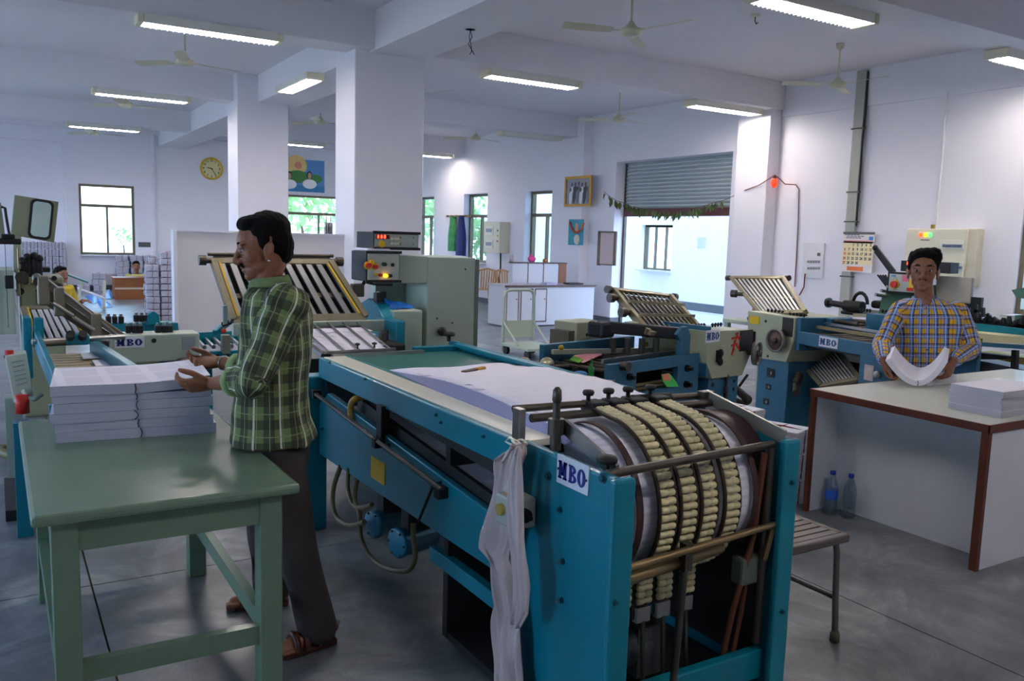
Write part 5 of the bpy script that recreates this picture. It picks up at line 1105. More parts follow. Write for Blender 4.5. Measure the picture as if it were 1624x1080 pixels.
# inclined grid and diagonal arm
P=[Yp(u,v,y) for u,v,y in ((52,543,6.55),(145,538,6.55),(112,489,6.95),(36,490,6.95))]
buckle(m6,*P,8,.028,mat('pale_slat',(200,202,206),.35,.5,.06,20),'slat',mat('aged_frame',(0,0,0)),mat('dark_body',(0,0,0)),side_yellow=True,knobs=False)
a=Yp(68,446,6.5); b=Yp(200,538,6.5)
for dz,dy,wd,mt in ((0,0,.05,mat('arm_steel',(132,124,108),.4,.6,.15,18)),(-.07,.03,.05,mat('aged_frame',(0,0,0))),(-.13,.0,.03,DSTEEL)):
    MB().bar(a+np.array((0,dy,dz)),b+np.array((0,dy,dz)),.06,wd).build('diagonal_arm',mt,m6,bev=.004)
MB().cyl(a+np.array((.03,-.04,.01)),b+np.array((-.05,-.04,.03)),.008).build('arm_rod',STEEL,m6)
for s in (.0,.18,.62): p=a+(b-a)*s; MB().box(p[0]-.035,p[0]+.035,p[1]-.05,p[1]+.06,p[2]-.16,p[2]+.035).build('arm_clamp',mat('arm_steel',(0,0,0)),m6,bev=.01)
for s in (.1,.35): p=a+(b-a)*s+np.array((0,-.05,-.1)); MB().cyl(p,p+np.array((.12,0,-.09)),.014).build('arm_screw',STEEL,m6)
MB().cyl(a+np.array((-.03,-.03,.0)),a+np.array((-.03,.1,.02)),.03).build('arm_pivot',DSTEEL,m6)
# deck in front: rails, slatted deck, cross bar with clamp
MB().bar((.215,6.5,.86),(.245,4.35,.80),.03,.12).build('deck_rail',TEAL,m6,bev=.004)
MB().box(.23,.26,4.3,4.5,.60,.86).build('rail_end',mat('dark_body',(0,0,0)),m6)
MB().box(.24,.68,4.5,6.4,.72,.74).build('deck',mat('tan_deck',(172,150,120),.5,0,.15,6),m6)
for k in range(16): MB().box(.25,.67,4.6+.11*k,4.68+.11*k,.741,.752).build('deck_slat',mat('tan_slat',(186,166,136),.5,0,.12,8),m6)
MB().bar((.55,6.3,.80),(.68,4.6,.80),.05,.08).build('deck_rail',TEAL,m6,bev=.004)
for x0,y0 in ((.46,5.95),(.5,5.6)): MB().box(x0,x0+.2,y0,y0+.26,.765,.77).build('small_sheet',PAPER,m6)
MB().cyl((.18,6.0,.88),(.72,6.1,.88),.018).build('cross_bar',STEEL,m6)
q=MB(); q.box(.37,.5,5.98,6.1,.85,.92); q.build('bar_clamp',TEAL,m6,bev=.012)
for x in (.39,.46): MB().cyl((x,5.98,.9),(x,5.93,.93),.025).build('clamp_knob',BLACK,m6)
MB().box(.14,.19,6.3,6.5,.60,1.0).build('teal_upright',TEAL,m6,bev=.008); MB().box(.2,.26,6.3,6.36,.86,1.0).build('teal_bracket',TEAL,m6,bev=.01)
for x,y in ((.2,4.6),(.64,4.7)): MB().box(x,x+.05,y,y+.05,0,.74).build('leg',TEAL,m6,bev=.004)
# control pod at the far left edge
cp=MB(); a=Yp(8,565,5.3);b=Yp(42,560,5.3);c=Yp(54,628,5.25);d=Yp(22,640,5.25)
cp.add([a,b,c,d]+[p+np.array((0,.14,-.0)) for p in (a,b,c,d)],[(0,1,2,3),(7,6,5,4),(0,4,5,1),(1,5,6,2),(2,6,7,3),(3,7,4,0)]); cp=cp.build('control_pod',PGREEN,m6,bev=.006)
def lerp4(s,t): return (a*(1-s)+b*s)*(1-t)+(d*(1-s)+c*s)*t
for k in range(6): p=lerp4(.25,.15+.1*k); q_=lerp4(.8,.15+.1*k); MB().bar(p+np.array((0,-.003,0)),q_+np.array((0,-.003,0)),.002,.006).build('panel_print',mat('grey_plate',(0,0,0)),cp)
c0=Yp(15,567,5.36); MB().cyl(c0+np.array((0,0,.0)),c0+np.array((0,0,.04)),.022).build('stop_button',RED,cp); MB().cyl(c0,c0+np.array((0,0,.012)),.028).build('button_collar',BLACK,cp)
MB().tube([Yp(36,620,5.25),Yp(44,630,5.2),Yp(55,634,5.15),Yp(66,626,5.2)],.011,8).build('cable',PGREEN,m6)
MB().box(.02,.10,5.35,5.5,.2,.65).build('pod_post',PGREEN,m6); MB().lathe([(0,0),(.035,0),(.035,.1),(0,.1)],Yp(36,655,5.2),14).build('red_motor_cap',RED,m6)
MB().box(.0,.3,5.2,5.9,.0,.06).build('base_foot',DARK,m6); 
for pts in ([(0,712),(14,708),(24,697),(30,690)],[(0,716),(12,722),(26,724),(36,724)]): MB().tube([Zp(u,v,.06) for u,v in pts],.03,8).build('floor_hose',mat('olive_hose',(120,112,70),.5,0,.2,14),m6)
MB().box(.05,.12,4.9,5.0,0,.6).build('leg',TEAL,m6)
# tall cabinet and tilted door behind
m7=thing('stitching_machine','tall grey green machine with a tilted windowed door at the left edge','machine',(.25,8.2,0))
def yb_(u0,v0,u1,v1,y,dep,nm,mt,bev=.008,par=None):
    a=Yp(u0,v0,y);b=Yp(u1,v1,y); return MB().box(min(a[0],b[0]),max(a[0],b[0]),y,y+dep,min(a[2],b[2]),max(a[2],b[2])).build(nm,mt,par or m7,bev=bev)
OLV=mat('olive_grey_enamel',(140,144,116),.42,0,.1,5)
a=Yp(30,440,8.0); b=Yp(104,530,8.0); MB().box(a[0],b[0],8.0,8.6,0,a[2]).build('body',OLV,m7,bev=.015)
for u,v,r in ((32,462,.03),(86,441,.02),(60,461,.015),(80,461,.02),(40,446,.025)): c=Yp(u,v,8.0); MB().cyl(c,c+np.array((0,-.02,0)),r).build('port',BLACK,m7)
yb_(25,430,33,470,7.9,.1,'tool_holder',OLV); c=Yp(35,440,7.9); MB().cyl(c,c+np.array((0,-.05,0)),.05).build('spindle',DSTEEL,m7)
MB().tube([Yp(64,448,7.98),Yp(64,470,7.98),Yp(64,492,7.98)],.008,6).build('cable',BLACK,m7); yb_(61,466,68,480,7.95,.05,'white_tube',IVORY)
MB().tube([Yp(50,447,7.98),Yp(60,449,7.98),Yp(75,450,7.98)],.01,6).build('cable',YELLOW,m7)
yb_(-6,428,26,530,7.7,.5,'front_column',PGREEN); yb_(8,380,13,520,7.6,.06,'black_rail',OILY,.004); yb_(7,437,22,458,7.58,.06,'black_box',BLACK)
yb_(-8,378,34,388,7.6,.2,'black_head',OILY,.01); yb_(1,371,24,379,7.6,.15,'black_cap',OILY,.01)
for u,v in ((44,418),(55,416),(36,424),(62,420)):
    c=Yp(u,v,8.1); q=MB(); q.cyl(c+np.array((0,0,-.12)),c+np.array((0,0,.05)),.025); q.sph(c+np.array((0,0,.05)),.035); q.build('adjusting_screw',OILY,m7)
yb_(38,424,80,432,8.1,.2,'iron_slide',OILY); yb_(27,393,31,430,8.0,.05,'brass_post',BRASS)
P=[Yp(u,v,8.3) for u,v in ((23,309),(93,320),(86,385),(17,372))]
q=MB(); q.add(P+[p+np.array((-.0,.08,0)) for p in P],[(0,1,2,3),(7,6,5,4),(0,4,5,1),(1,5,6,2),(2,6,7,3),(3,7,4,0)]); dr=q.build('tilted_door',OLV,m7,bev=.006)
ex_=(P[1]-P[0])/np.linalg.norm(P[1]-P[0]); ez_=(P[0]-P[3])/np.linalg.norm(P[0]-P[3]); ctr=Yp(65,348,8.28)
def rrect(w_,h_,r,n=6):
    o=[]
    for sx,sy,a0 in ((1,1,0),(-1,1,PI/2),(-1,-1,PI),(1,-1,3*PI/2)):
        for k in range(n+1): a=a0+PI/2*k/n; o.append((sx*(w_/2-r)+r*math.cos(a),sy*(h_/2-r)+r*math.sin(a)))
    return o
wv,hv=np.linalg.norm(Yp(85,348,8.28)-Yp(48,348,8.28)),np.linalg.norm(Yp(65,318,8.28)-Yp(65,381,8.28))
def plate(w_,h_,y,nm,mt): pts=rrect(w_,h_,w_*.25); q=MB(); n=len(pts); base=[ctr+ex_*a+ez_*b+np.array((0,y,0)) for a,b in pts]; q.add(base+[p+np.array((0,.02,0)) for p in base],[tuple(range(n)),tuple(range(2*n-1,n-1,-1))]+[(i,n+i,n+(i+1)%n,(i+1)%n) for i in range(n)]); q.build(nm,mt,dr)
plate(wv,hv,-.0,'rubber_gasket',BLACK); plate(wv*.78,hv*.88,-.006,'door_window',mat('pale_window',(188,206,200),.15,0,.05,3))
MB().bar(P[3]+np.array((.05,.05,0)),Yp(28,432,8.3),.05,.05).build('door_post',OLV,m7)
MB().prism([(Yp(-10,330,8.4)[0],Yp(-10,312,8.4)[2]),(Yp(2,330,8.4)[0],Yp(2,322,8.4)[2]),(Yp(9,380,8.4)[0],Yp(9,380,8.4)[2]),(Yp(-10,380,8.4)[0],Yp(-10,380,8.4)[2])],'y',8.4,8.5).build('side_guard',OLV,m7)
MB().tube([Yp(2,328,8.35),Yp(8,330,8.35),Yp(10,345,8.35),Yp(14,368,8.35),Yp(16,374,8.35)],.012,6).build('cable',BLACK,m7)
MB().cyl(Yp(104,450,7.9)*0+Yp(94,455,7.8),Yp(94,455,7.8)+np.array((0,.2,0)),.03).build('shaft_end',DSTEEL,m7)
# ================================================================ white table, papers, bundles, stool, bottles
wt=thing('white_table','white laminate table with brown wooden edging at right','table',(5.2,2.83,0))
TX0,TX1,TY0,TY1,TT=4.19,6.4,2.28,3.38,.76
MB().box(TX0+.012,TX1-.012,TY0+.012,TY1-.012,TT-.035,TT).build('tabletop',mat('tabletop_laminate',(216,220,206),.22,0,.03,4),wt)
for args in ((TX0,TX0+.012,TY0,TY1),(TX1-.012,TX1,TY0,TY1),(TX0,TX1,TY0,TY0+.012),(TX0,TX1,TY1-.012,TY1)): MB().box(*args,TT-.042,TT+.001).build('edge_strip',BROWN,wt,bev=.003)
LAM=mat('white_laminate',(212,216,224),.4,0,.03,3)
MB().box(TX0+.24,TX0+.26,TY0+.03,TY1-.03,.0,TT-.036).build('front_panel',LAM,wt)
MB().box(TX0+.03,TX1-.03,TY0+.012,TY0+.04,0,TT-.036).build('side_panel',LAM,wt); MB().box(TX0+.03,TX1-.03,TY1-.04,TY1-.012,0,TT-.036).build('side_panel',LAM,wt)
for y in (TY0+.01,TY1-.042): MB().box(TX0+.004,TX0+.03,y,y+.034,0,TT-.04).build('edge_post',BROWN,wt,bev=.003)
MB().box(TX0+.005,TX0+.034,TY0+.004,TY0+.012,0,TT-.042).build('edge_post',BROWN,wt)
# ream stack on the white table
for k in range(4):
    o=np.array((4.425+.006*(k%2),2.36+.004*((k*7)%3),TT)); ex=np.array((0,1.,0)); ey=np.array((1.,0,0))
    lab=['bottom ream of the paper stack on the white table','second ream of the paper stack on the white table','third ream of the paper stack on the white table','top ream of the paper stack on the white table'][k]
    r=thing('paper_ream',lab,'paper',(o[0]+.23,o[1]+.14,TT+.0345*k),0,'reams on the white table'); z0=TT+.0345*k+.0008
    MB().box(o[0],o[0]+.46,o[1],o[1]+.285,z0,z0+.0325).build('sheets',PAPEREDGE,r); MB().box(o[0]+.001,o[0]+.459,o[1]+.001,o[1]+.284,z0+.0326,z0+.0334).build('top_sheet',PAPER,r)
# paper being folded by the man: bent ream between his hands
hp=thing('bent_sheets','bent bundle of white sheets held up at both ends over the white table','paper',(4.95,3.2,TT))
HL=Dp(1404,572,5.28); HR=Dp(1503,574,5.16); MC=Zp(1455,612,TT+.012); back=np.array((.24,.14,.05))
def qb(a,b,c,t): return a*(1-t)**2+b*2*t*(1-t)+c*t*t
ctl=MC*2-(HL+HR)/2; q=MB(); rows=[]; n_=24
for i in range(n_+1):
    t=i/n_; p=qb(HL,ctl,HR,t); d=qb(HL,ctl,HR,min(1,t+.02))-qb(HL,ctl,HR,max(0,t-.02)); d/=np.linalg.norm(d); up=np.cross(back/np.linalg.norm(back),d); up*= (1 if up[2]>0 else -1)
    p[2]=max(p[2],TT+.004); th=.034
    rows.append([p,p+back,p+back+up*th,p+up*th])
q.loft(rows); q.sm=[False]*len(q.sm); q.build('sheets',mat('soft_white_paper',(226,224,236),.85,0,.02,8),hp)
i=12; p=rows[i][0]; MB().tube([p+np.array((-.002,-.001,.0)),(rows[i][0]+rows[i][3])/2+np.array((.001,-.004,0)),rows[i][3]+np.array((-.002,-.001,0))],.002,6).build('pen_mark',BLACK,hp)
t=thing('loose_sheets','crumpled sheets under the bent bundle on the white table','paper',(5.25,3.05,TT)); q=MB(); rows=[]
for i in range(9):
    x=i/8; c=Zp(1470+46*x,612-4*x,TT+.002); rows.append([c,c+np.array((.2,.12,0)),c+np.array((.2,.12,.02+.035*math.sin(x*3.0))),c+np.array((0,0,.012+.03*math.sin(x*3.0)))])
q.loft(rows); q.sm=[False]*len(q.sm); q.build('sheets',mat('grey_print_sheet',(196,194,200),.8,0,.12,20),t)
# tied book bundles on the floor behind the conveyor
def bundle(x,y,z,w_,d_,h_,rz,lab,grp):
    t=thing('book_bundle',lab,'book bundle',(x,y,z),rz,grp); k=5; z0=0
    q=MB(); 
    for i in range(k):
        s=.004*math.sin(i*2.1); q.box(-w_/2+s,w_/2+s,-d_/2-s,d_/2-s,h_*i/k+.001,h_*(i+1)/k)
    q.build('books',PAPEREDGE,t,local=True)
    q=MB(); q.box(-w_/2+.002,w_/2-.002,-d_/2+.002,d_/2-.002,h_,h_+.004); q.build('top_sheet',PAPER,t,local=True)
    for a in (0,1):
        q=MB(); e=.004
        if a==0: pts=[(-w_/2-e,0,-.0+.004),(-w_/2-e,.01,h_),(0,0,h_+.01),(w_/2+e,-.01,h_),(w_/2+e,0,.004)]
        else: pts=[(0,-d_/2-e,.004),(.01,-d_/2-e,h_),(0,0,h_+.012),(-.01,d_/2+e,h_),(0,d_/2+e,.004)]
        q.tube(pts,.004,6); q.build('string',ROPE,t,local=True)
    return t
G_='tied bundles beside the white table'
zz=0
for k,(h_) in enumerate((.15,.15,.14)): bundle(4.22,3.60,zz,.24,.3,h_,.15+.1*k,['bottom bundle of the front pile tied with red string beside the white table','middle bundle of the front pile beside the white table','top bundle of the front pile beside the white table'][k],G_); zz+=h_+.016
zz=0
for k,h_ in enumerate((.16,.16,.17)): bundle(4.22,4.0,zz,.25,.3,h_,-.2+.15*k,['bottom bundle of the rear pile behind the white table corner','middle bundle of the rear pile behind the white table corner','top bundle of the rear pile behind the white table corner'][k],G_); zz+=h_+.016
zz=0
for k,h_ in enumerate((.17,.17,.16)): bundle(3.88,3.82,zz,.22,.26,h_,.5-.1*k,['bottom bundle of the left pile next to the conveyor end','middle bundle of the left pile next to the conveyor end','top bundle of the left pile next to the conveyor end'][k],G_); zz+=h_+.016
# bottles under the table
def bottle(x,y,lab,lbl):
    t=thing('water_bottle',lab,'bottle',(x,y,0),0,'plastic bottles under the white table'); c=(x,y,0)
    pm=glass_mat('clear_plastic',(214,226,232)); pm.node_tree.nodes['Mix Shader'].inputs[0].default_value=.16
    MB().lathe([(0,.0),(.034,.0),(.038,.01),(.038,.055),(.035,.06),(.038,.065),(.038,.17),(.034,.19),(.016,.235),(.014,.245),(0,.245)],c,18).build('body',pm,t)
    MB().lathe([(0,.245),(.017,.245),(.017,.268),(0,.27)],c,14).build('cap',mat('blue_cap',(28,56,170),.4),t)
    if lbl: MB().lathe([(.0385,.095),(.0392,.097),(.0392,.15),(.0385,.152)],c,18).build('label',mat('blue_bottle_label',(40,90,190),.4,0,.1,20),t)
bottle(4.30,3.25,'clear plastic bottle with a blue label under the white table',True); bottle(4.345,3.155,'clear plastic bottle without a label under the white table',False)
# stool
st=thing('metal_stool','brown metal stool with a slotted seat beside the delivery machine','stool',(2.74,2.36,0)); BM=mat('brown_metal_paint',(98,88,84),.45,.2,.15,14)
S0=(2.53,2.13);S1=(2.96,2.56); sz=.45
q=MB(); 
for k in range(8):
    y=S0[1]+.03+k*(S1[1]-S0[1]-.06)/8; MB().box(S0[0]+.03,S1[0]-.03,y+.006,y+(S1[1]-S0[1]-.06)/8-.006,sz-.012,sz).build('seat_slat',BM,st)
for args in ((S0[0],S1[0],S0[1],S0[1]+.036),(S0[0],S1[0],S1[1]-.036,S1[1]),(S0[0],S0[0]+.036,S0[1]+.036,S1[1]-.036),(S1[0]-.036,S1[0],S0[1]+.036,S1[1]-.036)): MB().box(*args,sz-.035,sz+.001).build('seat_edge',BM,st,bev=.008)
for x,y,dx,dy in ((S0[0]+.04,S0[1]+.03,-.02,-.03),(S1[0]-.05,S0[1]+.03,.0,-.03),(S0[0]+.04,S1[1]-.03,-.02,.03),(S1[0]-.05,S1[1]-.03,.02,.03)):
    MB().tube([(x,y,sz-.036),(x+dx*.3,y+dy*.3,sz-.08),(x+dx*.6,y+dy*.6,.2),(x+dx,y+dy,.03)],.013,10).build('leg',BM,st)
    MB().lathe([(0,0),(.02,0),(.02,.03),(.015,.045),(0,.045)],(x+dx,y+dy,0),12).build('rubber_foot',mat('worn_rubber',(92,84,70),.7),st)
for s in (0,1): x=(S0[0]+.03,S1[0]-.045)[s]; MB().cyl((x,S0[1]+.015,.18),(x,S1[1]-.015,.18),.01).build('stretcher',BM,st)
# ================================================================ things at the back of the hall
# low counter with cupboard doors
ct=thing('low_counter','long white counter with brown edged cupboard doors at the back','counter',(9.0,13.4,0)); LAM2=mat('counter_white',(206,206,212),.4,0,.02,3); BE=mat('brown_edge',(92,64,52),.5)
a=Zp(845,514);b=Zp(940,515); c=Zp(800,508)
y0=12.95; x1=Yp(940,515,y0)[0]; xm=Yp(845,514,y0)[0]; x0=Yp(800,512,y0)[0]; zc=Yp(940,452,y0)[2]
MB().box(x0,x1,y0,y0+.6,0.02,zc-.025).build('body',LAM2,ct); MB().box(x0-.02,x1+.02,y0-.02,y0+.64,zc-.03,zc).build('countertop',mat('counter_top',(196,190,192),.3),ct); MB().box(x0-.025,x1+.025,y0-.03,y0-.018,zc-.035,zc+.002).build('edge_strip',BE,ct)
for k in range(3):
    xa=x0+.02+(xm-x0+.3)*k/3; xb_=x0+(xm-x0+.3)*(k+1)/3-.02; dr=MB().box(xa,xb_,y0-.012,y0,.08,zc-.06).build('door',LAM2,ct)
    for args in ((xa,xb_,.08,.1),(xa,xb_,zc-.08,zc-.06),(xa,xa+.015,.1,zc-.08),(xb_-.015,xb_,.1,zc-.08)): MB().box(args[0],args[1],y0-.016,y0-.012,args[2],args[3]).build('door_trim',BE,dr)
    MB().cyl((xb_-.05,y0-.012,.5),(xb_-.05,y0-.03,.5),.012).build('knob',BRASS,dr)
kx=thing('wall_cupboard','small white cupboard with three doors standing behind the counter','cupboard',(9.5,14.0,0)); y1=13.62
xa=Yp(812,420,y1)[0]; xb_=min(Yp(898,420,y1)[0],XR-.22); zt=Yp(850,418,y1)[2]
MB().box(xa,xb_,y1,y1+.1,0,zt).build('body',LAM2,kx); MB().box(xa-.01,xb_+.01,y1-.02,y1+.11,zt,zt+.025).build('top',BE,kx); MB().box(xb_-.18,xb_,y1-.008,y1,.5,zt).build('open_end',mat('teak',(142,84,44),.5),kx)
for k in range(3): w_=(xb_-.18-xa)/3; MB().box(xa+w_*k+.01,xa+w_*(k+1)-.01,y1-.012,y1,.3,zt-.02).build('door',LAM2,kx); MB().box(xa+w_*(k+1)-.01,xa+w_*(k+1)+.01,y1-.014,y1,.3,zt).build('stile',BE,kx)
q=MB(); c=np.array(((xa+xb_)/2-.15,y1+.05,zt+.025)); q.sph(c+np.array((0,0,.06)),(.09,.04,.06)); q.sph(c+np.array((-.02,0,.12)),(.03,.03,.04)); q.build('pink_ornament',mat('pink_plastic',(226,70,140),.5),label='small pink ornament on the white cupboard',cat='ornament')
for dx,h_,cm,lb in ((-.45,.14,(190,180,176),'small grey pot at the left end of the white cupboard'),(.3,.07,(190,110,60),'small orange box on the right of the white cupboard')): q=MB(); q.lathe([(0,0),(.04,0),(.045,h_*.5),(.03,h_),(0,h_)],c+np.array((dx,0,0)),12); q.build('small_pot',mat('pot_%d'%cm[0]+str(cm[1]),cm,.5),label=lb,cat='pot')
p=Yp(917,448,12.98); q=MB(); q.box(p[0]-.15,p[0]+.17,13.05,13.25,zc+.001,zc+.03); q.build('black_tray',BLACK,label='flat black tray on the counter end',cat='tray')
p=Yp(875,448,12.98); q=MB(); q.box(p[0]-.1,p[0]+.14,13.0,13.2,zc,zc+.04); q.build('folded_cloth',mat('lilac_cloth',(190,184,214),.8),label='folded lilac cloth on the counter beside the cupboard',cat='cloth')
# hand trolley
tr=thing('hand_trolley','pale green tubular platform trolley standing in the aisle','trolley',(6.2,10.0,0)); 
xl,xr=5.97,6.46
MB().tube([(xl,10,.05),(xl,10,.80),(xl+.03,10,.86),(xl+.09,10,.885),(xr-.09,10,.885),(xr-.03,10,.86),(xr,10,.80),(xr,10,.05)],.022,10).build('handle_frame',PGREEN,tr)
MB().box(xl+.02,xr-.02,9.99,10.01,.22,.46).build('back_plate',PGREEN,tr); MB().box(xl-.03,xr+.03,9.3,10.02,.12,.16).build('platform',PGREEN,tr,bev=.008)
for x in (xl,xr): MB().cyl((x,10,.45),(x,9.6,.16),.015).build('brace',PGREEN,tr)
for x in (xl+.03,xr-.03):
    for y in (9.4,9.95): MB().cyl((x-.02,y,.06),(x+.02,y,.06),.06,n=16).build('wheel',BLACK,tr)
# plastic chairs
PL=mat('tan_plastic',(214,160,104),.45,0,.06,8)
def make_chair():
    t=thing('plastic_chair','x','chair',(0,0,0),0,'tan plastic chairs by the window')
    MB().box(-.22,.22,-.22,.2,.42,.445).build('seat',PL,t,bev=.012,local=True)
    for sx in(-1,1):
        for sy in(-1,1): q=MB(); q.loft([[np.array((sx*.18+dx,sy*.17+dy,.42)) for dx,dy in((-.025,-.025),(.025,-.025),(.025,.025),(-.025,.025))],[np.array((sx*.22+dx,sy*.22+dy,0)) for dx,dy in((-.018,-.018),(.018,-.018),(.018,.018),(-.018,.018))]]); q.sm=[False]*len(q.sm); q.build('leg',PL,t,local=True)
    q=MB(); q.tube([(-.2,.19,.44),(-.22,.24,.65),(-.18,.28,.86),(0,.29,.9),(.18,.28,.86),(.22,.24,.65),(.2,.19,.44)],.022,8); q.build('back_frame',PL,t,local=True)
    for k in range(5): x=-.12+.06*k; MB().bar((x*.9,.2,.45),(x,.285,.87),.03,.012,(0,1,0)).build('back_slat',PL,t,local=True)
    return t
ch=make_chair(); 
for i,(u,v,rz,lb) in enumerate(((766,490,2.5,'tan plastic chair nearest the cabinet'),(788,492,2.9,'tan plastic chair in the middle by the window'),(828,492,2.2,'tan plastic chair half hidden by the counter'))):
    o=ch if i==0 else copy_tree(ch); p=[(8.75,17.0),(9.3,16.5),(9.55,15.9)][i]; o.location=(p[0],p[1],0); o.rotation_euler=(0,0,rz); o['label']=lb; FR[o.name]=((p[0],p[1],0),rz)
# wooden table end, hanging cloths, grey panel by the window
t=thing('wooden_side_table','brown wooden table under the hanging cloths','table',(9.3,18.6,0)); a=Zp(754,497); MB().box(9.0,9.75,17.9,18.9,.7,.75).build('tabletop',mat('plain_wood',(150,120,84),.5,0,.15,6),t); 
for x in (9.03,9.67):
    for y in (17.95,18.8): MB().box(x,x+.05,y,y+.05,0,.7).build('leg',BROWN,t)
t=thing('cardboard_box','tan cardboard box on the wooden side table','box',(9.4,18.3,.75)); MB().box(9.15,9.6,18.0,18.6,.75,.98).build('carton',mat('cardboard',(176,150,110),.7),t,bev=.006); MB().box(9.14,9.61,18.27,18.33,.745+.006,.985).build('tape',mat('tape',(196,176,140),.4),t)
rk=thing('coat_rail','wooden coat rail with clothes on the right wall','rail',(XR-.04,19.3,2.05)); MB().box(XR-.04,XR-.001,18.65,19.95,2.06,2.11).build('rail',mat('plain_wood',(0,0,0)),rk)
for k in range(5): MB().cyl((XR-.04,18.8+.25*k,2.08),(XR-.1,18.8+.25*k,2.1),.01).build('peg',DSTEEL,rk)
def cloth(lab,y,w_,z0,z1,mt,seed):
    q=MB(); rows=[]; R=random.Random(seed)
    for k in range(8):
        t_=k/7; z=z1+(z0-z1)*t_; hw=w_*(.35+.65*min(1,t_*2)); rows.append([np.array((XR-.1+.06*math.sin(a)*(1+.3*math.sin(4*a+seed)),y+hw*math.cos(a)*(1+.12*math.sin(7*a)),z)) for a in np.linspace(0,2*PI,20,endpoint=False)])
    q.loft(rows); return q.build('hanging_cloth',mt,label=lab,cat='cloth')
cloth('green and white patterned cloth hanging on the coat rail',19.45,.22,1.2,2.07,mat('green_white_cloth',(70,150,90),.8,0,.8,7),1)
cloth('dark blue cloth hanging on the coat rail',18.98,.24,1.1,2.09,mat('navy_cloth',(40,52,110),.8,0,.5,10),2)
t=thing('wall_panel_board','cream electrical panel mounted beside the middle window','electrical box',(XR-.1,17.3,1.23)); MB().box(XR-.28,XR-.001,16.77,17.5,1.23,1.94).build('case',IVORY,t,bev=.01)
for z in (1.33,1.64): d_=MB().box(XR-.292,XR-.281,17.05,17.42,z,z+.2).build('breaker_door',mat('breaker_door_cream',(0,0,0)),t); MB().box(XR-.297,XR-.292,17.1,17.37,z+.06,z+.14).build('breaker_window',mat('smoked_window',(0,0,0)),d_)
for k in range(3): MB().cyl((XR-.281,16.85,1.5+.12*k),(XR-.295,16.85,1.5+.12*k),.022).build('indicator',[RED,YELLOW,mat('green_bottle',(0,0,0))][k],t)
MB().tube([(XR-.1,17.0,1.23),(XR-.12,16.95,.9),(XR-.25,16.8,.6),(XR-.3,16.6,.2)],.02,6).build('supply_cable',BLACK,t)
# tall piles of tied bundles at the back
proto=bundle(2.3,15.6,0,.20,.28,.085,0,'white book bundle tied with red string in the tall pile beside the partition','bundles in the tall pile'); 
R=random.Random(11)
cols_=[(2.27,15.5,.93),(2.50,15.5,1.2),(2.73,15.5,1.22),(2.38,15.9,1.1),(2.63,15.9,1.15)]
first=True
for (x,y,h_) in cols_:
    z=0
    while z<h_-.05:
        o=proto if first else copy_tree(proto); first=False; o.location=(x+R.uniform(-.006,.006),y+R.uniform(-.02,.02),z); o.rotation_euler=(0,0,R.uniform(-.03,.03)); z+=.108
# stacks by the far window
proto=bundle(2.6,22.9,0,.26,.3,.13,0,'grey white book bundle stacked below the far window','bundles below the far window'); first=True
for (x,nrow) in ((2.68,6),(3.0,6),(3.3,6),(2.15,3),(1.8,1)):
    for k in range(nrow):
        o=proto if first else copy_tree(proto); first=False; o.location=(x+.01*math.sin(k*3+x),22.9,.146*k); o.rotation_euler=(0,0,.05*math.sin(k*5))
proto=bundle(.8,22.9,0,.125,.25,.15,0,'white book bundle in the row leaning at the far left wall','bundles along the far left wall'); first=True
for i in range(7):
    for k in range(7):
        o=proto if first else copy_tree(proto); first=False; o.location=(.5+.148*i,22.95,.166*k-.0+0); o.rotation_euler=(0,0,.03*math.sin(i+k))
# low desk, floor sheets and clutter
dk=thing('low_desk','low brown wooden desk on the floor at the far end','desk',(2.55,20.3,0)); TK=mat('desk_teak',(150,88,48),.45,0,.25,6,.05,40)
MB().box(2.2,2.9,20.1,20.13,.0,.45).build('front_panel',TK,dk); MB().box(2.18,2.92,20.08,20.6,.45,.475).build('desktop',TK,dk); MB().box(2.2,2.9,20.095,20.1,.22,.26).build('rail',mat('pale_rail',(206,190,170),.5),dk)
for x in (2.2,2.875): MB().box(x,x+.025,20.13,20.58,0,.45).build('side_panel',TK,dk)
def floor_sheet(lab,pts,h_,seed,mt=TARP):
    P=[Zp(u,v,.01) for u,v in pts]; q=MB(); R=random.Random(seed); c=sum(P)/len(P); n=len(P); rows=[]
    for k,f in enumerate((1,.75,.45,.15)): rows.append([c+(p-c)*f+np.array((0,0,[0,.5,.9,1][k]*h_*R.uniform(.6,1.1))) for p in P for _ in (0,)])
    q.loft(rows); o=q.build('plastic_sheet',mt,label=lab,cat='plastic sheet',group='blue sheets on the floor'); return o
floor_sheet('crumpled blue plastic sheet on the floor left of the low desk',((160,474),(168,464),(176,465),(178,474)),.14,1)
floor_sheet('flat blue plastic sheet lying on the floor before the low desk',((155,480),(160,488),(180,487),(170,478),(150,474)),.06,2)
floor_sheet('blue plastic sheet on the floor beside the diagonal arm',((135,470),(148,482),(160,476),(146,467)),.08,3)
floor_sheet('bright blue plastic sheet heaped by the left bundles',((72,440),(100,446),(104,432),(92,420)),.35,4)
t=thing('green_trestle','long board on a trestle with a green edge at the far left','trestle',(1.75,18.0,0)); a=Yp(98,432,17.5);b=Yp(138,447,17.5)
MB().bar(a,b,.5,.03).build('board',mat('green_edge_board',(70,120,108),.5),t); 
for p in (a*.85+b*.15,a*.2+b*.8): MB().bar(p,np.array((p[0]-.12,17.5,0)),.04,.04).build('leg',IVORY,t)
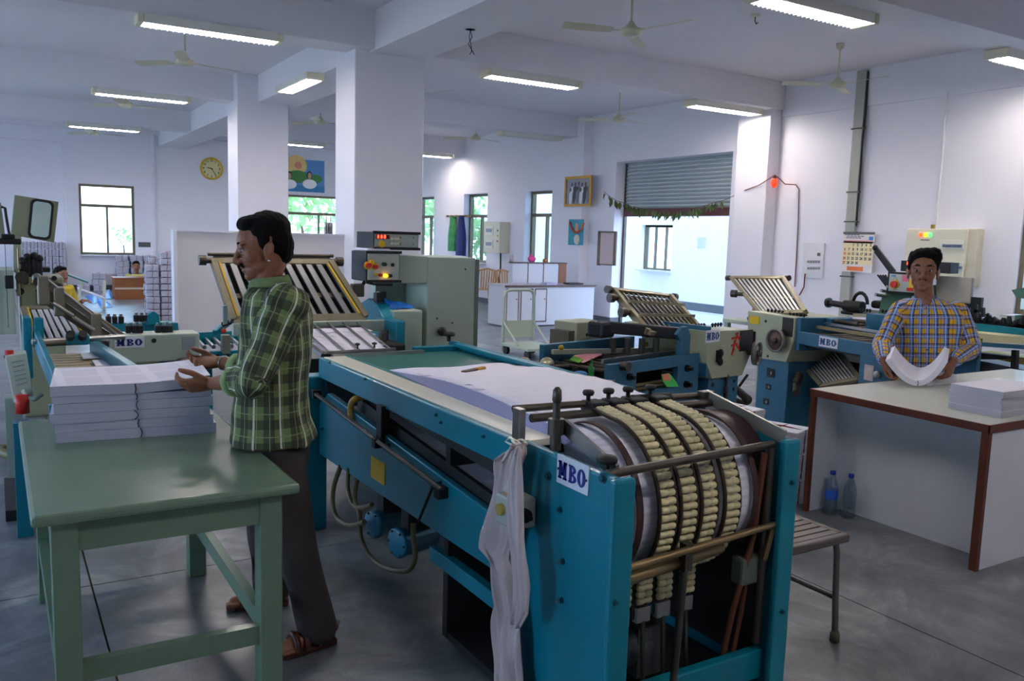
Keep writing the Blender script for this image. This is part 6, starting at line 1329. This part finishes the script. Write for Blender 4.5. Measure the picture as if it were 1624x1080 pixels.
t=thing('leaning_board','white board lying slanted on the floor at the far left','board',tuple(Yp(150,470,18.0)*np.array((1,1,0)))); MB().bar(Yp(125,458,18.0),Yp(165,472,18.0),.6,.02).build('board',PAPER,t); a=Yp(166,444,18.0); b=Yp(164,474,18.0); MB().bar(a,np.array((b[0],18.0,0)),.04,.05).build('prop',IVORY,t); MB().bar(Yp(126,459,18.0),np.array((Yp(126,459,18.0)[0],18.0,0)),.04,.04).build('leg',IVORY,t)
q=MB(); a=Yp(229,388,YF-.001); q.box(a[0]-.14,a[0]+.14,YF-.02,YF-.001,a[2]-.06,a[2]+.06); q.build('socket_board',mat('dark_socket',(86,84,84),.5),label='small dark socket board right of the far window',cat='socket')
# ================================================================ people
def V3(*a): return np.array(a,float)
def unit(v): v=np.array(v,float); return v/np.linalg.norm(v)
def smooth_chain(mb,pts,rs,sub=4,n=16,flat=None):
    """tapered limb through joints; flat=(axis,ratio) squashes the section along an axis"""
    P=[np.array(p,float) for p in pts]; out=[];ro=[]
    for i in range(len(P)-1):
        p0=P[max(i-1,0)];p1=P[i];p2=P[i+1];p3=P[min(i+2,len(P)-1)]
        for k in range(sub):
            t=k/sub; out.append(.5*((2*p1)+(-p0+p2)*t+(2*p0-5*p1+4*p2-p3)*t*t+(-p0+3*p1-3*p2+p3)*t**3)); ro.append(rs[i]*(1-t)+rs[i+1]*t)
    out.append(P[-1]); ro.append(rs[-1]); mb.tube(out,ro,n); mb.sph(P[0],rs[0],n=n,m=8); mb.sph(P[-1],rs[-1],n=n,m=8)
def ringset(c,ax,ay,a,b,n=28,e=2.4):
    o=[]
    for i in range(n):
        t=2*PI*i/n; ct,s=math.cos(t),math.sin(t); o.append(np.array(c)+ax*a*math.copysign(abs(ct)**(2/e),ct)+ay*b*math.copysign(abs(s)**(2/e),s))
    return o
def remesh(mb,name,voxel,smooth=3,disp=None):
    me=bpy.data.meshes.new(name); me.from_pydata(mb.v,[],mb.f); bm=bmesh.new(); bm.from_mesh(me); bmesh.ops.recalc_face_normals(bm,faces=bm.faces); bm.to_mesh(me); bm.free()
    o=bpy.data.objects.new(name+'_tmp',me); col.objects.link(o)
    r=o.modifiers.new('r','REMESH'); r.mode='VOXEL'; r.voxel_size=voxel
    if smooth: s=o.modifiers.new('s','SMOOTH'); s.factor=.5; s.iterations=smooth
    dg=bpy.context.evaluated_depsgraph_get(); m2_=bpy.data.meshes.new_from_object(o.evaluated_get(dg)); bpy.data.objects.remove(o); bpy.data.meshes.remove(me)
    m2_.name=name; m2_.polygons.foreach_set('use_smooth',[True]*len(m2_.polygons)); return m2_
def place(me,name,mt,parent,disp=None):
    n=len(me.vertices); V=np.empty(n*3); me.vertices.foreach_get('co',V); V=V.reshape(-1,3)
    if disp is not None:
        N=np.empty(n*3); me.vertices.foreach_get('normal',N); V=V+N.reshape(-1,3)*disp(V)[:,None]
    L=np.array(frame(parent)[0]); me.vertices.foreach_set('co',(V-L).ravel()); me.update(); me.materials.clear(); me.materials.append(mt)
    o=bpy.data.objects.new(name,me); col.objects.link(o); o.parent=parent; FR[o.name]=frame(parent); return o
def cloth_uv(me,bones):
    """uv in metres around and along the nearest bone: (a,b,r,ref)"""
    n=len(me.vertices); V=np.empty(n*3); me.vertices.foreach_get('co',V); V=V.reshape(-1,3)
    np_=len(me.polygons); C=np.empty(np_*3); me.polygons.foreach_get('center',C); C=C.reshape(-1,3)
    best=np.full(np_,1e9); bi=np.zeros(np_,int)
    for k,(a,b,r,ref) in enumerate(bones):
        d=b-a; L=np.linalg.norm(d); t=np.clip(((C-a)@d)/(L*L),-.05,1.05); q=np.linalg.norm(C-(a+t[:,None]*d),axis=1)/r; m_=q<best; best[m_]=q[m_]; bi[m_]=k
    uvl=me.uv_layers.new(name='cloth'); lv=np.empty(len(me.loops),int); me.loops.foreach_get('vertex_index',lv)
    ls=np.empty(np_,int); me.polygons.foreach_get('loop_start',ls); lt=np.empty(np_,int); me.polygons.foreach_get('loop_total',lt)
    pl_=np.repeat(np.arange(np_),lt); UV=np.zeros((len(lv),2))
    for k,(a,b,r,ref) in enumerate(bones):
        d=unit(b-a); x=unit(ref-d*(ref@d)); y=np.cross(d,x)
        def ang(P): return np.arctan2((P-a)@y,(P-a)@x)
        m_=bi[pl_]==k; P=V[lv[m_]]; th=ang(P); tc=ang(C[pl_[m_]]); th=tc+(th-tc+PI)%(2*PI)-PI
        UV[m_,0]=th*r; UV[m_,1]=(P-a)@d
    uvl.data.foreach_set('uv',UV.ravel())
def plaid(name,base,layers,rough=.85,bscale=14):
    M=mat(name,base,rough,0,.06,30); n=M.node_tree; b=n.nodes['Principled BSDF']
    uv=n.nodes.new('ShaderNodeUVMap'); uv.uv_map='cloth'; sp=n.nodes.new('ShaderNodeSeparateXYZ'); n.links.new(uv.outputs[0],sp.inputs[0])
    cur=None
    for ax,per,st_,wd,c,amt in layers:
        ad=n.nodes.new('ShaderNodeMath'); ad.operation='ADD'; ad.inputs[1].default_value=per*40-st_; n.links.new(sp.outputs[ax],ad.inputs[0])
        dv=n.nodes.new('ShaderNodeMath'); dv.operation='DIVIDE'; dv.inputs[1].default_value=per; n.links.new(ad.outputs[0],dv.inputs[0])
        fr=n.nodes.new('ShaderNodeMath'); fr.operation='FRACT'; n.links.new(dv.outputs[0],fr.inputs[0])
        lt=n.nodes.new('ShaderNodeMath'); lt.operation='LESS_THAN'; lt.inputs[1].default_value=wd/per; n.links.new(fr.outputs[0],lt.inputs[0])
        ml=n.nodes.new('ShaderNodeMath'); ml.operation='MULTIPLY'; ml.inputs[1].default_value=amt; n.links.new(lt.outputs[0],ml.inputs[0])
        mx=n.nodes.new('ShaderNodeMixRGB'); mx.inputs[1].default_value=srgb(base); mx.inputs[2].default_value=srgb(c); n.links.new(ml.outputs[0],mx.inputs[0])
        if cur is not None: n.links.new(cur,mx.inputs[1])
        cur=mx.outputs[0]
    n.links.new(cur,b.inputs['Base Color'])
    tc=n.nodes.new('ShaderNodeTexCoord'); no=n.nodes.new('ShaderNodeTexNoise'); no.inputs['Scale'].default_value=bscale; no.inputs['Detail'].default_value=3; no.inputs['Distortion'].default_value=.8; n.links.new(tc.outputs['Object'],no.inputs['Vector'])
    bp=n.nodes.new('ShaderNodeBump'); bp.inputs['Strength'].default_value=.55; bp.inputs['Distance'].default_value=.02; n.links.new(no.outputs['Fac'],bp.inputs['Height']); n.links.new(bp.outputs[0],b.inputs['Normal'])
    return M
def hand(mb,wrist,d,n_,left,curl=(.5,.6,.4),spread=.0,thumb=(.55,.75,.35),tl=1.0,sc=1.0):
    d=unit(d); n_=unit(n_-d*(n_@d)); s=np.cross(n_,d)*(1 if left else -1); w=np.array(wrist,float)
    rows=[ringset(w-d*.02*sc,s,n_,.027*sc,.021*sc,18,2.2),ringset(w+d*.015*sc,s,n_,.031*sc,.019*sc,18,2.4),ringset(w+d*.055*sc,s,n_,.041*sc,.017*sc,18,2.6),ringset(w+d*.085*sc,s,n_,.042*sc,.014*sc,18,2.6),ringset(w+d*.098*sc,s,n_,.037*sc,.009*sc,18,2.4)]
    mb.loft(rows)
    for i,(off,L) in enumerate(((.031,.072),(.0105,.081),(-.0105,.075),(-.031,.059))):
        p=w+d*(.088-.004*abs(i-1))*sc+s*off*sc; th=0; pts=[p-d*.01*sc,p]; dd=unit(d+s*off*spread*20)
        for k,(f,c) in enumerate(zip((.46,.30,.24),curl)):
            th+=c*(1+.08*i); pts.append(pts[-1]+(dd*math.cos(th)+n_*math.sin(th))*L*f*sc)
        smooth_chain(mb,pts,[r*sc for r in (.0095,.0095,.0088,.008,.0065)],3,10)
    b=w+d*.028*sc+s*.026*sc; t0=unit(d*thumb[0]+s*thumb[1]+n_*thumb[2]); t1=unit(t0*.8+d*.6); 
    smooth_chain(mb,[w+d*.015*sc+s*.012*sc,b+t0*.012*sc,b+t0*.046*sc*tl,b+t0*.046*sc*tl+t1*.03*sc,b+t0*.046*sc*tl+t1*.052*sc],[r*sc for r in (.016,.0155,.0125,.0115,.0085)],3,10)
def head(mb,c,f,l,u,s=1.0):
    """head centred midway between eyes and ears; returns frame helper"""
    ax=np.array((f,l,u)); P=lambda x,y,z: c+(f*x+l*y+u*z)*s
    def E(x,y,z,rx,ry,rz,a=ax): mb.sph(P(x,y,z),(rx*s,ry*s,rz*s),a,18,12)
    E(-.012,0,.035,.098,.076,.088); E(.03,0,.02,.068,.066,.082); E(.03,0,-.035,.062,.06,.062); E(.045,0,-.075,.048,.046,.042)
    E(.074,0,-.097,.02,.024,.018); E(-.03,0,-.03,.06,.06,.06)
    for y in(-1,1):
        E(.070,y*.033,.030,.02,.028,.009); E(.050,y*.036,-.02,.032,.03,.036); E(.024,y*.042,-.06,.038,.016,.03)
        tilt=unit(u*.97-f*.22); E(-.012,y*.077,-.012,.020,.008,.034,np.array((unit(f+u*.2),l,tilt))); E(-.02,y*.083,-.004,.017,.006,.024,np.array((unit(f+l*y*-.4),l,tilt))); E(-.004,y*.078,-.038,.011,.007,.012)
        E(.098,y*.0125,-.036,.012,.009,.009); E(.082,y*.033,.016,.0085,.017,.0055); E(.081,y*.033,-.008,.007,.014,.004)
    smooth_chain(mb,[P(.084,0,.022),P(.1,0,-.006),P(.113,0,-.03),P(.106,0,-.040)],[.010*s,.0105*s,.0135*s,.010*s],3,10)
    E(.092,0,-.0575,.0105,.024,.0065); E(.089,0,-.0715,.0105,.022,.0075); E(.088,0,-.05,.008,.012,.012)
    return P
def face_parts(root,P,f,l,u,s,brow=.9,tache=True,stubble=False,look=(1,0,0)):
    W_=mat('eye_white',(170,156,146),.5,0,.02,10); I_=mat('dark_iris',(20,12,10),.4)
    for y in(-1,1):
        q=MB(); q.sph(P(.0765,y*.033,.004),(.0105*s,.0125*s,.0085*s),np.array((f,l,u))); q.build('eye',W_,root)
        q=MB(); q.sph(P(.0840,y*.033,.0025),(.0045*s,.0078*s,.0072*s),np.array((f,l,u))); q.build('iris',I_,root)
        q=MB(); smooth_chain(q,[P(.091,y*.014,.028),P(.0895,y*.034,.034),P(.072,y*.056,.027)],[.0035*s,.0048*s,.0025*s],4,8); q.build('eyebrow',HAIR,root)
    if tache:
        q=MB()
        for y in(-1,1): smooth_chain(q,[P(.1005,0,-.047),P(.0985,y*.014,-.049),P(.089,y*.029,-.058)],[.0052*s,.0058*s,.0025*s],4,8)
        q.build('moustache',HAIR,root)
def hairmesh(root,parts,P,ax,s,seed,name='hair',vox=.005):
    q=MB()
    for x,y,z,rx,ry,rz in parts: q.sph(P(x,y,z),(rx*s,ry*s,rz*s),ax,18,12)
    me=remesh(q,name,vox,2); R_=np.random.default_rng(seed); K=R_.normal(size=(10,3))*90; ph=R_.uniform(0,6,10)
    return place(me,name,HAIR,root,lambda V: sum(np.sin(V@k+p) for k,p in zip(K,ph))*.0009)
def wrinkle(seed,amp,freq):
    R_=np.random.default_rng(seed); K=R_.normal(size=(9,3))*np.array((1,1,.8))*freq; ph=R_.uniform(0,6,9)
    return lambda V: sum(np.sin(V@k+p) for k,p in zip(K,ph))*amp/3
# ---------------------------------------------------------------- man at the green table
p1=thing('person','man in a green checked shirt and dark trousers lifting sheets at the green table','person',(.97,3.25,0))
f=unit((-.88,.47,0)); l=np.array((-f[1],f[0],0))*1.0; l=unit(np.array((-f[1],f[0],0))); U=V3(0,0,1)
if l[1]>0: l=-l
yc=3.29
def J(u,v,y): return Yp(u,v,y)
nk=J(424,446,yc); hd=J(419,393,yc-.0); hf=unit((-.965,.235,-.2)); hl=unit(np.cross(U,hf)); hu=unit(np.cross(hf,hl)); hs=1.0
if hl[1]>0: hl=-hl
sc_=[(J(431,455,yc),.105,.085),(J(436,466,yc),.185,.105),(J(439,490,yc),.205,.125),(J(440,530,yc),.195,.135),(J(436,580,yc),.183,.135),(J(432,630,yc),.178,.137),(J(433,665,yc),.19,.146),(J(436,689,yc),.205,.158),(J(437,697,yc),.208,.16)]
Ls=J(452,482,3.12); Le=J(404,602,3.07); Lw=J(338,608,3.46); Rs=J(421,476,3.47); Re=J(398,588,3.70); Rw=J(350,574,3.86)
body=MB(); P=head(body,hd,hf,hl,hu,hs)
smooth_chain(body,[P(-.02,0,-.05),nk+V3(0,0,.02),J(432,470,yc)],[.058,.056,.07],4,18)
body.loft([ringset(c,l,f,a*.86,b*.82) for c,a,b in sc_[1:]]); 
pelvis=J(436,705,yc); body.loft([ringset(J(436,685,yc),l,f,.15,.11),ringset(pelvis,l,f,.155,.115),ringset(J(437,735,yc),l,f,.14,.10)])
for S,E_,W_,left in ((Ls,Le,Lw,True),(Rs,Re,Rw,False)):
    smooth_chain(body,[S,S*.5+E_*.5,E_,E_*.55+W_*.45,W_],[.05,.045,.039,.037,.026],4,16)
Ltoe=J(462,1020,3.06); Lank=J(504,985,3.07); Lk=J(466,850,3.09); Lh=J(444,716,3.22); Rh=J(428,712,3.38); Rk=J(424,838,3.44); Rank=J(430,948,3.52)
for H_,K_,A_ in ((Lh,Lk,Lank),(Rh,Rk,Rank)):
    A_=A_.copy(); A_[2]=.085; smooth_chain(body,[H_,K_,K_*.6+A_*.4,A_],[.075,.056,.05,.036],4,16)
    fd=unit((-.93,-.12 if A_ is not None and K_ is Lk else .25,0)); smooth_chain(body,[A_+V3(0,0,-.035)-fd*.04,A_+V3(0,0,-.04)+fd*.06,A_+V3(0,0,-.055)+fd*.15],[.036,.034,.024],4,14)
    for k in range(5): t_=A_+V3(0,0,-.058)+fd*(.155-.006*k)+np.array((-fd[1],fd[0],0))*(.034-.017*k)*(1 if K_ is Rk else -1); smooth_chain(body,[t_-fd*.02,t_+fd*.02],[.011,.0095],2,8)
hand(body,Lw,unit((-.93,.30,-.10)),unit((.10,.72,.69)),True,(.35,.55,.5),thumb=(.75,.55,.35),tl=1.1)
hand(body,Rw,unit((-.97,.02,.02)),unit((.05,-.55,.83)),False,(.3,.5,.45),thumb=(.8,.5,.35))
o=place(remesh(body,'body',.0034,4),'body',SKIN,p1)
face_parts(p1,P,hf,hl,hu,hs)
hx=np.array((hf,hl,hu))
hairmesh(p1,[(-.024,0,.058,.094,.080,.080),(-.05,0,.02,.066,.079,.082),(.036,0,.098,.05,.058,.033),(.05,0,.092,.026,.05,.024),(-.004,.071,.028,.026,.011,.036),(-.004,-.071,.028,.026,.011,.036),(-.062,0,-.03,.04,.062,.045)],P,hx,hs,1)
q=MB(); q.sph(P(-.006,-.087 if (P(0,-1,0)[1]<P(0,1,0)[1]) else .087,-.048),.005); q.build('ear_stud',mat('silver',(220,220,220),.2,.9),p1)
# shirt
sh_=MB(); sh_.loft([ringset(c,l,f,a,b) for c,a,b in sc_])
cufL=Le*.60+Lw*.40; cufR=Re*.6+Rw*.4
smooth_chain(sh_,[Ls*.9+sc_[2][0]*.1,Ls*.5+Le*.5,Le,Le*.75+Lw*.25,cufL],[.082,.070,.062,.058,.052],4,18)
smooth_chain(sh_,[Rs*.9+sc_[2][0]*.1,Rs*.5+Re*.5,Re,Re*.75+Rw*.25,cufR],[.078,.07,.062,.058,.052],4,18)
sh_.sph(Ls,(.088,.078,.075),n=18,m=12)
me=remesh(sh_,'shirt',.007,5); ts=sc_[-1][0]; te=sc_[0][0]
cloth_uv(me,[(ts,te,.16,-f),(Ls,Le,.062,-f),(Le,cufL,.055,U),(Rs,Re,.06,-f),(Re,cufR,.055,U)])
G1=plaid('green_check_cloth',(112,130,78),[('X',.084,.0,.034,(54,52,42),.8),('Y',.085,.0,.036,(40,46,34),.72),('X',.084,.050,.006,(226,222,206),.9),('X',.042,.018,.003,(160,168,124),.6),('Y',.085,.055,.004,(150,168,110),.6)],.85,16)
place(me,'shirt',G1,p1,wrinkle(3,.006,26))
def cuff(c,d,r,nm,mt,root,wd=.045,rr=1.0):
    d=unit(d); q=MB(); a=unit(np.cross(d,(0.1,.2,1))); b=np.cross(d,a); rows=[]
    for t_,k in ((-wd/2,.97),(-wd/2,1.06),(0,1.1),(wd/2,1.06),(wd/2,.9)): rows.append([c+d*t_+(a*math.cos(2*PI*i/22)+b*math.sin(2*PI*i/22))*r*k*(1+.02*math.sin(3*i)) for i in range(22)])
    q.loft(rows); return q.build(nm,mt,root)
LG=mat('light_green_lining',(132,158,100),.85,0,.12,30)
cuff(cufL,Lw-Le,.055,'rolled_cuff',LG,p1); cuff(cufR,Rw-Re,.055,'rolled_cuff',LG,p1)
def collar(root,c,f,l,r1,r2,mt,h=.055,open_=.5,back=.3,name='collar'):
    q=MB(); rows=[]; n_=26
    for i in range(n_+1):
        a=PI+ (i/n_-.5)*2*(PI-open_); di=f*math.cos(a)+l*math.sin(a); wv=(1-abs(i/n_-.5)*2)
        base=c+di*r1; rows.append([base+U*(-.01-.012*(1-wv)),base+di*.012+U*(h*.35*(.4+wv)),base+di*.004+U*(h*.75*(.35+wv*.65)),base+di*.022+U*(h*.3*wv-.012),base+di*.026+U*(-.022)])
    q.loft(rows); o=q.build(name,mt,root); s=o.modifiers.new('sub','SUBSURF'); s.levels=1; s.render_levels=1; return o
collar(p1,J(428,447,yc),f,l,.062,.08,mat('green_collar_cloth',(112,134,86),.85,0,.25,34))
# trousers
TR=mat('charcoal_trouser_cloth',(58,50,48),.8,0,.15,20,.4,16)
tr_=MB(); tr_.loft([ringset(J(436,678,yc),l,f,.158,.122),ringset(J(437,710,yc),l,f,.17,.13),ringset(J(438,745,yc),l,f,.165,.122),ringset(J(440,765,yc),l,f,.14,.10)])
Ll=Lank.copy(); Ll[2]=.07; Rl=Rank.copy(); Rl[2]=.07
smooth_chain(tr_,[Lh,Lk,Lk*.5+Ll*.5,Ll*.93+Lk*.07,Ll*.98+Lk*.02],[.09,.08,.076,.077,.075],4,20); smooth_chain(tr_,[Rh,Rk,Rk*.5+Rl*.5,Rl*.93+Rk*.07,Rl*.98+Rk*.02],[.096,.08,.076,.077,.075],4,20)
place(remesh(tr_,'trousers',.008,5),'trousers',TR,p1,wrinkle(5,.004,18))
SAN=mat('brown_leather',(74,38,22),.4,0,.2,16,.1,60)
for A_,left,fdir in ((Lank,True,unit((-.93,-.12,0))),(Rank,False,unit((-.93,.25,0)))):
    c=np.array((A_[0],A_[1],0)); s_=np.array((-fdir[1],fdir[0],0)); q=MB()
    sole=[(-.07,.03),(-.075,0),(-.07,-.03),(0,-.036),(.08,-.045),(.15,-.04),(.185,-.015),(.185,.015),(.15,.04),(.08,.042),(0,.034)]
    q.add([c+fdir*a+s_*b+V3(0,0,.002) for a,b in sole]+[c+fdir*a+s_*b+V3(0,0,.024) for a,b in sole],[tuple(range(11))[::-1],tuple(range(11,22))]+[(i,(i+1)%11,11+(i+1)%11,11+i) for i in range(11)])
    sd=q.build('sandal',SAN,p1,bev=.004)
    for x,hh,wv in ((.10,.058,.04),(.06,.075,.04)):
        q=MB(); q.tube([c+fdir*x+s_*wv*1.05*math.cos(a)+V3(0,0,.02+hh*math.sin(a)) for a in np.linspace(0,PI,12)],.014,6); q.build('strap',SAN,sd)
    q=MB(); q.tube([c+fdir*.02+s_*.045+V3(0,0,.03),c-fdir*.06+s_*.03+V3(0,0,.07),c-fdir*.085+V3(0,0,.075),c-fdir*.06-s_*.03+V3(0,0,.07),c+fdir*.02-s_*.045+V3(0,0,.03)],.012,6); q.build('heel_strap',SAN,sd)
d=unit(Rw-Re); cuff(Rw-d*.02,d,.031,'steel_bangle',STEEL,p1,.009)
q=MB(); c=J(372,500,yc-.02); q.obox(c+f*.0+V3(-.03,.02,0),(.004,.05,.07),(f,l,U)); q.build('name_badge',mat('badge_blue_white',(150,180,200),.4,0,.3,40),p1)
# ---------------------------------------------------------------- man behind the white table
p2=thing('person','man in a yellow and blue checked shirt bending sheets behind the white table','person',tuple(Dp(1468,560,5.55)*np.array((1,1,0))))
D0=5.75; f=unit((-.80,-.60,0)); l=unit(np.array((-f[1],f[0],0)));   # l = his left (image right)
def K(u,v,dd=0): return Dp(u,v,D0+dd)
hd=K(1464,430,-.03); hf=unit((-.83,-.55,.02)); hl=unit(np.cross(U,hf)); hu=unit(np.cross(hf,hl)); hs=1.15
sc_=[(K(1467,473),.105,.085),(K(1468,483),.19,.105),(K(1470,499),.222,.125),(K(1471,530),.212,.13),(K(1469,560),.192,.125),(K(1466,590),.178,.122),(K(1465,612),.178,.125)]
Rs=K(1422,494,.02); Re=K(1399,548,-.12); Rw=K(1402,571,-.36); Ls=K(1522,494,.02); Le=K(1541,552,-.1); Lw=K(1511,573,-.40)
body=MB(); P=head(body,hd,hf,hl,hu,hs)
smooth_chain(body,[P(-.02,0,-.05),K(1466,470),K(1468,485)],[.06,.06,.07],4,18)
body.loft([ringset(c,l,f,a*.86,b*.82) for c,a,b in sc_[1:]])
body.loft([ringset(K(1465,608),l,f,.14,.1),ringset(K(1466,640),l,f,.15,.11),ringset(K(1466,655),l,f,.13,.1)])
for S,E_,W_ in ((Ls,Le,Lw),(Rs,Re,Rw)): smooth_chain(body,[S,S*.5+E_*.5,E_,E_*.5+W_*.5,W_],[.05,.044,.038,.036,.027],4,16)
vn=sc_[1][0]; body.sph(vn+f*.072+U*.012,(.042,.040,.05),np.array((f,l,U))); body.sph(vn+f*.092-U*.03,(.03,.022,.04),np.array((f,l,U)))
ctr2=np.array(frame(p2)[0])
for sg in(-1,1):
    H_=K(1466,640)+l*sg*.09; A_=np.array((H_[0],H_[1],.08)); Kn=(H_+A_)/2+f*.02
    smooth_chain(body,[H_,Kn,Kn*.6+A_*.4,A_],[.075,.056,.05,.036],4,16); smooth_chain(body,[A_+V3(0,0,-.04)-f*.05,A_+V3(0,0,-.045)+f*.08,A_+V3(0,0,-.055)+f*.17],[.034,.034,.024],4,14)
toC=unit(-HL+HR)
hand(body,Rw,unit((.05,-.35,-.95)),unit((.25,-.75,.1)),False,(.45,.7,.5),thumb=(.8,.4,.5),sc=1.0)
hand(body,Lw,unit((-.35,.05,-.9)),unit((-.2,.95,-.1)),True,(.45,.7,.5),thumb=(.8,.4,.5),sc=1.0)
place(remesh(body,'body',.0042,4),'body',SKIN2,p2); face_parts(p2,P,hf,hl,hu,hs,tache=False)
q=MB(); 
for y in(-1,1): smooth_chain(q,[P(.0975,0,-.0465),P(.096,y*.012,-.048),P(.09,y*.024,-.053)],[.003,.003,.0015],4,8)
q.build('moustache',HAIR,p2)
hx=np.array((hf,hl,hu))
hairmesh(p2,[(-.02,0,.062,.096,.086,.074),(-.05,0,.02,.066,.08,.075),(.03,.0,.104,.06,.066,.032),(.055,.022,.098,.034,.044,.028),(.05,-.03,.094,.03,.034,.024),(.0,.066,.075,.05,.026,.05),(.0,-.066,.07,.046,.022,.046),(.004,.076,.03,.02,.008,.03),(.004,-.076,.03,.02,.008,.03),(.01,.05,.12,.04,.034,.02)],P,hx,hs,2,vox=.006)
sh_=MB(); sh_.loft([ringset(c,l,f,a,b) for c,a,b in sc_])
smooth_chain(sh_,[Ls*.9+sc_[2][0]*.1,Ls*.5+Le*.5,Le,Le*.5+Lw*.5,Lw*.9+Le*.1],[.075,.066,.06,.052,.042],4,18); smooth_chain(sh_,[Rs*.9+sc_[2][0]*.1,Rs*.5+Re*.5,Re,Re*.5+Rw*.5,Rw*.9+Re*.1],[.075,.066,.06,.052,.042],4,18)
me=remesh(sh_,'shirt',.008,5); cloth_uv(me,[(sc_[-1][0],sc_[0][0],.17,f),(Ls,Le,.06,f),(Le,Lw,.05,f),(Rs,Re,.06,f),(Re,Rw,.05,f)])
Y2=plaid('yellow_blue_check_cloth',(222,172,24),[('X',.064,.0,.026,(40,124,206),.85),('Y',.064,.0,.026,(36,100,190),.62),('X',.064,.024,.008,(26,28,70),.85),('Y',.064,.026,.008,(26,28,70),.8),('X',.064,.011,.004,(226,228,236),.7),('Y',.064,.011,.004,(226,228,236),.45),('X',.064,.046,.004,(40,40,80),.6)],.85,18)
place(me,'shirt',Y2,p2,wrinkle(9,.005,24))
CB2=mat('blue_yellow_collar',(120,150,190),.85,0,.45,60)
collar(p2,K(1467,474),f,l,.068,.08,CB2,.06,1.0)
for s_ in(-1,1):
    pts=[vn+l*s_*.066+f*.045+U*.042,vn+l*s_*.045+f*.098+U*.022,vn+l*s_*.012+f*.128-U*.05,vn+l*s_*.062+f*.115-U*.052,vn+l*s_*.098+f*.06+U*.006]
    q=MB(); n_=5; q.add(pts+[p-f*.006 for p in pts],[tuple(range(n_)),tuple(range(2*n_-1,n_-1,-1))]+[(i,n_+i,n_+(i+1)%n_,(i+1)%n_) for i in range(n_)]); q.build('collar_flap',CB2,p2)
for k in range(5): c=K(1469-.5*k,500+20*k,-.135-.0*k); c=sc_[2][0]+(sc_[-1][0]-sc_[2][0])*(k/4.3)+f*(.122 if k else .121); MB().sph(c,(.006,.006,.006)).build('button',mat('button_dark',(40,44,70),.4),p2)
tr_=MB(); tr_.loft([ringset(K(1465,606),l,f,.15,.112),ringset(K(1466,640),l,f,.17,.13),ringset(K(1466,660),l,f,.16,.12)])
for sg in(-1,1):
    H_=K(1466,640)+l*sg*.09; A_=np.array((H_[0],H_[1],.07)); smooth_chain(tr_,[H_,(H_+A_)/2,A_],[.095,.078,.066],4,18)
place(remesh(tr_,'trousers',.01,4),'trousers',mat('dark_blue_trousers',(40,46,62),.85,0,.15,20),p2)
for sg in(-1,1):
    H_=K(1466,640)+l*sg*.09; c=np.array((H_[0],H_[1],.0)); q=MB(); q.sph(c+f*.06+V3(0,0,.035),(.13,.045,.034),np.array((f,l,U))); q.build('shoe',SAN,p2)
# ---------------------------------------------------------------- man seated at the low desk far away
def small_person(lab,base,head_c,f,shirt,arms=True,hs=1.0):
    t=thing('person',lab,'person',base); f=unit(f); l=unit(np.cross(U,f)); b=MB(); P=head(b,head_c,f,l,U,hs); nb=head_c+V3(0,0,-.17)-f*.02; smooth_chain(b,[P(-.02,0,-.05),nb],[.055,.06],3,12)
    hip=np.array((nb[0],nb[1],base[2]+.12))-f*.03
    b.loft([ringset(nb+V3(0,0,-.03),l,f,.15,.08,16),ringset(nb*.5+hip*.5,l,f,.15,.1,16),ringset(hip,l,f,.16,.11,16)])
    hands=[]
    for s in(-1,1):
        S=nb+l*s*.17+V3(0,0,-.05); E_=S+V3(0,0,-.24)+f*.08+l*s*.03; W_=E_+f*.22-l*s*.08+V3(0,0,.08); smooth_chain(b,[S,E_,W_],[.045,.038,.028],3,12); hand(b,W_,f,V3(0,0,-1),s>0,(.2,.3,.3)); hands.append((S,E_,W_))
        Kn=hip+f*.35+l*s*.18+V3(0,0,.02); An=hip+f*.25-l*s*.1+V3(0,0,-.06); smooth_chain(b,[hip+l*s*.08,Kn,An,An+f*.12],[.075,.06,.045,.035],3,12)
    place(remesh(b,'body',.008,3),'body',SKIN,t); face_parts(t,P,f,l,U,hs)
    hairmesh(t,[(-.02,0,.06,.096,.082,.076),(-.05,0,.02,.066,.08,.08),(.04,0,.098,.05,.06,.03)],P,np.array((f,l,U)),hs,4,vox=.008)
    s_=MB(); s_.loft([ringset(nb+V3(0,0,.0),l,f,.08,.07,16),ringset(nb+V3(0,0,-.04),l,f,.18,.1,16),ringset(nb*.5+hip*.5,l,f,.18,.12,16),ringset(hip,l,f,.19,.13,16)])
    for S,E_,W_ in hands: smooth_chain(s_,[S,E_],[.07,.06],3,12)
    place(remesh(s_,'shirt',.012,3),'shirt',shirt,t)
    tq=MB()
    for s in(-1,1): Kn=hip+f*.35+l*s*.18+V3(0,0,.02); An=hip+f*.25-l*s*.1+V3(0,0,-.06); smooth_chain(tq,[hip+l*s*.08,Kn,An],[.1,.08,.06],3,12)
    place(remesh(tq,'trousers',.014,3),'trousers',mat('grey_trousers',(80,80,84),.85),t)
hc=Yp(216,423,20.95)
small_person('man in a pale yellow shirt seated behind the low brown desk',(hc[0],20.95,0),hc,(-.1,-1,0),mat('pale_yellow_shirt',(196,186,120),.8,0,.12,10))
hc=Yp(97,436,14.5)
small_person('person in a yellow top sitting low behind the diagonal arm at left',(hc[0],14.5,0),hc,(.6,-.7,0),mat('mustard_top',(196,170,40),.8,0,.15,12))
